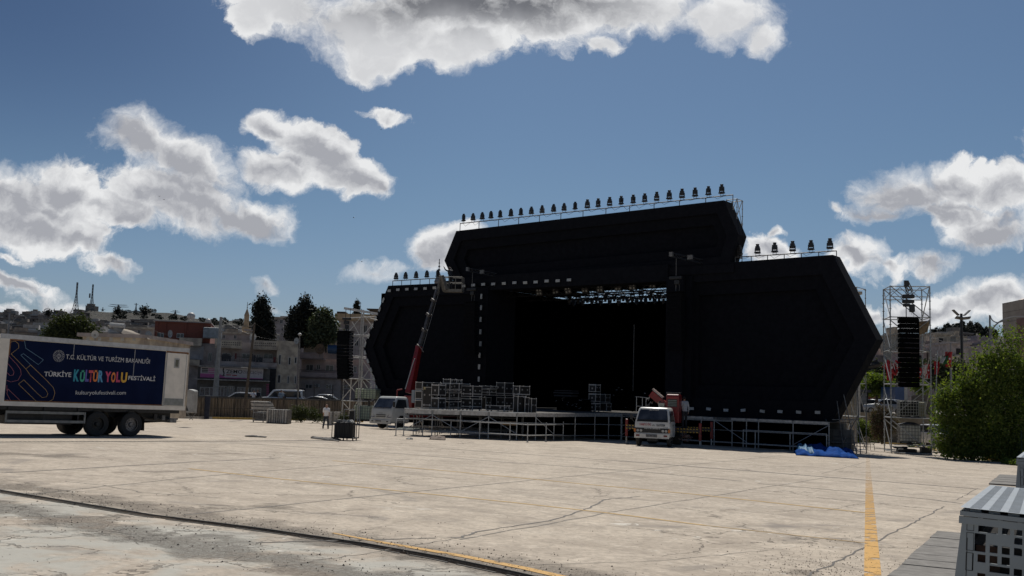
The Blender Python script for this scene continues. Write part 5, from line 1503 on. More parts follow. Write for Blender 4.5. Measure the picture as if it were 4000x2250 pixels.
# ------------------------------------------------------------------ small rim lights on the panels
def rim_light():
    T = thing('rim_light', 'x', 'stage light')
    MB().cb((0, 0, 0), (.40, .10, .22)).build('housing', blk, T)
    MB().cb((0, -.056, 0), (.37, .012, .195)).build('face', lampm, T)
    MB().tube((-.1, 0, 0), (-.1, .15, 0), .02, 4).tube((.1, 0, 0), (.1, .15, 0), .02, 4).build('bracket', blk, T)
    return T
rl = rim_light(); first = [True]
def put_rim(x, y, w, roll, label, group, sc_=1.0, dzr=0.0):
    P = at_w(x, y, w)
    if first[0]: first[0] = False; o = rl; o.location = P
    else: o = dup(rl, P)
    o['label'] = label; o['group'] = group
    o.rotation_euler = (R(rnd.uniform(-12, 8)), roll, RZ); o.scale = (sc_, 1, sc_)
    return o
ll = W0 - .12
for i, (x, y) in enumerate(((1522, 1136), (1556, 1132), (1591, 1130), (1626, 1129), (1662, 1127), (1699, 1124))):
    put_rim(x, y, ll, 0, '%s small white light along the top rim of the left wing panel' % ORD[i], 'rim lights on top of the left wing')
for i, (x, y) in enumerate(((1498, 1174), (1484, 1209), (1468, 1245), (1454, 1277), (1441, 1314), (1427, 1348))):
    put_rim(x, y, ll, -1.15, '%s small white light down the upper slanting rim of the left wing panel' % (['top', 'second', 'third', 'fourth', 'fifth', 'lowest'][i]), 'rim lights on the upper slant of the left wing')
for i, (x, y) in enumerate(((1427, 1378), (1438, 1411), (1450, 1445), (1462, 1479), (1473, 1514), (1484, 1544))):
    put_rim(x, y, ll, 1.1, '%s small white light down the lower slanting rim of the left wing panel' % (['top', 'second', 'third', 'fourth', 'fifth', 'lowest'][i]), 'rim lights on the lower slant of the left wing')
for i, (x, y) in enumerate(((1812, 1117), (1850, 1114), (1889, 1111), (1928, 1110), (1970, 1107), (2011, 1105), (2053, 1104), (2094, 1102), (2137, 1098), (2180, 1097), (2224, 1094))):
    put_rim(x, y, W0 - .32, 0, '%s small white light on the beam over the stage opening, counted from the left' % ORD[i], 'rim lights on the header beam')
for i, (x, y) in enumerate(((1882, 1158), (1881, 1202), (1879, 1248), (1878, 1296), (1878, 1343), (1875, 1388), (1873, 1433), (1872, 1481))):
    put_rim(x, y, W0 - .45, math.pi / 2, '%s small white light down the column left of the stage opening' % (['top', 'second', 'third', 'fourth', 'fifth', 'sixth', 'seventh', 'lowest'][i]), 'rim lights on the left column')
for i, (x, y) in enumerate(((2703, 1596), (2769, 1598), (2837, 1603), (2904, 1603), (2979, 1606), (3048, 1608), (3121, 1610), (3195, 1611))):
    put_rim(x, y, ll, rnd.uniform(-.12, .12), '%s small white light along the foot of the right wing panel, counted from the left' % ORD[i], 'rim lights at the foot of the right wing', .88)
put_rim(1761, 1053, ll, 1.25, 'lone tilted small white light behind the worker in the lift basket', 'rim lights on the upper panel')
# four-eyed blinders under the roof
bl = thing('blinder_light', 'x', 'stage light')
MB().cb((0, 0, 0), (.55, .2, .55)).build('housing', blk, bl)
m_ = MB()
for a in (-.13, .13):
    for b in (-.13, .13): m_.tube((a, -.11, b), (a, -.105, b), .075, 10)
m_.build('lens', M('blinder_lens', (.22, .22, .21), (.30, .30, .28), 12, .3), bl)
for i, (x, y) in enumerate(((2108, 1139), (2172, 1136), (2220, 1132), (2287, 1129), (2346, 1126), (2416, 1121), (2472, 1117), (2551, 1111))):
    P = at_w(x, y, W0 + 1.6 + .4 * (i % 2))
    lab = '%s four-eyed blinder light under the stage roof, counted from the left' % ORD[i]
    if i == 0: bl.location = P; bl.rotation_euler = (.3, 0, RZ); bl['label'] = lab; bl['group'] = 'blinder lights under the stage roof'; o = bl
    else: o = dup(bl, P, RZ, lab, 'blinder lights under the stage roof'); o.rotation_euler = (rnd.uniform(0, .6), rnd.uniform(-.2, .2), RZ)
# hanging moving lights under the roof, silhouetted against the sky
for i in range(22):
    x = 2225 + i * 17.5; y = 1136 + (i % 3) * 5
    P = at_w(x, y, W0 + 8.5 + (i % 2) * 2.6)
    P.z = 9.95 + rnd.uniform(-.12, .05)
    o = put_light(i % 2 == 0, P, RZ, '%s black spotlight hanging under the stage roof, counted from the left' % ORD[i], 'spotlights hanging under the stage roof', .85)
    o.rotation_euler = (math.pi, 0, RZ + rnd.uniform(-.6, .6))
# ------------------------------------------------------------------ decks and scaffolding
def dk_z(P): return gz(P)
redb = M('red_coupler', (.30, .05, .04), None, 4, .6)
def scaffold(label, pts, ztop, zr, drop=0.0, fascia=.20, brace=True, name='stage_deck', top=True, back=None, mfas=None, base=True):
    """pts: plan points of the front line of a raised deck, uprights at each"""
    o = pts[0]
    T = thing(name, label, 'stage deck' if top else 'scaffold', Vector((o.x, o.y, 0)))
    loc = lambda p, z: Vector((p.x - o.x, p.y - o.y, z))
    for i, p in enumerate(pts):
        g_ = gz(p)
        MB().tube(loc(p, g_ + .02), loc(p, ztop - .02), .03, 7).build('upright', galv, T)
        m_ = MB().cb(loc(p, g_ + .012), (.16, .16, .016)).tube(loc(p, g_ + .02), loc(p, g_ + .28), .019, 6); m_.build('base_jack', galv_d, T)
    for a, b in zip(pts[:-1], pts[1:]):
        for z in zr: MB().tube(loc(a, gz(a) + z if z < 9 else z), loc(b, gz(b) + z), .026, 6).build('rail', galv, T)
        if fascia:
            d = (b - a).normalized(); nn = Vector((d.y, -d.x, 0)) * .03
            q = [loc(a + d * .05 + nn, ztop - fascia), loc(b - d * .05 + nn, ztop - fascia), loc(b - d * .05 + nn, ztop), loc(a + d * .05 + nn, ztop)]
            m_ = MB().add(q + [v - nn * 1.6 for v in q], [(0, 1, 2, 3), (7, 6, 5, 4), (0, 4, 5, 1), (3, 2, 6, 7), (0, 3, 7, 4), (1, 5, 6, 2)])
            m_.build('fascia_beam', mfas or steelw, T)
    if brace:
        for i, (a, b) in enumerate(zip(pts[:-1], pts[1:])):
            if brace is True or i in brace:
                za, zb = gz(a) + .35, ztop - fascia - .05
                if i % 2: za, zb = zb, za
                MB().tube(loc(a, za), loc(b, zb), .022, 5).build('brace', galv, T)
    return T
def deckslab(label, poly, z0, z1, name, m):
    c = sum(poly, Vector()) / len(poly); m_ = MB()
    m_.prism([(p.x - c.x, p.y - c.y) for p in poly], z0, z1, axis='z')
    return m_.build(name, m, loc=Vector((c.x, c.y, 0)))
ZD = .75
ply = M('deck_plywood', (.055, .045, .038), (.035, .03, .026), 4, .8)
# thrust: front left, front right corner, turned flank
A_ = W(-41.34, 42.44); B_ = W(-36.16, 46.27); C2 = at_t(2165, 1620, 60.5); C2.z = 0; D_ = W(-36.9, 54.3)
D0 = W(-36.9, 57.8); E0 = W(-47.0, 57.8)
back_l = A_ + (A_ - Vector((0, 0, 0))).normalized() * 0 + EN * 7 - EE * 1.5
thr = [A_, B_, C2, W(-36.4, 54.6), W(-36.9, 57.6), W(-46.5, 57.6)]
t1 = [A_.lerp(B_, i / 4) for i in range(5)] + [B_.lerp(C2, .5), C2, C2.lerp(W(-36.4, 54.6), .5), W(-36.4, 54.6), W(-36.4, 56.2), W(-36.4, 57.7)]
T = scaffold('front thrust deck on steel scaffolding with a pale metal edge, loaded with flight cases', t1, ZD, (.3, 1.0, 1.55), fascia=.22, brace=[0, 1, 2, 3, 5])
slab_ = deckslab('', thr, ZD - .05, ZD - .005, 'deck_board', ply); slab_.parent = T; slab_.location = slab_.location - Vector((t1[0].x, t1[0].y, 0))
# inner posts below the thrust
o_ = t1[0]
for i in range(6):
    for j in range(4):
        p = A_.lerp(B_, (i + .3) / 5) + Vector((0, 1, 0)) * (1.8 + j * 2.0)
        MB().tube(Vector((p.x - o_.x, p.y - o_.y, gz(p))), Vector((p.x - o_.x, p.y - o_.y, ZD - .1)), .028, 5).build('upright', galv_d, T)
for j in range(4):
    for z in (.45, 1.2):
        p, q = A_ + Vector((0, 1.8 + j * 2, 0)), B_ + Vector((0, 1.8 + j * 2, 0))
        MB().tube(Vector((p.x - o_.x, p.y - o_.y, gz(p) + z)), Vector((q.x - o_.x, q.y - o_.y, gz(q) + z)), .024, 5).build('rail', galv_d, T)
for i in range(5):
    p = A_.lerp(B_, (i + .3) / 5); a = p + Vector((0, 1.8, 0)); b = p + Vector((.4, 5.8, 0))
    MB().tube(Vector((a.x - o_.x, a.y - o_.y, ZD - .1)), Vector((b.x - o_.x, b.y - o_.y, gz(b) + .2)), .022, 5).build('brace', galv_d, T)
# lower step frame in front of the thrust
S0 = on_g(1546, 1702); S1 = on_g(2000, 1722); S2 = on_g(2198, 1718)
fp = [S0] + [on_g(x, y) for x, y in ((1650, 1702), (1760, 1709), (1873, 1716), (1991, 1722), (2060, 1727), (2132, 1725), (2199, 1721))]
scaffold('low empty step frame of silver tubes standing before the loaded deck', fp, gz(S0) + 1.0, (.36, .95), fascia=0, brace=[], name='step_staging', top=False)
fq = [p + (Vector((p.x, p.y, 0)).normalized()) * 1.3 for p in fp[:1]] 
# main deck front
mp = [W(u, 57.8) for u in (-36.4, -34.4, -32.6, -30.6, -28.5)]
T = scaffold('main stage deck edge behind the red crane truck, on dark scaffolding', mp, ZD, (.25, 1.0, 1.55), fascia=.14, brace=[0], mfas=galv_d)
o_ = mp[0]
s2 = deckslab('', [W(-52.5, 57.8), W(-28.5, 57.8), W(-28.5, 73.2), W(-52.5, 73.2)], ZD - .06, ZD - .01, 'deck_board', ply); s2.parent = T; s2.location -= Vector((o_.x, o_.y, 0))
def at58(x, y=1640): 
    p = at_w(x, y, 57.8); p.z = 0; return p
rp = [at58(x) for x in (2665, 2790, 2916, 2963, 3098, 3238)]
T = scaffold('right stage deck edge of pale beams on silver scaffold tubes under the right wing panel', rp, ZD, (.28, 1.0, 1.6), fascia=.14, brace=[1, 4])
o_ = rp[0]
s2 = deckslab('', [W(-28.4, 57.8), W(-22.6, 57.8), W(-22.6, 61.5), W(-28.4, 61.5)], ZD - .06, ZD - .01, 'deck_board', ply); s2.parent = T; s2.location -= Vector((o_.x, o_.y, 0))
fr2 = [at_w(x, 1700, 56.6) for x in (2903, 2950, 3086, 3229)]
for p in fr2: p.z = 0
scaffold('row of short scaffold posts with two rails standing before the right deck', fr2, gz(fr2[0]) + 1.12, (.28, 1.08), fascia=0, brace=[], name='step_staging', top=False)
# stairs: ladder of metal steps at the right end
T = thing('step_unit', 'grey metal step unit with four treads under the right end of the deck', 'steps', on_g(3190, 1750), RZ)
for i in range(4): MB().box(-.95, .1 * i, .22 + .27 * i, .95, .1 * i + .25, .27 + .27 * i).build('tread', galv, T)
for x in (-1.0, 1.0): MB().tube((x, 0, 0), (x, 0, 1.25), .03).tube((x, .5, 0), (x, .5, 1.25), .03).tube((x, 0, 1.2), (x, .5, 1.2), .03).build('upright', galv, T)
# dark clutter below the deck
T = thing('stacked_blocks', 'pale concrete ballast blocks stacked in the dark under the right deck', 'ballast', W(-26, 59.6, gz(W(-26, 59.6))), RZ)
bm_ = M('dusty_block', (.13, .13, .12), (.08, .08, .075), 2, .9)
for (x0, x1) in ((-4.6, -3.0), (-1.6, -.2), (2.0, 4.4)):
    m_ = MB(); n = int((x1 - x0) / .55)
    for i in range(n):
        for j in range(3): m_.box(x0 + i * .55, 0, .1 + j * .42, x0 + i * .55 + .53, .5, .5 + j * .42)
    m_.build('block', bm_, T)
o = MB().cb((0, 0, .36), (1.3, .9, .66)).build('wooden_crate', M('dark_crate_wood', (.10, .05, .025), (.07, .035, .02), 4, .7), loc=on_g(3028, 1746), rz=RZ, bevel=.02)
tag(o, 'brown wooden crate with metal corners under the right deck', 'crate')
m_ = MB()
for x in (-.66, .66):
    for z in (.06, .66): m_.cb((x, -.46, z), (.06, .03, .08))
m_.build('corner_plate', galv, o)
o = deckslab('', [W(-55, 58.6), W(-22.8, 58.6), W(-22.8, 58.7), W(-55, 58.7)], -1.0, .6, 'under_cloth', cloth3); tag(o, 'black cloth hung below the stage deck behind the scaffold tubes', 'cloth')
# supporting scaffolds behind the facade tips
def bay_tower(name, label, P, rz, nx, ny, bw, bd, bh, nh, m=galv, r=.028, brace=True, cat='scaffold', z0=0.0):
    T = thing(name, label, cat, P, rz)
    for i in range(nx + 1):
        for j in range(ny + 1):
            m_ = MB().tube((i * bw, j * bd, z0), (i * bw, j * bd, bh * nh), r, 6)
            for k_ in range(int(bh * nh / .5)): m_.tube((i * bw, j * bd, .4 + k_ * .5), (i * bw, j * bd, .44 + k_ * .5), r * 2.0, 6)
            m_.build('upright', m, T)
    for k_ in range(nh + 1):
        z = min(k_ * bh + .12, bh * nh - .03)
        if z < z0: continue
        m_ = MB()
        for j in range(ny + 1): m_.tube((0, j * bd, z), (nx * bw, j * bd, z), r * .85, 6)
        for i in range(nx + 1): m_.tube((i * bw, 0, z), (i * bw, ny * bd, z), r * .85, 6)
        m_.build('rail', m, T)
    if brace:
        for k_ in range(nh):
            if k_ * bh < z0: continue
            m_ = MB(); a, b = (0, nx * bw) if k_ % 2 else (nx * bw, 0)
            for j in range(ny + 1): m_.tube((a, j * bd, k_ * bh + .12), (b, j * bd, (k_ + 1) * bh), r * .85, 6)
            m_.tube((0, 0, k_ * bh + .12), (0, ny * bd, (k_ + 1) * bh), r * .8, 6); m_.tube((nx * bw, ny * bd, k_ * bh + .12), (nx * bw, 0, (k_ + 1) * bh), r * .8, 6)
            m_.build('brace', m, T)
    return T
bay_tower('scaffold_tower', 'scaffold tower standing behind the right tip of the upper panel', W(UC + 11.45, 60.9, -1.0), RZ, 1, 1, .75, .8, 2.0, 8)
bay_tower('scaffold_tower', 'scaffold tower peeking out behind the right wing tip', W(UC + 17.6, 61.6, -1.05), RZ, 1, 1, 1.5, 1.6, 2.0, 4)
bay_tower('scaffold_tower', 'upper scaffold showing behind the slanting edge of the right wing', W(UC + 18.9, 61.6, -1.05), RZ, 1, 1, .9, 1.6, 2.0, 5)
T = thing('scaffold_props', 'leaning silver props holding up the right end of the stage', 'scaffold', W(UC + 19.0, 59.2, gz(W(0, 59.2))), RZ)
for (a, b) in (((.1, 0, 0), (-.4, .6, 1.9)), ((.9, 0, 0), (.2, .8, 3.0)), ((1.5, .4, 0), (.6, .8, 3.4)), ((1.8, .2, 0), (1.2, 1.4, 3.8)), ((1.9, .9, 0), (1.9, .9, 4.2)), ((.1, 0, .6), (1.9, .9, .6)), ((.2, 0, 1.9), (1.5, .8, 1.95)), ((.5, 0, 0), (1.4, 1, 2.2))):
    MB().tube(a, b, .03, 6).build('prop', galv_d, T)
MB().box(-.5, .9, 0, .55, 1.4, 1.7).build('block_wall', bm_, T)
# ------------------------------------------------------------------ line arrays
def line_array(label, P, rz, n, w_, h_, d_, curve, mat=None, name='line_array', tilt=0.0, side=False, gap=.006, hd=True):
    T = thing(name, label, 'speaker array', P, rz)
    mt = mat or blk
    z = 0.0; y = 0.0; ang = tilt
    for i in range(n):
        M_ = Matrix.Translation((0, y, z)) @ Matrix.Rotation(ang, 4, 'X')
        m_ = MB().prism([(-d_ / 2, -h_ + gap), (d_ / 2, -h_ * .86), (d_ / 2, -h_ * .14), (-d_ / 2, 0)], -w_ / 2, w_ / 2, axis='x')
        m_.v = [tuple(M_ @ Vector(v)) for v in m_.v]
        c = m_.build('cabinet', mt, T, bevel=.012)
        q = MB()
        for s_ in (-1, 1): q.cb((s_ * (w_ / 2 + .012), 0, -h_ * .5), (.02, d_ * .5, h_ * .35), M_)
        q.build('rigging_plate', galv_d if side else mt, c)
        if side and i > 5:
            q = MB().cb((w_ / 2 - .18, d_ / 2 + .0, -h_ + .01), (.24, .08, .012), M_); q.build('flange', galv, c)
        nx_ = M_ @ Vector((0, 0, -h_)); y, z = nx_.y, nx_.z
        ang += curve * (i / n)
    m_ = MB().box(-w_ / 2, -d_ / 2 - .1, .02, w_ / 2, d_ / 2 + .1, .10)
    m_.build('top_bar', mt, T)
    return T, z
# right tower
PT = on_g(3482, 1771)
rt = at_t(3482, 1771, (PT - EYE).dot(_f))
dep = (PT - EYE).dot(_f)
s_px = dep / 4000
T = bay_tower('scaffold_tower', 'free-standing silver scaffold tower at the right holding a speaker array', PT, -.16, 1, 1, 2.35, 2.1, 2.07, 5, r=.037, cat='scaffold tower')
m_ = MB()
for j in (0, 2.1): 
    for i in range(4): m_.tube((2.35 * i / 4, j, 10.25 if i % 2 else 9.7), (2.35 * (i + 1) / 4, j, 9.7 if i % 2 else 10.25), .022, 5)
    m_.tube((0, j, 9.68), (2.35, j, 9.68), .028, 6)
m_.build('truss_web', galv, T)
for (a, b) in (((2.35, 0, 0.1), (2.75, 0, 3.9)), ((2.55, .3, .1), (2.9, .6, 6.4)), ((0, 0, 8.2), (2.35, 0, 6.2)), ((0, 2.1, 6.2), (2.35, 2.1, 8.2))): MB().tube(a, b, .03, 6).build('brace', galv, T)
MB().add([(1.55, 0, 8.15), (2.3, 0, 8.2), (2.4, .9, 7.6), (1.9, .9, 7.4), (1.55, 0, 8.11), (2.3, 0, 8.16), (2.4, .9, 7.56), (1.9, .9, 7.36)], [(0, 1, 2, 3), (7, 6, 5, 4), (0, 4, 5, 1), (1, 5, 6, 2), (2, 6, 7, 3), (3, 7, 4, 0)]).build('plywood_platform', M('weathered_plywood', (.20, .15, .10), (.15, .11, .08), 5, .8), T)
dfront = dep - .35
Pa = at_t(3548, 1246, dfront)
T, zb = line_array('black hanging speaker array of many cabinets on the right scaffold tower', Pa, -.16, 14, 74 * s_px, 264 * s_px / 14, .55, .010, M('speaker_black', (.0035, .0035, .004), (.0028, .0028, .003), 8, .95, spec=.05))
# hoist above
T = thing('chain_hoist', 'black chain hoist and lifting bars hanging above the right speaker array', 'hoist', at_t(3548, 1240, dfront), -.16)
sc1 = s_px
m_ = MB().cb((0, 0, 82 * sc1), (46 * sc1, .35, 15 * sc1)).cb((0, 0, 62 * sc1), (44 * sc1, .3, 13 * sc1)).cb((-.1, 0, 48 * sc1), (26 * sc1, .25, 12 * sc1)); m_.build('lifting_bar', mvm, T, bevel=.05)
m_ = MB().cb((.22, 0, 36 * sc1), (20 * sc1, .3, 30 * sc1)); m_.build('motor', mvm, T, bevel=.05)
MB().tube((-.12, 0, 0), (-.12, 0, 135 * sc1), .028, 5).tube((.2, 0, 10 * sc1), (.2, 0, 36 * sc1), .01, 4).tube((.32, 0, 0), (.32, 0, 36 * sc1), .01, 4).build('chain', blk, T)
m_ = MB().cb((-.1, 0, 133 * sc1), (16 * sc1, .2, 22 * sc1)); truss(m_, (-.1, 0, 133 * sc1), (.5, 1.6, 108 * sc1), .25, .03); m_.build('outrigger_truss', mvm, T)
# ballast tanks
cage = M('cage_wire', (.50, .50, .49), (.38, .38, .38), 6, .4, .6)
def ibc(label, P, rz, body, w_=1.15, d_=1.0, h_=1.0, cover=False, wire_m=None):
    T = thing('ballast_tank', label, 'tank', P, rz)
    MB().box(-w_ / 2, 0, 0, w_ / 2, d_, .05).box(-w_ / 2, 0, .05, -w_ / 2 + .12, d_, .13).box(w_ / 2 - .12, 0, .05, w_ / 2, d_, .13).box(-.08, 0, .05, .08, d_, .13).build('pallet', blk, T)
    MB().box(-w_ / 2 + .03, .03, .14, w_ / 2 - .03, d_ - .03, .14 + h_ * .96).build('bottle', body, T, bevel=.08, smooth=False)
    m_ = MB(); z0, z1 = .12, .14 + h_
    for i in range(8):
        x = -w_ / 2 + w_ * i / 7; y = d_ * i / 7
        m_.tube((x, 0, z0), (x, 0, z1), .016, 4); m_.tube((x, d_, z0), (x, d_, z1), .010, 4)
        m_.tube((w_ / 2, y, z0), (w_ / 2, y, z1), .010, 4); m_.tube((-w_ / 2, y, z0), (-w_ / 2, y, z1), .010, 4)
    for j in range(6):
        z = z0 + (z1 - z0) * j / 5
        m_.path([(-w_ / 2, 0, z), (w_ / 2, 0, z), (w_ / 2, d_, z), (-w_ / 2, d_, z), (-w_ / 2, 0, z)], .017, 4)
    m_.build('cage', wire_m or cage, T)
    if cover: MB().add([(-w_ / 2 - .03, -.03, z1), (w_ / 2 + .03, -.03, z1 - .02), (w_ / 2, d_, z1 + .02), (-w_ / 2, d_, z1), (-w_ * .05, .4, z1 + .16), (w_ * .25, .5, z1 + .15)], [(0, 1, 5, 4), (1, 2, 5), (2, 3, 4, 5), (3, 0, 4)]).build('cover', blk, T)
    return T
ib_w = M('translucent_white_plastic', (.68, .67, .62), (.56, .56, .52), 2, .4); ib_g = M('greenish_plastic', (.56, .62, .44), (.48, .54, .38), 2, .4); ib_k = M('black_tank_plastic', (.008, .008, .009), None, 3, .6); ib_y = M('yellowed_plastic', (.32, .30, .18), None, 3, .4)
def base_at(x, y, t): return at_t(x, y, t)
ibc('white caged liquid tank with a black cover at the bottom of the right tower', base_at(3557, 1734, dep + .4), -.16, ib_w, 80 * s_px, .9, 66 * s_px, True, galv_d)
ibc('black caged tank on the second level of the right tower', base_at(3553, 1631, dep + .4), -.16, ib_k, 72 * s_px, .9, 58 * s_px)
ibc('yellowish caged tank tucked behind the black one in the right tower', base_at(3592, 1636, dep + 1.6), -.16, ib_y, 50 * s_px, .6, 60 * s_px)
# base clutter of the tower
T = thing('tower_base_frame', 'low steel frame with a black battery box at the foot of the right tower', 'frame', on_g(3492, 1772), -.16)
MB().tube((0, -.1, .06), (2.2, -.1, .06), .04).tube((0, .9, .06), (2.2, .9, .06), .04).tube((0, -.1, .55), (2.2, -.1, .55), .03).tube((0, .9, .4), (2.2, .9, .4), .03).build('frame_tube', galv, T)
MB().box(1.6, -.05, .08, 2.15, .5, .45).build('battery_box', blk, T, bevel=.02)
MB().box(.3, .2, .08, 1.4, .9, .3).box(.1, .4, .3, .9, .8, .42).build('cable_heap', blk, T, bevel=.05)
# plastic chair
def chair(P, rz, m, label):
    T = thing('plastic_chair', label, 'chair', P, rz)
    MB().box(-.24, -.22, .42, .24, .22, .45).build('seat', m, T, bevel=.01)
    mb = MB()
    for i in range(7):
        a = -1 + 2 * i / 6; b = -1 + 2 * (i + 1) / 6
        if i < 6: mb.tube((.23 * a, .24, .80 + .07 * (1 - a * a)), (.23 * b, .24, .80 + .07 * (1 - b * b)), .022, 5)
    mb.tube((-.23, .22, .44), (-.23, .24, .80), .022, 5).tube((.23, .22, .44), (.23, .24, .80), .022, 5)
    for x in (-.09, 0, .09): mb.box(x - .028, .225, .45, x + .028, .24, .83)
    mb.build('backrest', m, T)
    for sx in (-1, 1):
        MB().path([(sx * .25, -.2, .43), (sx * .27, -.18, .63), (sx * .25, .23, .66)], .018, 5).build('armrest', m, T)
        for sy in (-1, 1): MB().tube((sx * .22, sy * .2, .43), (sx * .26, sy * .25, 0), .024, 5, r2=.018).build('leg', m, T)
    return T
chair(on_g(3395, 1759), .25, M('dusty_chair_plastic', (.26, .22, .16), (.20, .17, .13), 5, .6), 'lone beige plastic armchair between the blue tarpaulin and the right tower')
# dark arrays on the facade columns
spk = M('speaker_cloth_black', (.0055, .006, .008), (.004, .0045, .006), 5, .95, spec=.1)
for (x, y0, y1, lab, wpx) in ((1842, 1182, 1388, 'dark curved speaker array hanging left of the stage opening', 40), (2640, 1145, 1370, 'dark curved speaker array hanging right of the stage opening', 50)):
    P = at_w(x, y0, W0 - 1.7); t = (P - EYE).dot(_f); P2 = at_w(x, y1, W0 - 1.7); n = 14; hh = (P.z - P2.z) / n
    T, zb = line_array(lab, P, RZ, n, 1.05, hh, .45, .035, spk)
    T = thing('chain_hoist', lab.replace('dark curved speaker array hanging', 'chain hoist over the dark speaker array'), 'hoist', P, RZ)
    MB().cb((0, 0, 1.0), (.9, .25, .22)).cb((.1, 0, .7), (.35, .25, .3)).build('motor', mvm, T, bevel=.04)
    MB().tube((0, 0, .1), (0, 0, 2.3), .02, 5).tube((.25, 0, .1), (.25, 0, .7), .012, 4).build('chain', galv_d, T)
    m_ = MB(); truss(m_, (-.1, -.3, 2.45), (1.0, 1.6, 2.2), .24, .028); m_.build('outrigger_truss', mvm, T)
    MB().cb((-.15, -.4, 2.5), (.25, .15, .28)).cb((1.15, -.25, 2.25), (.35, .12, .28)).build('truss_end', galv_d, T)
# ------------------------------------------------------------------ left tower
PL = at_t(1345, 1642, 84); PL.z = gz(PL)
sl = 84 / 4000
zt_ = lambda y: at_t(1400, y, 84).z
T = thing('scaffold_tower', 'white scaffold tower with a roof truss at the left end of the stage', 'scaffold tower', Vector((0, 0, 0)))
pp = lambda x, y, t=84: at_t(x, y, t)
wsc = M('white_scaffold_tube', (.62, .61, .58), (.48, .47, .45), 6, .45, .2)
for a, b in (((1343, 1476), (1334, 1655)), ((1420, 1210), (1403, 1660)), ((1413, 1212), (1396, 1655)), ((1465, 1500), (1462, 1600))): MB().tube(pp(*a), pp(*b), .05, 6).build('upright', wsc, T)
MB().tube(pp(1422, 1216, 88), pp(1408, 1655, 88), .04, 6).tube(pp(1372, 1480, 88), pp(1362, 1650, 88), .04, 6).build('upright', wsc, T)
for a, b in (((1344, 1206), (1476, 1226)), ((1368, 1242), (1470, 1236)), ((1420, 1236), (1474, 1250)), ((1378, 1307), (1440, 1310)), ((1378, 1311), (1436, 1315)), ((1376, 1390), (1428, 1394)), ((1336, 1478), (1458, 1482)), ((1334, 1565), (1452, 1568)), ((1334, 1656), (1440, 1662)), ((1376, 1396), (1430, 1400))):
    MB().tube(pp(*a), pp(*b), .04, 6).build('rail', wsc, T)
for a, b in (((1413, 1235), (1362, 1296)), ((1375, 1256), (1402, 1305)), ((1424, 1236), (1458, 1280)), ((1458, 1262), (1424, 1304)), ((1405, 1316), (1380, 1350)), ((1418, 1316), (1430, 1338)), ((1343, 1480), (1400, 1545)), ((1398, 1484), (1336, 1560)), ((1412, 1400), (1460, 1470)), ((1412, 1470), (1452, 1500)), ((1415, 1484), (1445, 1530)), ((1336, 1568), (1375, 1610)), ((1395, 1570), (1345, 1650)), ((1408, 1570), (1350, 1640)), ((1440, 1445), (1410, 1490)), ((1455, 1505), (1400, 1570))):
    MB().tube(pp(*a, 85), pp(*b, 85), .034, 5).build('brace', wsc, T)
MB().path([pp(1344, 1204), pp(1476, 1226)], .13, 4).build('roof_beam', wsc, T)
sp_ = M('speaker_black_dusty', (.006, .007, .009), (.004, .005, .006), 5, .95, spec=.08)
Pa = at_t(1350, 1298, 82.5)
T, zb = line_array('black curved speaker array with silver flanges hanging on the left tower', Pa, -.38, 14, 1.02, 178 * (82.5 / 4000) / 14, .85, .045, sp_, side=True, gap=0)
T = thing('chain_hoist', 'black hoist gear hanging above the left speaker array', 'hoist', at_t(1352, 1296, 82.5), -.2)
MB().cb((0, 0, 1.05), (.7, .3, .2)).cb((0, 0, .75), (.4, .3, .3)).cb((.05, 0, .4), (.3, .25, .3)).build('motor', mvm, T, bevel=.04)
MB().tube((-.1, 0, 0), (-.1, 0, 1.8), .025).tube((.3, 0, 1.0), (.3, 0, 1.9), .02).build('chain', blk, T)
m_ = MB(); m_.tube(Vector((0, 0, -3.8)), Vector((-.15, 0, -7.2)), .02, 4); m_.build('hanging_cable', blk, T)
ibc('pale green caged liquid tank on the upper level of the left tower', at_t(1425, 1564, 84), -.35, ib_g, 1.95, 1.0, .85, wire_m=galv_d)
ibc('pale green caged liquid tank on the ground level of the left tower', at_t(1410, 1645, 84), -.35, ib_g, 1.5, 1.0, 1.15, wire_m=galv_d)
T = thing('barrier_stack', 'dark framed stand at the foot of the left tower', 'frame', at_t(1362, 1650, 80), -.1)
MB().path([(-.4, 0, 0), (-.4, 0, 1.0), (.45, 0, 1.0), (.45, 0, 0)], .03).path([(-.3, .1, .5), (.4, .1, .5)], .02).build('frame_tube', galv, T); MB().box(0, .05, .1, .42, .3, .9).build('panel', blk, T)
# ------------------------------------------------------------------ box truck at the left
navy = M('navy_wrap', (.0030, .0095, .042), (.0024, .0075, .034), 1.2, .75, spec=.12)
wpan = M('scuffed_white_panel', (.76, .71, .63), (.66, .62, .55), 2.5, .5, det=8)
alu = M('brushed_rail', (.50, .50, .50), (.40, .40, .40), 4, .35, .3)
wood = M('orange_wood_strip', (.22, .10, .035), (.16, .07, .025), 5, .8)
UN = -39.0
TW = 22.0
TP = W(UN, TW, 0); TP.z = gz(TP)
bt = thing('box_truck', 'long box truck wrapped in dark blue with white and coloured festival lettering', 'truck', TP)
bt.rotation_euler = Quaternion((0, 0, 1), RZ).to_matrix().to_4x4().__matmul__(Matrix.Rotation(-SLOPE, 4, 'X')).to_euler()
bpy.context.view_layer.update()
BI = bt.matrix_world.inverted()
def bl_(px, py, dx=0.0):
    P = at_u(px, py, UN + dx); q = BI @ P
    return q.y, q.z
yr, ztR = bl_(740, 1362); yf, ztF = bl_(5, 1302)
zT = 3.84; zB = 1.14; y0_, y1_ = yf, yr
sx = -2.5
m_ = MB().box(sx, y0_, zB + .17, -.03, y1_, zT - .02); body = m_.build('cargo_body', wpan, bt)
yd, _ = bl_(645, 1480)     # front edge of the white door
yp, _ = bl_(26, 1450)
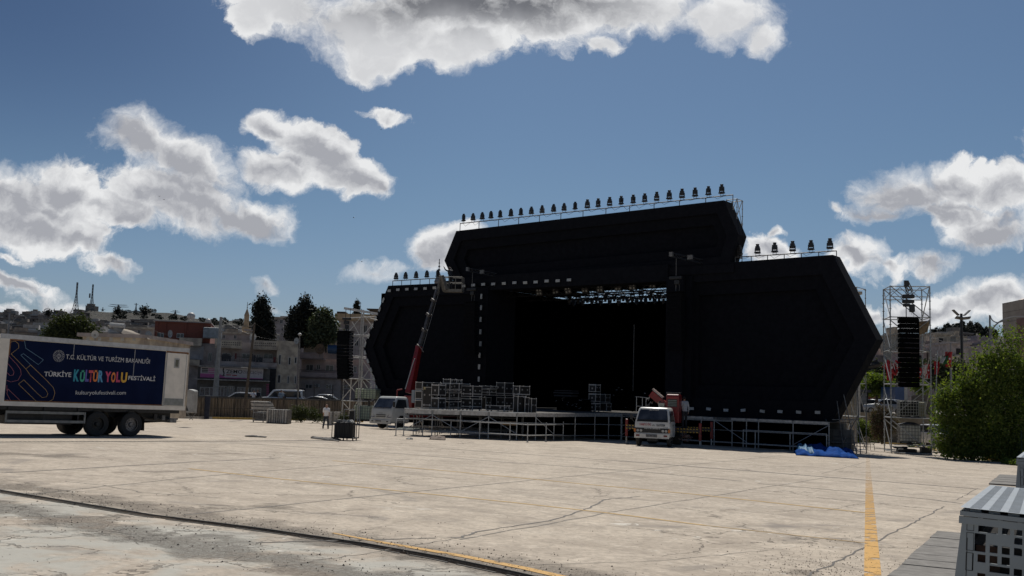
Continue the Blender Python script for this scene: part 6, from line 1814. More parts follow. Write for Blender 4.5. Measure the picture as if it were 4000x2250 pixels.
MB().box(-.03, yp, zB + .17, -.012, yd - .05, zT - .2).build('side_wrap', navy, bt)
MB().box(-.04, y0_, zT - .18, .015, y1_, zT).box(-.04, y1_ - .02, zT - .18, .015, y1_ + .02, zT).build('top_rail', alu, bt)
MB().box(-.03, yp, zT - .235, -.006, yp + .6, zT - .18).box(-.03, y1_ - 1.1, zT - .27, -.004, y1_ - .02, zT - .18).box(-.03, yp, zB + .17, -.004, yd - .05, zB + .215).box(-.03, yp - .01, zT - .8, -.003, yp + .06, zT - .235).build('wood_strip', wood, bt)
MB().box(-.05, y0_, zB, .02, y1_, zB + .17).build('bottom_rail', wpan, bt)
MB().box(-.05, y0_, zB + .17, .015, yp, zT - .18).build('front_pillar', wpan, bt)
door = MB().box(-.03, yd, zB + .18, .012, y1_ - .10, zT - .25).build('side_door', wpan, bt, bevel=.01); door['label'] = 'white rear side door with a little window'
wy, wz_ = bl_(690, 1419)
MB().box(.012, wy - .13, wz_ - .21, .028, wy + .13, wz_ + .21).build('window_frame', winf, door)
MB().box(.02, wy - .075, wz_ - .15, .034, wy + .075, wz_ + .15).build('window_pane', M('door_pane', (.12, .12, .09), None, 3, .3), door)
MB().box(.012, yd + .03, zB + .2, .02, y1_ - .13, zB + .50).build('kick_plate', M('dull_kick_plate', (.20, .21, .20), (.27, .28, .27), 5, .5, .4), door)
MB().box(.012, yd, zB + .18, .03, yd + .02, zT - .25).box(.012, y1_ - .12, zB + .18, .03, y1_ - .10, zT - .25).build('door_trim', alu, door)
m_ = MB()
for px in (286, 526):
    y, _ = bl_(px, 1400); z0 = zB + (1.55 if px == 286 else 1.35); m_.box(-.012, y - .012, z0 + .35 * (px == 286), -.004, y + .012, zT - .2)
m_.build('wrap_tear', M('torn_wrap_edge', (.35, .36, .36), (.2, .2, .22), 6, .8), bt)
wtx = M('white_lettering', (.62, .62, .62), None, 3, .5)
def ttext(s, px0, px1, pyb, hpx, mt, off=.02, name='lettering', topx=None):
    a, z0 = bl_(px0, pyb[0]); b, z1 = bl_(px1, pyb[1]); t = 41.5
    o = text_mesh(s, name, mt, bt, a, b, 0, hpx / 4000 * t, -.006, offset=off, axis='y')
    me = o.data
    for v in me.vertices: v.co.z += z0 + (z1 - z0) * (v.co.y - a) / (b - a)
    return o
ttext('T.C. KÜLTÜR VE TURİZM BAKANLIĞI', 257, 585, (1402.5, 1421), 24, wtx, .0)
ttext('TÜRKİYE', 172, 278, (1470, 1473), 23.5, wtx, .018)
ttext('FESTİVALİ', 501, 606, (1484, 1489), 22, wtx, .018)
ttext('kulturyolufestivali.com', 295, 491, (1546, 1546), 20, wtx, .004)
cl_ = {'t': (.02, .30, .42), 'g': (.05, .40, .28), 'p': (.12, .10, .42), 'r': (.62, .08, .10), 'o': (.75, .22, .04), 'b': (.10, .36, .60), 'm': (.60, .06, .16), 'y': (.75, .42, .04)}
cm = {a: M('letter_colour_' + n_, cl_[a], None, 3, .5) for a, n_ in zip('tgprobmy', ('teal', 'green', 'purple', 'red', 'orange', 'blue', 'magenta', 'yellow'))}
xs = [(286, 308, 'K', 't'), (311, 330, 'Ü', 'g'), (332, 346, 'L', 'p'), (344, 362, 'T', 'r'), (362, 381, 'Ü', 'o'), (382, 402, 'R', 'b'), (409, 432, 'Y', 'm'), (433, 450, 'O', 'o'), (453, 469, 'L', 'm'), (471, 495, 'U', 'y')]
for i, (a, b, ch, c) in enumerate(xs):
    dy = (1.5 if i % 2 else 0)
    hh = 46 if i < 6 else 41
    o = ttext(ch, a, b, (1490 + dy + (a - 286) * .018, 1490 + dy + (b - 286) * .018), hh, cm[c], .045, 'coloured_letter')
# round emblem
ey, ez = bl_(230, 1390.5); er = .225
m_ = MB()
for i in range(32):
    a, b = i * 2 * math.pi / 32, (i + 1) * 2 * math.pi / 32
    for r_ in (er, er * .66): m_.tube((-.006, ey + r_ * math.cos(a), ez + r_ * math.sin(a)), (-.006, ey + r_ * math.cos(b), ez + r_ * math.sin(b)), .0045, 4)
for i in range(18):
    a = i * 2 * math.pi / 18; m_.cb((-.006, ey + er * .84 * math.cos(a), ez + er * .84 * math.sin(a)), (.006, .025, .025))
for (a, b) in ((0, .09), (-.05, .05), (.05, .05), (0, .03), (-.08, 0), (.08, 0), (-.05, -.04), (.05, -.04), (0, -.06)):
    for j in range(8):
        c, d = j * .785, (j + 1) * .785
        m_.tube((-.006, ey + a + .026 * math.cos(c), ez + b + .026 * math.sin(c)), (-.006, ey + a + .026 * math.cos(d), ez + b + .026 * math.sin(d)), .005, 3)
m_.tube((-.006, ey - .06, ez - .11), (-.006, ey + .06, ez - .11), .008, 4).tube((-.006, ey, ez - .11), (-.006, ey, ez - .06), .008, 4)
m_.build('round_emblem', wtx, bt)
# outlined letter ribbons on the left end
RB = [([(82, 350), (110, 325), (145, 320), (175, 345), (178, 385), (150, 405), (105, 440), (245, 582), (290, 545), (440, 690), (505, 760), (518, 810), (500, 870), (430, 908), (390, 905), (340, 885), (175, 725), (225, 685), (355, 815), (400, 853), (440, 845), (452, 815), (430, 775), (285, 640), (245, 582)], 'y'),
      ([(205, 293), (230, 315), (245, 388), (410, 497), (362, 542), (222, 438), (197, 452), (290, 545)], 'b'), ([(62, 440), (160, 540), (195, 590), (200, 635), (170, 690), (100, 705), (40, 690)], 'm'), ([(52, 520), (110, 572), (132, 610), (125, 640), (95, 645), (45, 615)], 'm'),
      ([(40, 735), (62, 752), (25, 790)], 'm'), ([(110, 898), (30, 815), (75, 770), (205, 895)], 'r'), ([(25, 870), (60, 870), (95, 898)], 'm')]
for pts, c in RB:
    P = []
    for (x, y) in pts:
        a, b = bl_(max(x / 2.415, 27), y / 2.415 + 1200); P.append((-.006, a, b))
    m_ = MB().path(P, .008, 4); m_.build('outline_ribbon', M('thin_line_' + {'y': 'yellow', 'b': 'blue', 'm': 'magenta', 'r': 'red'}[c], tuple(v * .55 + .12 for v in cl_[c]), None, 3, .6), bt)
# chassis, guards, wheels
MB().box(-1.9, y0_ - 3, .78, -.6, y1_ - .3, 1.02).box(-2.4, y0_, 1.0, -.1, y1_ - .2, zB).build('chassis', blk, bt)
gy0, _ = bl_(21, 1620); gy1, _ = bl_(333, 1640)
m_ = MB().box(-.04, gy0, .86, 0, gy1, .96).box(-.04, gy0, .52, 0, gy1, .62).box(-.04, gy1 - .06, .52, .01, gy1, .96).box(-.04, gy0, .52, .01, gy0 + .06, .96)
m_.build('side_guard', M('grey_guard_rail', (.27, .27, .25), (.2, .2, .19), 4, .5, .3), bt)
m_ = MB()
for px in (35, 175, 308): a, _ = bl_(px, 1620); m_.box(-.06, a - .03, .5, -.04, a + .03, 1.15)
m_.box(-1.9, gy0 + .2, .45, -.3, gy1 - .4, .85).build('underbody_tank', blk, bt)
def wheel(parent, x, y, r, wd_, rimr, mt=rubber, rimm=None, nuts=10, sgn=1, hub=.1):
    n = 28
    prof = [(rimr, 0), (r * .90, 0), (r, wd_ * .12), (r, wd_ * .88), (r * .90, wd_), (rimr, wd_)]
    m_ = MB(); vs = []
    for i in range(n):
        a = 2 * math.pi * i / n
        for (rr, d) in prof: vs.append((x - sgn * d, y + rr * math.cos(a), r + rr * math.sin(a)))
    k_ = len(prof); fs = [(i * k_ + j, i * k_ + j + 1, ((i + 1) % n) * k_ + j + 1, ((i + 1) % n) * k_ + j) for i in range(n) for j in range(k_ - 1)]
    m_.add(vs, fs); w_ = m_.build('wheel', mt, parent, smooth=False)
    m_ = MB().tube((x - sgn * .10, y, r), (x - sgn * .13, y, r), rimr, 24).tube((x - sgn * .10, y, r), (x + sgn * (hub - .08), y, r), rimr * .38, 14, r2=rimr * .26)
    for i in range(24):
        a, b = i * math.pi / 12, (i + 1) * math.pi / 12
        m_.tube((x - sgn * .012, y + rimr * math.cos(a), r + rimr * math.sin(a)), (x - sgn * .012, y + rimr * math.cos(b), r + rimr * math.sin(b)), .016, 4)
    for i in range(nuts):
        a = i * 2 * math.pi / nuts; m_.tube((x - sgn * .10, y + rimr * .62 * math.cos(a), r + rimr * .62 * math.sin(a)), (x - sgn * .06, y + rimr * .62 * math.cos(a), r + rimr * .62 * math.sin(a)), .022, 6)
    m_.build('rim', rimm or galv_d, w_)
    return w_
w1_, _ = bl_(515.5, 1660); w2_, _ = bl_(383, 1658)
rimA = M('dusty_alloy', (.26, .25, .24), (.17, .16, .155), 7, .5, .6); rimB = M('black_rim', (.035, .033, .03), None, 5, .6)
for (yy, rm, hb) in ((w1_, rimA, .04), (w2_, rimB, .10)):
    wheel(bt, -.02, yy, .50, .30, .28, rimm=rm, hub=hb); wheel(bt, -2.46, yy, .50, .60, .28, rimm=rm, sgn=-1)
wheel(bt, -.06, y0_ - 1.2, .5, .3, .28); wheel(bt, -2.4, y0_ - 1.2, .5, .3, .28, sgn=-1)
m_ = MB()
for yy in (w1_, w2_):
    for i in range(7):
        a, b = math.pi * (i / 7) * .9 + .15, math.pi * ((i + 1) / 7) * .9 + .15
        m_.add([(x, yy + .58 * math.cos(t), .5 + .58 * math.sin(t)) for x in (-.55, -.02) for t in (a, b)], [(0, 1, 3, 2)])
m_.add([(x, w1_ + .57 + .03 * j, z) for x in (-.55, -.02) for j, z in ((0, .75), (1, .25))], [(0, 1, 3, 2)])
m_.build('mudguard', blk, bt)
MB().box(-2.3, y1_ - 1.3, .72, -.3, y1_ - .1, .78).box(-.28, y1_ - 1.35, .70, -.18, y1_ - 1.2, .96).box(-2.2, y1_ - .55, .60, -.2, y1_ - .40, .70).build('tail_lift_frame', blk, bt)
MB().box(-.5, y1_ - .62, .60, -.1, y1_ - .30, .76).box(-.34, y1_ - .95, .70, -.2, y1_ - .8, .9).build('tail_lamp_bar', galv_d, bt)
MB().box(-2.45, y0_ - 2.3, .5, -.05, y0_ - .35, 3.0).build('cab', wpan, bt, bevel=.12)
MB().box(-.06, y0_ - 2.1, 1.9, -.03, y0_ - 1.0, 2.7).build('cab_window', glass, bt)
# things by the truck's tail
T = thing('portable_booth', 'weathered white plastic booth standing behind the truck tail', 'booth', at_t(748, 1612, 58), -.2)
MB().prism([(-.2, 0), (.2, 0), (.2, 1.18), (.16, 1.26), (-.14, 1.32), (-.2, 1.24)], -.25, .25).build('shell', M('weathered_white_plastic', (.34, .34, .33), (.26, .26, .25), 3, .6), T, bevel=.02)
MB().add([(-.2, -.26, .1), (-.05, -.26, .1), (-.2, -.26, .42)], [(0, 1, 2)]).build('torn_patch', blk, T)
MB().tube((-.35, 0, 0), (.35, 0, 0), .02).tube((-.3, 0, 0), (.1, 0, -.4), .02).tube((.3, 0, 0), (-.1, 0, -.4), .02).build('folding_stand', galv_d, T)
P = on_g(806, 1637); T = thing('padded_roll', 'tall dark navy wrapped roll standing against the iron railing', 'roll', P)
H = at_t(806, 1547, (P - EYE).dot(_f)).z - P.z
MB().tube((0, 0, 0), (.02, 0, H), .19, 12, r2=.22).build('roll', M('navy_canvas', (.015, .02, .04), None, 5, .8), T)
MB().tube((0, 0, H), (0, 0, H + .03), .23, 12).build('cap', galv_d, T)

# ------------------------------------------------------------------ people
def human(label, loc, rz, shirt, trousers, hairm=None, stride=0.0, swing=0.0, lean=0.0, arms=None, sit=False, scale=1.0, shoes=None, bald=False, bare_arms=True, hips=1.0):
    T = thing('person', label, 'person', loc, rz); T.scale = (scale,) * 3
    V = Vector
    pel = V((0, 0, .93)); ch = V((0, lean * .35, 1.28)); nk = V((0, lean * .5, 1.47)); hd = V((0, lean * .62 + .015, 1.62))
    J = {}
    for s_ in (-1, 1):
        ph = stride * s_
        J['sh', s_] = ch + V((s_ * .185, 0, .14))
        if arms and arms.get(s_): e_, w_ = arms[s_]; J['el', s_] = J['sh', s_] + V(e_); J['wr', s_] = J['el', s_] + V(w_)
        else:
            J['el', s_] = J['sh', s_] + V((s_ * .07, -swing * s_ * .16 - .02, -.28)); J['wr', s_] = J['el', s_] + V((s_ * .01, -swing * s_ * .14 + .05, -.25))
        J['hip', s_] = pel + V((s_ * .09, 0, -.04))
        if sit: J['kn', s_] = J['hip', s_] + V((s_ * .06, .40, .02)); J['an', s_] = J['kn', s_] + V((0, .04, -.42))
        else:
            J['kn', s_] = J['hip', s_] + V((s_ * .01, ph * .16 + .02, -.42)); J['an', s_] = J['kn', s_] + V((0, ph * .12 - abs(stride) * .10 * (s_ < 0) * 1.4, -.41 + .07 * abs(stride) * (s_ < 0)))
    def limb(m_, a, b, r1, r2): m_.tube(a, b, r1, 8, r2=r2, cap=True); m_.sphere(a, r1, 8, 6); m_.sphere(b, r2, 8, 6)
    def remesh(m_, name, mt, parent, vox=.016, sm=4):
        o = m_.build(name, mt, None)
        md = o.modifiers.new('r', 'REMESH'); md.mode = 'VOXEL'; md.voxel_size = vox
        m2 = o.modifiers.new('s', 'SMOOTH'); m2.iterations = sm; m2.factor = .5
        bpy.context.view_layer.update(); dg = bpy.context.evaluated_depsgraph_get()
        me = bpy.data.meshes.new_from_object(o.evaluated_get(dg)); me.name = name
        old = o.data; o.modifiers.clear(); o.data = me; bpy.data.meshes.remove(old)
        me.polygons.foreach_set('use_smooth', [True] * len(me.polygons))
        if not me.materials: me.materials.append(mt)
        o.parent = parent; return o
    m_ = MB()
    m_.sphere(hd + V((0, 0, .02)), (.074, .092, .105), 14, 10); m_.sphere(hd + V((0, .045, -.055)), (.052, .05, .055), 10, 8)
    m_.sphere(hd + V((0, .098, -.005)), (.014, .018, .022), 6, 5)
    for s_ in (-1, 1): m_.sphere(hd + V((s_ * .076, 0, 0)), (.012, .022, .03), 6, 5)
    limb(m_, nk - V((0, 0, .03)), hd - V((0, .01, .06)), .058, .052)
    m_.sphere(ch, (.165, .105, .19), 14, 10); m_.sphere((ch + pel) / 2, (.14, .10, .17), 14, 10); m_.sphere(pel, (.155, .11, .12), 14, 10)
    limb(m_, ch + V((-.14, 0, .15)), ch + V((.14, 0, .15)), .06, .06)
    for s_ in (-1, 1):
        limb(m_, J['sh', s_], J['el', s_], .052, .038); limb(m_, J['el', s_], J['wr', s_], .038, .025)
        d = (J['wr', s_] - J['el', s_]).normalized(); sd = V((0, 1, 0)) if abs(d.y) < .8 else V((0, 0, 1))
        wr = J['wr', s_]; pc = wr + d * .05
        for q in (-.024, -.008, .008, .024): m_.tube(wr + sd * q * .6, pc + d * .04 + sd * q, .013, 6, r2=.011)
        for i, q in enumerate((-.030, -.010, .011, .030)):
            a = pc + d * .035 + sd * q; b = a + d * (.034, .042, .039, .030)[i] + V((-s_ * .008, 0, 0)); c = b + d * .026 + V((-s_ * .018, 0, 0))
            m_.tube(a, b, .0095, 6); m_.tube(b, c, .009, 6, r2=.008)
        a = wr + d * .02 + sd * .025; m_.tube(a, a + d * .03 + sd * .03, .012, 6, r2=.010); m_.tube(a + d * .03 + sd * .03, a + d * .06 + sd * .036, .010, 6, r2=.009)
        limb(m_, J['hip', s_], J['kn', s_], .082, .055); limb(m_, J['kn', s_], J['an', s_], .055, .038)
        limb(m_, J['an', s_] + V((0, -.03, -.04)), J['an', s_] + V((0, .14, -.055)), .038, .032)
    remesh(m_, 'body', skin, T, .011, 3)
    m_ = MB(); m_.sphere(ch, (.195, .128, .205), 14, 10); m_.sphere((ch + pel) / 2, (.172, .125, .20), 14, 10); m_.sphere(pel + V((0, 0, .02)), (.178, .13, .10), 14, 10)
    limb(m_, ch + V((-.15, 0, .15)), ch + V((.15, 0, .15)), .075, .075)
    for s_ in (-1, 1):
        if bare_arms: limb(m_, J['sh', s_], J['sh', s_].lerp(J['el', s_], .72), .072, .066)
        else: limb(m_, J['sh', s_], J['el', s_], .068, .052); limb(m_, J['el', s_], J['wr', s_], .052, .040)
    remesh(m_, 'shirt', shirt, T, .018)
    m_ = MB(); m_.sphere(pel - V((0, 0, .02)), (.165, .12, .10), 14, 10)
    for s_ in (-1, 1): limb(m_, J['hip', s_], J['kn', s_], .098, .074); limb(m_, J['kn', s_], J['an', s_] + V((0, 0, .02)), .074, .062)
    remesh(m_, 'trousers', trousers, T, .018)
    m_ = MB()
    for s_ in (-1, 1): limb(m_, J['an', s_] + V((0, -.04, -.045)), J['an', s_] + V((0, .16, -.055)), .048, .042)
    remesh(m_, 'shoes', shoes or blk, T, .014)
    if not bald:
        m_ = MB().sphere(hd + V((0, -.012, .038)), (.082, .098, .098), 12, 8); remesh(m_, 'hair', hairm or M('dark_hair', (.015, .012, .010), None, 8, .8), T, .014)
    m_ = MB()
    for s_ in (-1, 1): m_.sphere(hd + V((s_ * .03, .088, .015)), .010, 6, 4)
    m_.build('eyes', M('eye_dark', (.02, .015, .012), None, 5, .3), T)
    return T
tee = M('white_tshirt', (.78, .77, .76), (.70, .69, .69), 6, .85); jeans = M('dark_jeans', (.035, .045, .06), (.025, .032, .045), 6, .85)
drk = M('dark_workwear', (.014, .016, .022), (.02, .022, .028), 6, .85); ltb = M('light_blue_shirt', (.28, .34, .40), (.22, .28, .34), 6, .8)
P = on_g(1272, 1675)
hs = 95 * (P - EYE).dot(_f) / 4000 / 1.75
human('bald man in a white T-shirt and dark jeans walking away across the lot', P, -.1, tee, jeans, stride=.9, swing=.8, bald=True, scale=hs, shoes=M('grey_shoes', (.10, .09, .085), None, 5, .7))
human('person in a white top standing left of the dark-clad one on the upper street', pt(991, 92), 2.8, tee, drk, scale=.97, arms={1: ((.1, .1, -.22), (-.02, .15, .1)), -1: ((-.1, .1, -.22), (.02, .15, .1))})
human('person in dark clothes and a cap beside the white-topped one', pt(1006, 92), 2.9, drk, drk, scale=1.0, bare_arms=False)
human('person in a light blue shirt by the white high-roofed van', pt(1098, 92), 3.0, ltb, jeans, scale=1.02)
human('person in black next to the light blue shirt on the upper street', pt(1107, 92.3), 2.6, drk, drk, scale=.98, bare_arms=False)

# ------------------------------------------------------------------ small trucks
ylw = M('yellow_black_tape', (.45, .28, .03), None, 5, .6)
cabw = M('white_cab_paint', (.60, .60, .57), (.54, .53, .50), 2, .3, coat=.4, det=8)
cabg = M('greyish_white_cab_paint', (.50, .51, .49), (.44, .45, .43), 2, .35, coat=.3, det=8)
def cab(T, secs, mt, L0=1.75):
    """stack of level sections: (z, half width, y front, y rear)"""
    m_ = MB(); vs = []
    for (z, hw, ya, yb) in secs: vs += [(-hw, ya, z), (hw, ya, z), (hw, yb, z), (-hw, yb, z)]
    fs = [(0, 3, 2, 1)]
    for i in range(len(secs) - 1):
        a = i * 4; fs += [(a + j, a + (j + 1) % 4, a + 4 + (j + 1) % 4, a + 4 + j) for j in range(4)]
    a = (len(secs) - 1) * 4; fs.append((a, a + 1, a + 2, a + 3))
    m_.add(vs, fs)
    return m_.build('cab', mt, T, bevel=.07, smooth=True)
def sec_at(secs, z):
    for (a, b) in zip(secs[:-1], secs[1:]):
        if a[0] <= z <= b[0]:
            f = (z - a[0]) / (b[0] - a[0]); return [a[i] + (b[i] - a[i]) * f for i in range(4)]
    return secs[-1]
def front_patch(T, secs, x0, x1, z0, z1, mt, name, out=.012, inx=.0, parent=None, rel=True):
    a, b = sec_at(secs, z0), sec_at(secs, z1)
    q = [(x0 * a[1], a[2] - out, z0), (x1 * a[1], a[2] - out, z0), (x1 * b[1], b[2] - out, z1), (x0 * b[1], b[2] - out, z1)]
    q2 = [(x, y + .03, z) for x, y, z in q]
    return MB().add(q + q2, [(0, 1, 2, 3), (7, 6, 5, 4), (0, 4, 5, 1), (1, 5, 6, 2), (2, 6, 7, 3), (3, 7, 4, 0)]).build(name, mt, parent or T)
def side_patch(T, secs, s_, pts, mt, name, out=.012, parent=None):
    q = []
    for (y, z) in pts: h = sec_at(secs, z)[1]; q.append((s_ * (h + out), y, z))
    q2 = [(x - s_ * .03, y, z) for x, y, z in q]; n = len(q)
    return MB().add(q + q2, [tuple(range(n)), tuple(range(2 * n - 1, n - 1, -1))] + [(i, n + i, n + (i + 1) % n, (i + 1) % n) for i in range(n)]).build(name, mt, parent or T)
wsg = M('windscreen_glass', (.025, .032, .045), (.06, .07, .09), 1.3, .07)
# --- older white crane truck, near the middle
P = on_g(2546, 1745); P = P + (P - EYE).normalized() * .1; P.z = gz(P)
RC_ = R(-20)
ct = thing('crane_truck', 'old white cab truck with red crane and striped outriggers, handwritten letters across its front', 'truck', P, RC_)
S_ = [(.50, .98, .0, 1.6), (.80, 1.0, -.02, 1.65), (1.32, .99, .0, 1.66), (2.05, .86, .36, 1.62), (2.17, .80, .46, 1.56)]
cb_ = cab(ct, S_, cabw)
front_patch(ct, S_, -.90, .90, 1.37, 2.07, M('black_window_seal', (.012, .012, .013), None, 5, .6), 'windscreen_seal', .006)
front_patch(ct, S_, -.86, .86, 1.50, 2.04, wsg, 'windscreen', .014)
for x in (-.45, .3): MB().tube((x - .1, .03, 1.42), (x + .45, .06, 1.50), .010, 4).build('wiper', blk, ct)
front_patch(ct, S_, -.985, .985, .76, 1.03, M('black_grille', (.014, .014, .014), None, 6, .5), 'grille', .016)
m_ = MB()
for i in range(4): m_.box(-.55, -.05, .80 + .045 * i, .55, -.035, .815 + .045 * i)
m_.build('grille_bar', M('dark_grille_bar', (.04, .04, .04), None, 5, .5), ct)
for s_ in (-1, 1):
    for x in (.62, .80): MB().tube((s_ * x, -.055, .88), (s_ * x, -.035, .88), .075, 14).build('headlight', M('headlight_glass', (.42, .43, .42), (.3, .3, .3), 8, .15), ct)
    MB().box(min(s_ * .91, s_ * 1.02), -.05, .79, max(s_ * .91, s_ * 1.02), .06, .97).build('indicator', M('orange_lens', (.50, .15, .02), None, 5, .4), ct)
bp_ = MB().box(-.98, -.12, .46, .98, -.02, .72).build('bumper', cabw, ct, bevel=.02)
for s_ in (-1, 1): MB().cb((s_ * .78, -.125, .61), (.20, .02, .09)).build('red_reflector', redp, bp_)
pl_ = MB().cb((.0, -.128, .61), (.62, .02, .15)).build('number_plate', blk, ct)
MB().cb((.0, -.131, .61), (.57, .02, .115)).build('plate_face', M('plate_grey', (.22, .22, .22), None, 5, .5), pl_)
text_mesh('63 SBP 348', 'plate_text', blk, pl_, -.25, .25, .575, .07, -.143, offset=.01)
text_mesh('MITSUBISHI', 'badge_lettering', M('chrome_letters', (.6, .6, .6), None, 4, .3, .3), ct, -.42, .46, .975, .05, -.037, offset=.02)
text_mesh('CANBEYLİ VİNÇ', 'hand_lettering', M('red_hand_paint', (.40, .02, .02), None, 5, .6), ct, -.72, -.05, 1.13, .20, -.034, offset=.01)
text_mesh('PLATFORM', 'hand_lettering', M('black_hand_paint', (.02, .02, .02), None, 5, .6), ct, .26, .72, 1.13, .13, -.034, offset=.012)
text_mesh('CANTER', 'small_badge', M('black_hand_paint', (.02, .02, .02), None, 5, .6), ct, .62, .90, 1.055, .035, -.034, offset=.01)
text_mesh('ESENTEPE', 'windscreen_lettering', wtx, ct, -.25, .30, 2.0, .05, .318, offset=.01)
MB().path([(.02, -.03, 1.15), (.08, -.03, 1.22), (.14, -.03, 1.15)], .012, 4).build('emblem', blk, ct)
for s_ in (-1, 1):
    side_patch(ct, S_, s_, [(.22, 1.40), (.42, 1.98), (1.35, 1.98), (1.40, 1.40)], glass, 'side_window')
    side_patch(ct, S_, s_, [(.12, .62), (.14, 1.34), (1.42, 1.34), (1.42, .85), (1.1, .62)], cabw, 'door', .006)
    m_ = MB().tube((s_ * .98, .02, 1.5), (s_ * 1.15, -.10, 1.75), .012, 5).tube((s_ * .98, .02, 1.3), (s_ * 1.15, -.10, 1.5), .012, 5).cb((s_ * 1.16, -.1, 1.62), (.14, .05, .28)); m_.build('mirror', blk, ct)
    text_mesh('CANBEYLİ' , 'door_lettering', M('grey_hand_paint', (.10, .10, .10), None, 5, .6), ct, .6, 1.3, 1.15, .12, s_ * 1.02, offset=.012, axis='y')
MB().box(-.45, .3, .95, -.05, .5, 1.75).box(.1, .7, 1.0, .5, .9, 1.7).build('seat', drk, ct)
MB().box(-.42, .2, .42, .42, 4.8, .70).box(-.30, .1, .30, .30, .5, .55).build('chassis', blk, ct)
MB().box(-1.0, 1.9, .92, 1.0, 5.0, 1.02).build('bed', M('dark_red_bed', (.09, .02, .018), (.05, .03, .03), 4, .6), ct)
for s_ in (-1, 1):
    wheel(ct, s_ * .98, .62, .37, .22, .20, sgn=s_, rimm=rimB, nuts=6); wheel(ct, s_ * .98, 3.6, .37, .5, .20, sgn=s_, rimm=rimB, nuts=6)
# crane house
hx = .72
MB().prism([(2.0, 1.30), (2.95, 1.30), (2.95, 2.8), (2.8, 2.95), (2.1, 2.95), (2.0, 2.85)], hx - .36, hx + .40, axis='x').build('crane_house', redp, ct, bevel=.06)
hw_ = MB().box(hx - .26, 1.985, 2.22, hx + .28, 1.995, 2.66).build('grille_window', blk, ct)
m_ = MB()
for i in range(4): m_.box(hx - .24, 1.975, 2.26 + i * .1, hx + .26, 1.99, 2.31 + i * .1)
m_.build('louvre', M('grey_green_louvre', (.16, .19, .17), None, 5, .5), hw_)
MB().path([(hx - .34, 2.05, 2.95), (hx - .34, 2.05, 3.05), (hx + .34, 2.05, 3.03), (hx + .34, 2.9, 3.03)], .018, 5).build('handrail', galv_d, ct)
m_ = MB(); mt = Matrix.Translation((hx - .5, 2.3, 2.35)) @ Matrix.Rotation(R(38), 4, 'Y')
m_.box(-1.0, -.18, -.20, .15, .18, .18, mt); m_.build('boom_section', redp, ct, bevel=.02)
m_ = MB(); m_.box(-1.08, -.14, .20, -.30, .14, .30, mt); m_.build('boom_section', M('worn_light_boom', (.40, .37, .34), (.25, .15, .13), 5, .5), ct)
m_ = MB(); r_ = random.Random(6)
for i in range(16):
    x, y, z = hx - r_.uniform(.45, 1.7), 2.3 + r_.uniform(-.3, .6), r_.uniform(2.0, 2.9); m_.tube((x, y, z), (x + r_.uniform(-.2, .2), y, z + r_.uniform(-.3, .3)), .03, 5)
m_.build('hydraulic_hose', galv_d, ct)
MB().box(hx - .82, 2.0, 1.95, hx - .46, 2.3, 2.42).build('oil_tank', M('cream_canister', (.42, .40, .32), None, 4, .5), ct, bevel=.03)
m_ = MB()
for (a, b) in (((-1.55, 1.9), (-1.55, 2.75)), ((-1.2, 1.9), (-1.2, 2.70)), ((-.98, 1.9), (-.98, 2.66))): m_.tube((a[0], 2.8, a[1]), (b[0], 2.8, b[1]), .022, 5)
for z in (2.74, 2.2): m_.tube((-1.55, 2.8, z), (-.9, 2.8, z - .04), .02, 5)
m_.build('work_basket', galv, ct)
# outriggers
def outrigger(T, x0, x1, y, z, name='outrigger', h=.24):
    o = MB().box(min(x0, x1), y - .1, z - h / 2, max(x0, x1), y + .1, z + h / 2).build(name, blk, T)
    m_ = MB(); n = max(3, int(abs(x1 - x0) / .17))
    for i in range(n):
        for zz in (z + h / 2 - .035, z - h / 2 + .035):
            xa = min(x0, x1) + abs(x1 - x0) * i / n
            m_.add([(xa, y - .104, zz - .03), (xa + .09, y - .104, zz - .03), (xa + .06, y - .104, zz + .03), (xa - .03, y - .104, zz + .03)], [(0, 1, 2, 3)])
    m_.build('striped_tape', ylw, o)
    sg = 1 if x1 > x0 else -1
    l_ = MB().box(x1 - .07, y - .09, z - .55, x1 + .09, y + .09, z + .45).build('outrigger_leg', redp, T, bevel=.03)
    MB().tube((x1, y, z - .55), (x1, y, .03), .045, 8).build('piston', galv, l_); MB().tube((x1, y, .0), (x1, y, .03), .16, 12).build('foot_plate', galv_d, l_)
outrigger(ct, -.9, -2.0, 2.3, .98); outrigger(ct, .85, 2.3, 2.2, .90); outrigger(ct, .9, 2.6, 4.4, .95)
m_ = MB(); r_ = random.Random(9)
for i in range(22):
    z = .3 + r_.random() * .5; m_.tube((1.0 + r_.uniform(0, .6), 2.8 + r_.uniform(-.3, .6), z), (1.1 + r_.uniform(0, .6), 2.8 + r_.uniform(-.3, .6), z + r_.uniform(-.15, .15)), .018, 4)
m_.build('spring', M('rusty_red_metal', (.22, .06, .05), (.3, .28, .26), 9, .6), ct)
bpy.context.view_layer.update()
CM = ct.matrix_world
human('worker in dark clothes crouching over the red crane arm', CM @ Vector((.05, 2.7, 1.35)), RC_ + 2.6, drk, drk, lean=.5, bare_arms=False, scale=.95, arms={1: ((.12, .22, -.14), (-.05, .22, -.1)), -1: ((-.12, .22, -.14), (.05, .22, -.1))})
human('worker in a pale shirt standing on the truck bed right of the red crane house', CM @ Vector((1.28, 2.9, 1.05)), RC_ + .6, M('pale_grey_shirt', (.36, .37, .40), (.3, .31, .34), 6, .8), drk, bare_arms=False, scale=1.02, lean=.1)
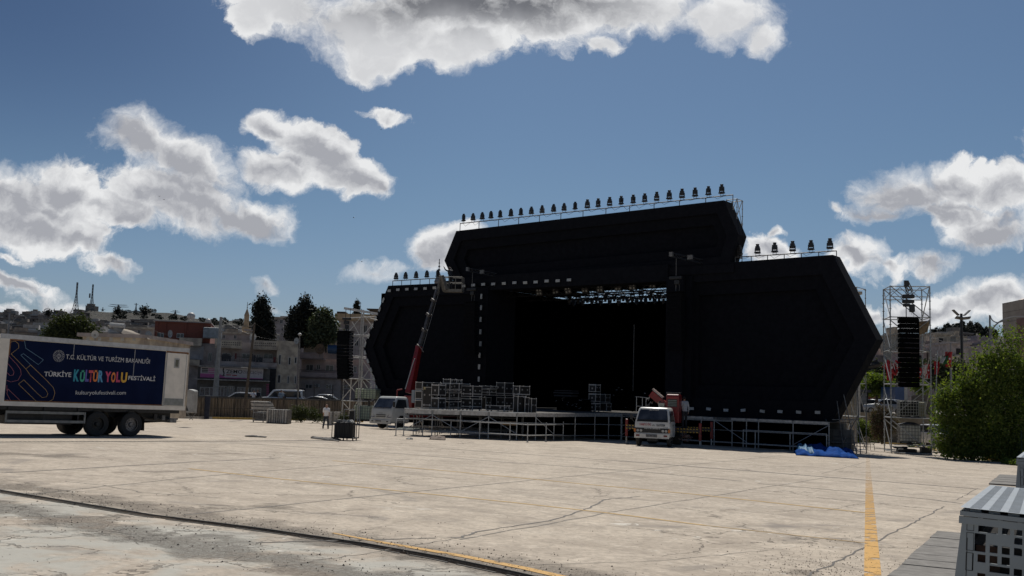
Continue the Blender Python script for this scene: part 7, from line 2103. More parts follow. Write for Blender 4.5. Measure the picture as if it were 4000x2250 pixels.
# --- newer white lorry with the lift boom, left
P = at_t(1487, 1690, 70.6); P.z = gz(P)
lt = thing('lift_truck', 'modern white lorry with a tall red and grey boom reaching to a basket', 'truck', P, RZ)
S2_ = [(.42, .98, -.02, 1.7), (.62, 1.02, -.05, 1.75), (1.28, 1.01, -.02, 1.75), (1.45, .99, .06, 1.75), (2.12, .88, .50, 1.68), (2.26, .80, .62, 1.55)]
cab(lt, S2_, cabg)
front_patch(lt, S2_, -.92, .92, 1.40, 2.12, blk, 'windscreen_seal', .004); front_patch(lt, S2_, -.89, .89, 1.45, 2.10, wsg, 'windscreen', .012)
m_ = MB().tube((-.6, .02, 1.44), (-.1, .08, 1.52), .012, 4).tube((.1, .02, 1.44), (.6, .08, 1.52), .012, 4); m_.build('wiper', blk, lt)
m_ = MB()
for i in range(2): m_.box(-.45, -.085, .84 + .12 * i, .45, -.05, .89 + .12 * i)
m_.build('grille', blk, lt)
for s_ in (-1, 1):
    MB().add([(s_ * .55, -.075, .80), (s_ * .99, -.06, .80), (s_ * 1.03, .06, 1.12), (s_ * .72, -.065, 1.0)], [(0, 1, 2, 3)]).build('headlight', M('clear_headlight', (.34, .35, .36), (.2, .2, .21), 9, .12), lt)
    side_patch(lt, S2_, s_, [(.30, 1.46), (.62, 2.05), (1.42, 2.05), (1.46, 1.46)], glass, 'side_window')
    MB().tube((s_ * 1.0, .1, 1.95), (s_ * 1.22, -.05, 1.9), .014, 5).cb((s_ * 1.22, -.05, 1.72), (.15, .07, .36)).build('mirror', blk, lt)
    wheel(lt, s_ * .98, .95, .40, .24, .22, sgn=s_, rimm=rimB, nuts=6); wheel(lt, s_ * .98, 4.6, .40, .5, .22, sgn=s_, rimm=rimB, nuts=6)
    side_patch(lt, S2_, s_, [(.55, .50), (1.35, .50), (1.30, .80), (1.10, .96), (.80, .96), (.60, .80)], blk, 'wheel_arch', .008)
    MB().cb((s_ * 1.03, 1.5, 1.15), (.02, .10, .22)).build('door_handle', blk, lt)
bp_ = MB().box(-1.02, -.14, .36, 1.02, -.03, .66).build('bumper', cabg, lt, bevel=.03)
pl_ = MB().cb((-.15, -.145, .56), (.55, .02, .12)).build('number_plate', M('plate_grey', (.22, .22, .22), None, 5, .5), bp_); text_mesh('63 AK 154', 'plate_text', blk, pl_, -.38, .08, .53, .06, -.157, offset=.01)
for s_ in (-1, 1): MB().cb((s_ * .72, -.145, .54), (.16, .02, .08)).build('fog_lamp', blk, bp_)
text_mesh('ISUZU', 'badge_lettering', M('grey_hand_paint', (.10, .10, .10), None, 5, .6), lt, -.16, .16, 1.08, .05, -.048, offset=.01)
MB().box(-.42, .3, .45, .42, 6.5, .75).build('chassis', blk, lt); MB().box(-1.0, 1.95, .85, 1.0, 6.6, 1.0).box(-1.0, 1.95, 1.0, 1.0, 2.1, 1.12).build('bed', redp, lt)
MB().box(-.35, 2.5, 1.0, .45, 3.4, 2.35).build('turret', redp, lt, bevel=.05)
MB().path([(-.75, 2.2, 1.0), (-.75, 2.2, 2.72), (-.45, 2.4, 2.78)], .05, 6).build('hose_guard', redp, lt)
MB().box(.72, 2.15, 1.85, 1.0, 2.9, 2.75).build('control_box', M('pale_grey_cabinet', (.30, .33, .35), None, 4, .5), lt, bevel=.02); MB().box(.72, 2.15, 1.02, 1.0, 2.9, 1.5).build('tool_box', M('dirty_yellow_box', (.30, .20, .06), (.22, .15, .05), 4, .6), lt, bevel=.02)
outrigger(lt, -.8, -1.6, 2.2, .95)
bpy.context.view_layer.update(); LI = lt.matrix_world.inverted()
def L_at(x, y, t): return LI @ at_t(x, y, t)
def bar4(a, b, w0, w1, name, mt, bev=.015):
    a, b = Vector(a), Vector(b); d = (b - a).normalized(); s1 = d.cross(Vector((0, 1, 0))).normalized(); s2 = s1.cross(d)
    vs = [a + (s1 * i + s2 * j) * w0 for i, j in ((-1, -1), (1, -1), (1, 1), (-1, 1))] + [b + (s1 * i + s2 * j) * w1 for i, j in ((-1, -1), (1, -1), (1, 1), (-1, 1))]
    return MB().add(vs, [(3, 2, 1, 0), (4, 5, 6, 7), (0, 1, 5, 4), (1, 2, 6, 5), (2, 3, 7, 6), (3, 0, 4, 7)]).build(name, mt, lt, bevel=bev)
gboom = M('grey_boom', (.13, .125, .12), (.075, .06, .055), 6, .5, .2)
bar4(L_at(1600, 1536, 73.5), L_at(1637, 1352, 74.2), .24, .18, 'boom_section', redp)
for (a, b, w_) in (((1634, 1366), (1659, 1288), .12), ((1657, 1296), (1676, 1226), .105), ((1674, 1236), (1695, 1170), .09), ((1693, 1178), (1706, 1130), .08)):
    bar4(L_at(*a, 74.2), L_at(*b, 74.9), w_, w_ * .95, 'boom_section', gboom)
for (x, y) in ((1637, 1352), (1658, 1290), (1675, 1229), (1694, 1173)):
    c = L_at(x, y, 74.3); bar4(c - Vector((.05, 0, .08)), c + Vector((.05, 0, .08)), .16, .16, 'boom_collar', gboom)
MB().path([L_at(1583, 1520, 73.0), L_at(1613, 1420, 73.2), L_at(1620, 1400, 73.2)], .035, 6).build('lift_cylinder', galv, lt)
MB().path([L_at(1648, 1372, 73.6), L_at(1683, 1250, 74), L_at(1712, 1150, 74.4)], .022, 5).path([L_at(1637, 1350, 73.6), L_at(1655, 1375, 73.6)], .03, 5).build('hose', galv_d, lt)
bar4(L_at(1708, 1150, 75), L_at(1722, 1078, 75.2), .09, .08, 'jib', M('worn_beige_paint', (.17, .155, .13), (.11, .10, .085), 6, .6))
bar4(L_at(1724, 1076, 75.2), L_at(1740, 1132, 75.2), .13, .18, 'jib', M('worn_beige_paint', (.17, .155, .13), (.11, .10, .085), 6, .6))
# basket
bk = M('basket_beige_tube', (.17, .16, .14), (.12, .115, .10), 6, .6)
o0 = L_at(1738, 1136, 75.3)
yb = 38.5
Rb = Matrix.Rotation(R(30), 3, 'Z')
def BB(x, y, z): return o0 + Rb @ Vector((x, y, z))
bw, bd, bh = 1.25, .8, 1.05
m_ = MB(); c8 = [BB(x, y, z) for z in (-.06, .14) for x, y in ((-.15, 0), (bw, 0), (bw, bd), (-.15, bd))]
bs = m_.add(c8, [(3, 2, 1, 0), (4, 5, 6, 7), (0, 1, 5, 4), (1, 2, 6, 5), (2, 3, 7, 6), (3, 0, 4, 7)]).build('basket_floor', bk, lt)
m_ = MB()
for z in (.62, bh): m_.path([BB(-.15, 0, z), BB(bw, 0, z), BB(bw, bd, z), BB(-.15, bd, z), BB(-.15, 0, z)], .024, 6)
for x, y in ((-.15, 0), (.3, 0), (.78, 0), (bw, 0), (bw, bd * .5), (bw, bd), (.6, bd), (-.15, bd)): m_.tube(BB(x, y, 0), BB(x, y, bh), .022, 6)
m_.build('basket_rail', bk, lt)
bp = lt.matrix_world @ BB(.30, .5, .14)
human('worker in dark clothes bending in the raised lift basket', bp, .6, drk, drk, lean=.45, bare_arms=False, scale=.98, arms={1: ((.1, .2, .10), (.0, .2, .2)), -1: ((-.1, .2, .10), (.0, .2, .2))})

# ------------------------------------------------------------------ flight cases
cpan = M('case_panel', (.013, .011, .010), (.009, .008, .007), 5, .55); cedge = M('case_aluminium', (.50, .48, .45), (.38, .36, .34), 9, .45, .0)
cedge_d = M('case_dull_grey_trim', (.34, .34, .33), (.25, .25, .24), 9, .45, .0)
CN = [0]
def case(w, d, h, P, rz, label, lid=None, latches=2, handle=1, wheels=True, edge=None, tall=False):
    T = thing('flight_case', label, 'flight case', P, rz, None)
    ed = edge or cedge; e_ = .032; z0 = .13 if wheels else .0
    MB().box(.005, .005, z0 + .005, w - .005, d - .005, z0 + h - .005).build('case_body', cpan, T)
    m_ = MB()
    for (x, y) in ((0, 0), (w, 0), (w, d), (0, d)): m_.cb((x + (e_ / 2 if x == 0 else -e_ / 2), y + (e_ / 2 if y == 0 else -e_ / 2), z0 + h / 2), (e_ * 1.15, e_ * 1.15, h))
    for z in (z0 + e_ / 2, z0 + h - e_ / 2):
        for y in (e_ / 2, d - e_ / 2): m_.cb((w / 2, y, z), (w, e_ * 1.1, e_ * 1.1))
        for x in (e_ / 2, w - e_ / 2): m_.cb((x, d / 2, z), (e_ * 1.1, d, e_ * 1.1))
    if lid is not None:
        zz = z0 + h * lid
        m_.cb((w / 2, -.003, zz), (w, .012, .045)); m_.cb((w + .003, d / 2, zz), (.012, d, .045))
    m_.build('edging', ed, T)
    m_ = MB()
    for x in (0, w):
        for y in (0, d):
            for z in (z0, z0 + h): m_.sphere((x + (.012 if x == 0 else -.012), y + (.012 if y == 0 else -.012), z + (.012 if z == z0 else -.012)), .034, 6, 4)
    m_.build('corner_ball', ed, T)
    hs_ = [w / 2] if handle == 1 else ([w * .22, w * .78] if handle == 2 else [])
    for x in hs_:
        hz = z0 + h * (.62 if (lid is None or lid < .5) else .45)
        q = MB().box(x - .055, -.012, hz - .05, x + .055, -.002, hz + .05).build('handle', ed, T)
        MB().tube((x - .035, -.022, hz - .01), (x + .035, -.022, hz - .01), .009, 5).build('grip', blk, q)
    if d > .3:
        for y in (d * .25, d * .75):
            MB().box(w + .002, y - .05, z0 + h * .5, w + .012, y + .05, z0 + h * .5 + .08).build('handle', cedge_d, T)
    if lid is not None and latches:
        for x in (w * .2, w * .8): MB().box(x - .04, -.016, z0 + h * lid - .06, x + .04, -.004, z0 + h * lid + .06).build('latch', ed, T)
    if wheels:
        for x in (.09, w - .09):
            for y in (.09, d - .09): MB().tube((x - .02, y, .055), (x + .02, y, .055), .05, 10).cb((x, y, .115), (.07, .08, .03)).build('castor', galv_d, T)
    return T
def case_px(r, t, label, lid=None, d=.6, latches=2, handle=1, wheels=False, edge=None, scl=3.623, ox=1350, oy=1400, kz=.71):
    x0, y0, x1, y1 = [v / scl for v in r]
    x0 += ox; x1 += ox; y0 += oy; y1 += oy
    P = at_t(x0, (y0 + y1) / 2, t); h = (y1 - y0) * t / 4000; w = (x1 - x0) * t / 4000 / kz
    P.z = at_t((x0 + x1) / 2, y1, t).z
    if wheels: P.z -= .13
    return case(w, d, h, P, RZ, label, lid, latches, handle, wheels, edge)
t = 61.5
for i, r in enumerate(((990, 335, 1085, 438), (985, 465, 1078, 570), (980, 592, 1075, 696))):
    case_px(r, t, 'small square flight case, %s of the stack nearest the red boom' % ('topmost', 'middle one', 'lowest')[i], handle=0, d=1.6 if i == 0 else .7, wheels=i == 2)
case_px((1088, 405, 1215, 700), t - .3, 'tall flight case with a yellow sticker between two stacks of smaller cases', lid=.14, handle=2, d=.5, wheels=True)
o = MB().cb((0, 0, 0), (.16, .01, .16)).build('paper_note', M('yellow_paper', (.42, .36, .20), None, 4, .8), loc=at_t(1350 + 1118 / 3.623, 1400 + 422 / 3.623, t - .75), rz=RZ); tag(o, 'square yellowish paper note stuck on the tall flight case', 'paper note')
case_px((1214, 370, 1315, 520), t - .9, 'upright flight case with one handle, on top of its twin beside the tall case', lid=.93, latches=0, d=.62)
case_px((1210, 555, 1310, 705), t - .9, 'upright flight case with one handle, under its twin beside the tall case', lid=.92, latches=0, d=.62, wheels=True)
for i, r in enumerate(((1347, 355, 1470, 462), (1475, 355, 1600, 462), (1340, 483, 1463, 583), (1467, 483, 1593, 583), (1335, 610, 1457, 712), (1460, 610, 1587, 714))):
    case_px(r, t, 'wide low flight case with a bright band, %s of the block of six' % ('top left', 'top right', 'middle left', 'middle right', 'bottom left', 'bottom right')[i], lid=.24, latches=0, d=1.0 if i % 2 else .6, wheels=i > 3)
case_px((1380, 293, 1480, 352), t + .2, 'small flight case lying on the block of six, left one', handle=0, d=.5); case_px((1486, 300, 1566, 354), t + .3, 'small flight case lying on the block of six, right one', handle=0, d=.5)
case_px((1638, 388, 1790, 540), t - .3, 'large square flight case with round corners, upper of the pair right of the six', lid=.26, handle=2, d=.85); case_px((1632, 568, 1786, 718), t - .3, 'large square flight case with round corners, lower of the pair right of the six', lid=.26, handle=2, d=.85, wheels=True)
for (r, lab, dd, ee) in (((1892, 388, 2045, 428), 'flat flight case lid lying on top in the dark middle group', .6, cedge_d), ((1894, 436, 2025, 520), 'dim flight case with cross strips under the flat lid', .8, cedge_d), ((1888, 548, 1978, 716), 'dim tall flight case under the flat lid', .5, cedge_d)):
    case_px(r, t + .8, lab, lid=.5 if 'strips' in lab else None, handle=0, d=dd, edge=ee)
case_px((1985, 665, 2225, 733), t - .8, 'long low flight case with two handles and a grey label', handle=2, d=.5, wheels=True)
MB_ = MB().cb((0, 0, 0), (.22, .01, .16)).build('case_label', M('grey_label', (.28, .28, .27), None, 4, .7), loc=at_t(1350 + 2110 / 3.623, 1400 + 693 / 3.623, t - 1.05), rz=RZ); tag(MB_, 'grey paper label on the long low flight case', 'paper label')
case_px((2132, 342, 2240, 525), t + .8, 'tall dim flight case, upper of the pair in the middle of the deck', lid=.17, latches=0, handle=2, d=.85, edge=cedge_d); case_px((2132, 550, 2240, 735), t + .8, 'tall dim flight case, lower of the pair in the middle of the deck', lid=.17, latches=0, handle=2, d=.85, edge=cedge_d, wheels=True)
z6 = dict(scl=6.037, ox=1800, oy=1480)
case_px((1228, 165, 1372, 372), t - .2, 'flight case with a single bright handle on top of the right-hand stack', lid=.06, d=1.0, **z6)
case_px((1238, 405, 1336, 790), t - 1.0, 'tall narrow flight case standing at the front of the right-hand stack', handle=0, d=.8, wheels=True, **z6); case_px((1340, 430, 1495, 790), t - .6, 'tall flight case on its end with castors facing out, right-hand stack', handle=0, d=.4, **z6); case_px((1540, 462, 1652, 800), t - .4, 'tall flight case with side handles at the right end of the loaded deck', handle=0, d=.5, **z6)
z5 = dict(scl=3.22, ox=2050, oy=1400)
for i, r in enumerate(((806, 326, 880, 420), (804, 442, 878, 540), (802, 560, 876, 660))):
    case_px(r, 70, 'narrow flight case, %s of the lone stack on the main stage' % ('topmost', 'middle one', 'lowest')[i], lid=.9, latches=0, d=.6, wheels=i == 2, **z5)
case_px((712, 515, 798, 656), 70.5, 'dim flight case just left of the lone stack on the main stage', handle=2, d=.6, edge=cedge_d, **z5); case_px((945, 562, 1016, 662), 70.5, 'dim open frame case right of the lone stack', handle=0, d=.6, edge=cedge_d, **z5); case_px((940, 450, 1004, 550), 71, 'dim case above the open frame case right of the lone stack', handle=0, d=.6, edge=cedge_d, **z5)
# heap of gear on the stage
r_ = random.Random(12)
T = thing('gear_heap', 'dim pile of truss pieces and gear on the stage left of the lone case stack', 'stage gear', at_t(2220, 1604, 70), RZ)
m_ = MB(); m2 = MB()
for i in range(60):
    x, y, z = r_.uniform(-1.2, 1.3), r_.uniform(0, 1), r_.uniform(.05, .85); (m_ if i % 3 else m2).tube((x, y, z), (x + r_.uniform(-.3, .3), y, z + r_.uniform(-.12, .12)), .025, 4)
m_.box(-1.2, .3, 0, 1.3, 1.0, .8); m_.build('gear_pile', cloth3, T); m2.build('metal_bits', galv_d, T)
MB().box(-1.25, 0, .95, .2, .8, 1.06).box(-1.3, 0, 1.15, .3, .8, 1.25).box(-1.2, 0, 1.32, .25, .8, 1.38).build('stacked_cloth', M('dim_grey_cloth', (.03, .03, .033), None, 4, .9), T)
T = thing('gear_heap', 'dim clutter of lights and cables at the back right of the stage', 'stage gear', at_t(2440, 1606, 74), RZ)
m_ = MB(); m2 = MB()
for i in range(110):
    x, y, z = r_.uniform(-2.5, 3.3), r_.uniform(0, 1), r_.uniform(.0, 1.7); (m2 if i % 6 == 0 else m_).cb((x, y, z), (r_.uniform(.04, .14), .1, r_.uniform(.03, .10)))
m_.box(-2.3, .5, 0, 3.2, .8, 1.4); m_.build('gear_pile', cloth3, T); m2.build('metal_bits', galv_d, T)

# ------------------------------------------------------------------ loose things on the lot
P = on_g(1340, 1721); s_ = (P - EYE).dot(_f) / 4000
T = thing('cable_trolley', 'black wheeled trolley heaped with black cable and a pale coil on top', 'trolley', P, -.12)
hw = 46 * s_
m_ = MB()
for x in (-hw, -hw + .12, hw - .12, hw):
    for y in (0, .7): m_.tube((x, y, .10), (x, y, .78), .02, 5)
for y in (0, .7): m_.tube((-hw, y, .78), (-hw + .12, y, .78), .02, 5); m_.tube((hw - .12, y, .78), (hw, y, .78), .02, 5)
m_.box(-hw, 0, .10, hw, .7, .15); m_.build('trolley_frame', blk, T)
r_ = random.Random(3); m_ = MB()
for i in range(11): m_.tube((-hw * .70 + i * hw * .14, .02 + r_.uniform(-.02, .04), .14), (-hw * .70 + i * hw * .14 + r_.uniform(-.02, .02), .03, .82 + r_.uniform(-.04, .04)), .05, 7)
m_.box(-hw * .72, .08, .14, hw * .72, .62, .84); m_.build('cable_bundle', M('black_cable', (.010, .010, .011), (.018, .018, .018), 9, .6), T)
m_ = MB()
for k_ in range(3):
    for i in range(16):
        a, b = i * math.pi / 8, (i + 1) * math.pi / 8; rx, ry = hw * (.52 - .06 * k_), .26 - .03 * k_; m_.tube((rx * math.cos(a) + .08, .35 + ry * math.sin(a), .88 + .03 * k_ + .02 * math.sin(a * 2)), (rx * math.cos(b) + .08, .35 + ry * math.sin(b), .88 + .03 * k_ + .02 * math.sin(b * 2)), .014, 5)
m_.build('coiled_cable', M('pale_cable', (.30, .30, .29), None, 6, .5), T); m_ = MB().box(-hw * .7, .1, .84, -hw * .45, .5, .95); m_.build('cable_plugs', galv_d, T)
for x in (-hw + .1, 0, hw - .1): 
    for y in (.04, .66): MB().tube((x - .02, y, .05), (x + .02, y, .05), .05, 10).build('castor', M('grey_castor', (.12, .11, .10), None, 5, .6), T)
P = on_g(1008, 1650); s_ = (P - EYE).dot(_f) / 4000
T = thing('deck_trolley', 'trolley stacked with grey metal stage deck frames by the retaining wall', 'trolley', P, -.15)
m_ = MB()
for x in (-22 * s_, 21 * s_):
    for y in (0, .8): m_.tube((x, y, .12), (x + .04, y, 78 * s_), .022, 6)
for z in (.14, 38 * s_, 40 * s_): m_.path([(-22 * s_, 0, z), (21 * s_, 0, z), (21 * s_, .8, z), (-22 * s_, .8, z), (-22 * s_, 0, z)], .02, 5)
m_.build('trolley_frame', galv, T)
r_ = random.Random(14)
for i in range(8):
    z = (46 + i * 4.6) * s_; x0 = r_.uniform(-38, -28) * s_; x1 = (66 - i * 3 + r_.uniform(-6, 6)) * s_ if i > 1 else 40 * s_
    MB().box(x0, .0, z, x1 * .8, .75, z + .07).build('deck_frame', steelw if i % 3 else galv_d, T)
for i in range(7):
    z = (6 + i * 4.3) * s_; MB().box(-20 * s_, .05, z, 40 * s_, .7, z + .05).build('deck_frame', galv_d, T)
for x in (-20 * s_, 20 * s_): MB().tube((x - .02, .02, .06), (x + .02, .02, .06), .06, 10).build('castor', blk, T)
P = on_g(1040, 1653); s_ = (P - EYE).dot(_f) / 4000
T = thing('barrier_trolley', 'upright pack of grey crowd barrier panels standing beside the deck trolley', 'barriers', P, -.15)
x = 0; i = 0
while x < 86 * s_:
    w_ = r_.uniform(.05, .13); (MB().box(x, -.02 * (i % 2), .05, x + w_ * .85, .8, 54 * s_)).build('barrier_panel', [steelw, galv_d, galv, galv_d][i % 4], T); x += w_; i += 1
MB().box(0, 0, .0, 86 * s_, .8, .05).build('trolley_base', blk, T)
for i, (x0, x1, yb, yt) in enumerate(((1281, 1295, 1661, 1609), (1302, 1327, 1648, 1609))):
    P = on_g(x0, yb); s_ = (P - EYE).dot(_f) / 4000; T = thing('crowd_barrier', ('narrow' if i == 0 else 'wider') + ' upright ribbed grey barrier pack right of the walking man', 'barriers', P, -.15)
    n = 3 if i == 0 else 6
    for j in range(n): MB().box((x1 - x0) * s_ * j / n, 0, 0, (x1 - x0) * s_ * (j + .6) / n, .5, (yb - yt) * s_).build('barrier_panel', steelw, T)
    MB().box(0, .02, 0, (x1 - x0) * s_, .48, (yb - yt) * s_ * .98).build('panel_core', galv_d, T)
def crumple(name, pts, h, mt, label, cat, seed=1, n=34, m=12, ridge_=3.0, up=.02):
    """a folded sheet lying on the ground inside the quad near-left, near-right, far-right, far-left"""
    P = [on_g(*p) for p in pts]; r_ = np.random.default_rng(seed)
    from mathutils import noise as mn
    vs = []; 
    for j in range(m + 1):
        for i in range(n + 1):
            u, v = i / n, j / m
            p = (P[0] * (1 - u) + P[1] * u) * (1 - v) + (P[3] * (1 - u) + P[2] * u) * v
            e_ = min(1, min(u, 1 - u) * 7) * min(1, min(v, 1 - v) * 4)
            q = Vector((u * ridge_ * 2.4 + seed, v * ridge_, seed * 3.1))
            f = mn.noise(q * .8); rd = 1 - abs(mn.noise(q * 1.1)) * 2.2; rd2 = 1 - abs(mn.noise(q * 2.6 + Vector((5, 3, 1)))) * 2.0
            z = h * e_ ** .6 * max(.05, .42 + .45 * f + .34 * rd + .22 * rd2) * .8
            w_ = Vector((mn.noise(q * 1.3 + Vector((9, 0, 0))), mn.noise(q * 1.3 + Vector((0, 9, 0))), 0)) * .16
            vs.append(Vector((p.x + w_.x, p.y + w_.y, gz(p) + up + z)))
    o = vs[0].copy()
    fs = [(j * (n + 1) + i, j * (n + 1) + i + 1, (j + 1) * (n + 1) + i + 1, (j + 1) * (n + 1) + i) for j in range(m) for i in range(n)]
    ob = MB().add([v - o for v in vs], fs).build(name, mt, loc=o, smooth=True)
    sd_ = ob.modifiers.new('s', 'SOLIDIFY'); sd_.thickness = .008
    return tag(ob, label, cat)
tarp = M('blue_tarpaulin', (.006, .060, .26), (.004, .035, .16), 3, .8, spec=.03)
o = crumple('blue_tarpaulin', [(3108, 1779), (3356, 1793), (3322, 1762), (3105, 1762)], .62, tarp, 'crumpled shiny blue tarpaulin heap before the right end of the stage', 'tarpaulin', 4, 60, 22, 2.1)
crumple('bundled_tarpaulin', [(3110, 1776), (3190, 1783), (3178, 1768), (3112, 1762)], .62, M('pale_blue_plastic', (.06, .17, .28), (.02, .09, .20), 8, .55, spec=.2), 'pale shiny plastic bundle at the left end of the blue tarpaulin', 'tarpaulin', 7, 26, 14, 1.4)
brn = M('brown_canvas', (.10, .055, .028), (.04, .025, .018), 3, .8)
crumple('brown_sheet', [(1672, 1717), (1735, 1720), (1746, 1708), (1690, 1707)], .14, brn, 'brown folded sheet lying before the loaded deck', 'sheet', 5, 20, 8, 2)
crumple('dark_board', [(1585, 1716), (1611, 1717), (1608, 1712), (1592, 1712)], .05, blk, 'small dark flat board left of the brown sheet', 'board', 6, 8, 4, 1)
crumple('dark_mat', [(1208, 1712), (1330, 1726), (1330, 1716), (1225, 1707)], .10, M('dark_rubber_mat', (.03, .026, .022), (.05, .042, .035), 5, .8), 'dark rumpled rubber mat left of the cable trolley', 'mat', 8, 20, 6, 2)
crumple('dark_strip', [(958, 1706), (1038, 1710), (1036, 1707), (965, 1703)], .05, M('dark_rubber_mat', (.03, .026, .022), None, 5, .8), 'thin dark rubber strip far across the lot', 'mat', 9, 14, 4, 2)
crd = M('cardboard', (.36, .25, .14), (.27, .18, .10), 4, .85)
P = at_t(1955, 1660, 59.3); T = thing('cardboard_box', 'long open cardboard box lying on the rail of the low step frame', 'box', P, -.1)
MB().box(0, 0, 0, .92, .4, .22).build('box_shell', crd, T); MB().add([(0, -.01, .22), (.85, -.02, .20), (.80, -.22, .10), (.05, -.2, .13)], [(0, 1, 2, 3)]).add([(0, -.012, .215), (.85, -.022, .195), (.80, -.222, .095), (.05, -.202, .125)], [(3, 2, 1, 0)]).build('box_flap', crd, T)
P = at_t(1675, 1679, 61.5); tag(MB().box(0, 0, 0, .6, .3, .17).build('cardboard_piece', M('dull_cardboard', (.20, .16, .11), None, 4, .85), loc=P, rz=.1, bevel=.03), 'dull brown cardboard piece lying on the low step frame', 'box')
P = at_t(1550, 1676, 60.8); T = thing('plank', 'pale greenish plank lying along the low step frame', 'plank', P, -.02)
MB().box(0, 0, 0, 1.55, .2, .05).box(.05, .25, .03, 1.35, .4, .08).build('plank_board', M('pale_green_plank', (.26, .29, .25), (.2, .22, .19), 4, .7), T)
tag(MB().path([on_g(2900, 1757), on_g(2963, 1758), on_g(3107, 1762)], .02, 5).build('ground_cable', blk), 'thin black cable lying on the ground in the stage shadow', 'cable')
tag(MB().path([on_g(3400, 1764) + Vector((0, 0, .01)), on_g(3480, 1768) + Vector((0, 0, .01))], .012, 5).build('ground_cable', blk), 'thin cable running to the foot of the right tower', 'cable')

# ------------------------------------------------------------------ green mesh fence at the right
T = thing('mesh_fence', 'dark green wire mesh fence in the shade under the big bush', 'fence', Vector((0, 0, 0)))
gm_ = M('green_fence_paint', (.022, .05, .035), None, 5, .6)
fpx = [(3895, 1801), (3950, 1806), (4010, 1812), (4080, 1820)]
FP = [on_g(*p) + Vector((0, .5, 0)) for p in fpx]
for p in FP: MB().tube(p, p + Vector((0, 0, 1.75)), .03, 6).build('fence_post', gm_, T)
m_ = MB()
for a, b in zip(FP[:-1], FP[1:]):
    for k_ in range(12): m_.tube(a + Vector((0, 0, .15 + k_ * .14)), b + Vector((0, 0, .15 + k_ * .14)), .008, 3)
    for k_ in range(14): c = a.lerp(b, k_ / 14); m_.tube(c + Vector((0, 0, .1)), c + Vector((0, 0, 1.72)), .005, 3)
m_.build('fence_mesh', gm_, T)
tag(foliage('weeds', [(on_g(x, y).x, on_g(x, y).y, gz(on_g(x, y)) + .12, .35, .3, .2) for x, y in ((3950, 1815), (3970, 1818), (3990, 1820), (3930, 1812), (3700, 1787), (3560, 1745))], 1500, .05, lf_bright, seed=44), 'tufts of weeds along the right kerb', 'weeds', kind='stuff')

# ------------------------------------------------------------------ perforated grey housings at the right edge
hg = M('grey_powder_coat', (.245, .275, .295), (.215, .24, .26), 1.6, .42, det=8)
hgt = M('grey_powder_coat_top', (.36, .39, .41), (.31, .335, .35), 1.6, .42, det=8)
def perforated(mb, u0, u1, v0, v1, holes, put, th):
    """sheet with real rectangular holes; put(u, v, d) makes the 3d point at depth d"""
    U = sorted(set([u0, u1] + [min(max(h[0], u0), u1) for h in holes] + [min(max(h[2], u0), u1) for h in holes]))
    V = sorted(set([v0, v1] + [min(max(h[1], v0), v1) for h in holes] + [min(max(h[3], v0), v1) for h in holes]))
    for i in range(len(U) - 1):
        for j in range(len(V) - 1):
            um, vm = (U[i] + U[i + 1]) / 2, (V[j] + V[j + 1]) / 2
            if any(h[0] < um < h[2] and h[1] < vm < h[3] for h in holes): continue
            mb.add([put(U[i], V[j], 0), put(U[i + 1], V[j], 0), put(U[i + 1], V[j + 1], 0), put(U[i], V[j + 1], 0)], [(0, 1, 2, 3)])
            mb.add([put(U[i], V[j], th), put(U[i + 1], V[j], th), put(U[i + 1], V[j + 1], th), put(U[i], V[j + 1], th)], [(3, 2, 1, 0)])
    for h in holes:
        a, b, c, d = max(h[0], u0), max(h[1], v0), min(h[2], u1), min(h[3], v1)
        if a >= c or b >= d: continue
        q = [(a, b), (c, b), (c, d), (a, d)]
        for i in range(4):
            p, r = q[i], q[(i + 1) % 4]; mb.add([put(*p, 0), put(*r, 0), put(*r, th), put(*p, th)], [(3, 2, 1, 0)])
# the near housing stands on a slightly sloping base: its long edges run to one vanishing point
rA, rC = ray(3759, 1981), ray(4000, 2008)
D2 = ray(4055, 1758).normalized()
D1 = (rC - rA * (rC.dot(D2) / rA.dot(D2))).normalized()
if D1.x < 0: D1 = -D1
D3 = D1.cross(D2)
A_ = EYE + rA * 7.0; Ld = 5.0; HH = 1.22; WD = 1.05
hb = thing('perforated_housing', 'big grey metal housing with square cut-outs and a slotted top in the near right corner', 'equipment housing')
M4 = Matrix((D1, D2, D3)).transposed().to_4x4(); M4.translation = A_ - D3 * HH
hb.location = M4.translation; hb.rotation_euler = M4.to_euler()
bpy.context.view_layer.update(); HI = hb.matrix_world.inverted()
def HL(px, py):
    r = ray(px, py); t = (A_ - EYE).dot(D2) / r.dot(D2); q = HI @ (EYE + r * t); return q.x, q.z
def r2(x, y): return x / 2.898 + 3400, y / 2.898 + 1750
holes = []
for (a, b, c, d) in ((1220, 880, 1445, 962), (1490, 900, 1582, 982), (1628, 915, 1720, 998), (1628, 1020, 1720, 1095), (1178, 970, 1305, 1175), (1350, 1100, 1440, 1190), (1487, 1118, 1578, 1208), (1625, 1136, 1718, 1222), (1212, 1207, 1303, 1295), (1348, 1222, 1438, 1312), (1484, 1238, 1577, 1328), (1347, 1345, 1577, 1420), (1622, 1372, 1717, 1452), (1208, 1418, 1300, 1500), (1150, 1190, 1166, 1388)):
    p = HL(*r2(a, (b + d) / 2)); q = HL(*r2(c, (b + d) / 2)); s1 = HL(*r2((a + c) / 2, b)); s2 = HL(*r2((a + c) / 2, d))
    holes.append((p[0], s2[1], q[0], s1[1]))
cell = holes[5][2] - holes[5][0]; gap_ = holes[6][0] - holes[5][0]; rr = random.Random(2)
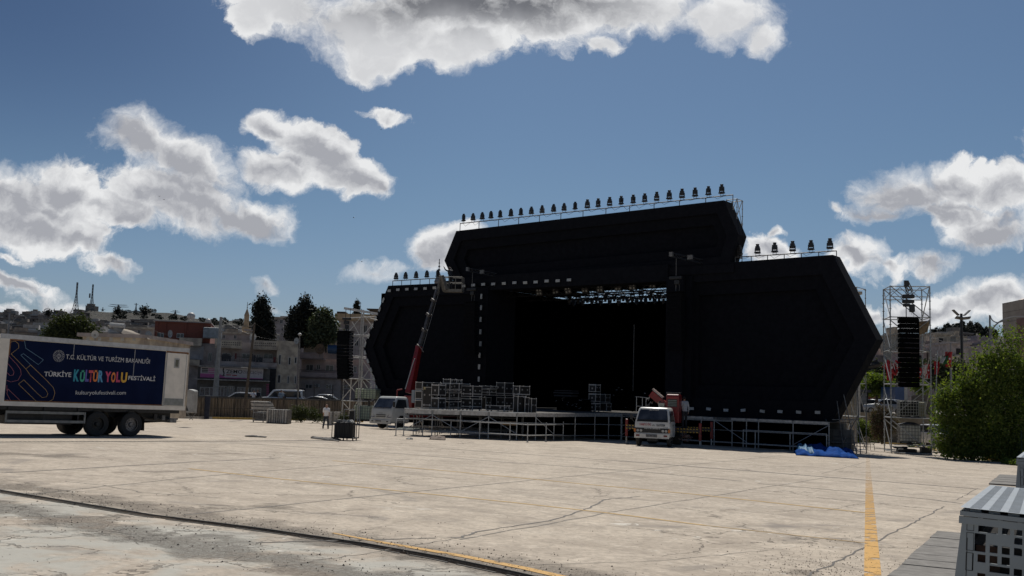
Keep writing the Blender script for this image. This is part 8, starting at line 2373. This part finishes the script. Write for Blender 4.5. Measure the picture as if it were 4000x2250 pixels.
for i in range(5):
    for j in range(5):
        x = holes[7][0] + gap_ * (i + 1); z = holes[7][1] - gap_ * (j - 2) * .95
        if z > .1 and x + cell < WD - .05 and z + cell < HH - .2: holes.append((x, z, x + cell * (1 if rr.random() < .8 else 1.0), z + cell * .95))
for i in range(4):
    for j in range(3):
        x = holes[8][0] + gap_ * i; z = holes[8][1] - gap_ * (j + 2.4); 
        if z > .08: holes.append((x, z, x + cell, z + cell * .9))
m_ = MB(); perforated(m_, .0, WD, .0, HH - .10, holes, lambda u, v, d: (u, d, v), .03)
m_.add([(0, 0, HH - .11), (-.10, 0, 0), (0, 0, 0), (0, .03, HH - .11), (-.10, .03, 0), (0, .03, 0)], [(0, 1, 2), (5, 4, 3)])
m_.build('front_panel', hg, hb)
MB().add([(0, 0, HH - .11), (-.10, 0, 0), (-.10, Ld, 0), (0, Ld, HH - .11), (.03, .03, HH - .11), (-.07, .03, 0), (-.07, Ld, 0), (.03, Ld, HH - .11)], [(0, 3, 2, 1), (4, 5, 6, 7), (0, 4, 7, 3), (1, 2, 6, 5)]).box(WD - .03, .03, 0, WD, Ld, HH - .11).box(.03, Ld - .03, 0, WD - .03, Ld, HH - .11).build('side_panel', hg, hb)
# top with slots, overhanging a little
th_ = []
sp_w = .118
for c in range(8):
    x0 = .045 + c * sp_w
    for r_i in range(40):
        y = .06 + r_i * (Ld - .1) / 40; th_.append((x0, y, x0 + .07, y + (Ld - .1) / 40 * .5))
m_ = MB(); perforated(m_, -.012, WD + .02, -.02, Ld + .02, th_, lambda u, v, d: (u, v, HH - d), .025)
tp = m_.build('slotted_top', hgt, hb)
MB().box(-.012, -.02, HH - .055, WD + .02, -.004, HH - .025).box(-.012, -.004, HH - .055, .004, Ld + .02, HH - .025).build('top_fascia', hg, hb)
MB().box(-.018, -.012, HH - .108, WD + .01, 0.0, HH - .058).build('upper_rail', hg, hb)
m_ = MB()
for (a, b, c, d) in ((1090, 858, 1173, 936), (1085, 955, 1172, 1160), (1078, 1182, 1158, 1388)):
    p = HL(*r2(a, (b + d) / 2)); q = HL(*r2(c, (b + d) / 2)); s1 = HL(*r2((a + c) / 2, b)); s2 = HL(*r2((a + c) / 2, d))
    for (x0, z0, x1, z1) in ((p[0], s2[1], p[0] + .003, s1[1]), (p[0], s1[1] - .003, q[0], s1[1]), (p[0], s2[1], q[0], s2[1] + .003), (q[0] - .003, s2[1], q[0], s1[1])): m_.box(x0, -.002, z0, x1, .001, z1)
for i in range(9): m_.box(.01 + .12 * i, -.0135, HH - .060, .10 + .12 * i, -.010, HH - .056)
m_.box(.036, -.002, .0, .040, .001, HH - .2); m_.build('panel_seam', M('dark_seam', (.03, .03, .03), None, 3, .9), hb)  # thin dark lines along the panel seams
MB().box(.06, .16, .05, WD - .06, Ld - .1, HH - .25).build('dark_filler_box', M('interior_shade_fill', (.035, .028, .025), (.015, .014, .014), 3, .7), hb)  # dark box added inside so the interior behind the cut-outs reads dark
MB().box(.09, .10, .35, .24, .14, HH - .25).box(.35, .12, HH - .36, .55, .15, HH - .30).build('rusty_inner_panel', M('rusty_inner_panel', (.14, .07, .045), (.07, .04, .03), 3, .8), hb)
MB().box(.50, .13, HH - .34, .60, .155, HH - .28).box(.68, .13, HH - .30, .78, .155, HH - .26).box(.66, .13, HH - .44, .80, .155, HH - .38).build('inner_label', tankw, hb)
P2 = at_t(3974, 1786, 15.5)
dup(hb, Vector((P2.x, P2.y, P2.z - HH)), -R(29), 'second grey perforated housing, further back, cut by the right edge of the picture')

# ------------------------------------------------------------------ birds
for i, (x, y, lab) in enumerate(((622, 767, 'upper bird of the two over the left cloud'), (641, 780, 'lower bird of the two over the left cloud'), (1382, 850, 'bird under the tip of the left cloud'), (1413, 1022, 'bird above the small lights of the left wing'), (1488, 506, 'bird below the little wispy cloud'))):
    T = MB().sphere((0, 0, 0), (.03, .10, .03), 8, 5).add([(0, -.03, .01), (.17, .0, .05), (.09, .05, .02), (0, .06, .01), (-.17, .0, .05), (-.09, .05, .02)], [(0, 1, 2, 3), (0, 3, 5, 4)]).build('bird', blk, loc=at_t(x, y, 110), rz=i * .7)
    tag(T, 'small dark ' + lab, 'bird')
for o in list(bpy.data.objects):
    if o.type == 'EMPTY' and o.get('label') in ('x', None): print('UNLABELLED', o.name)
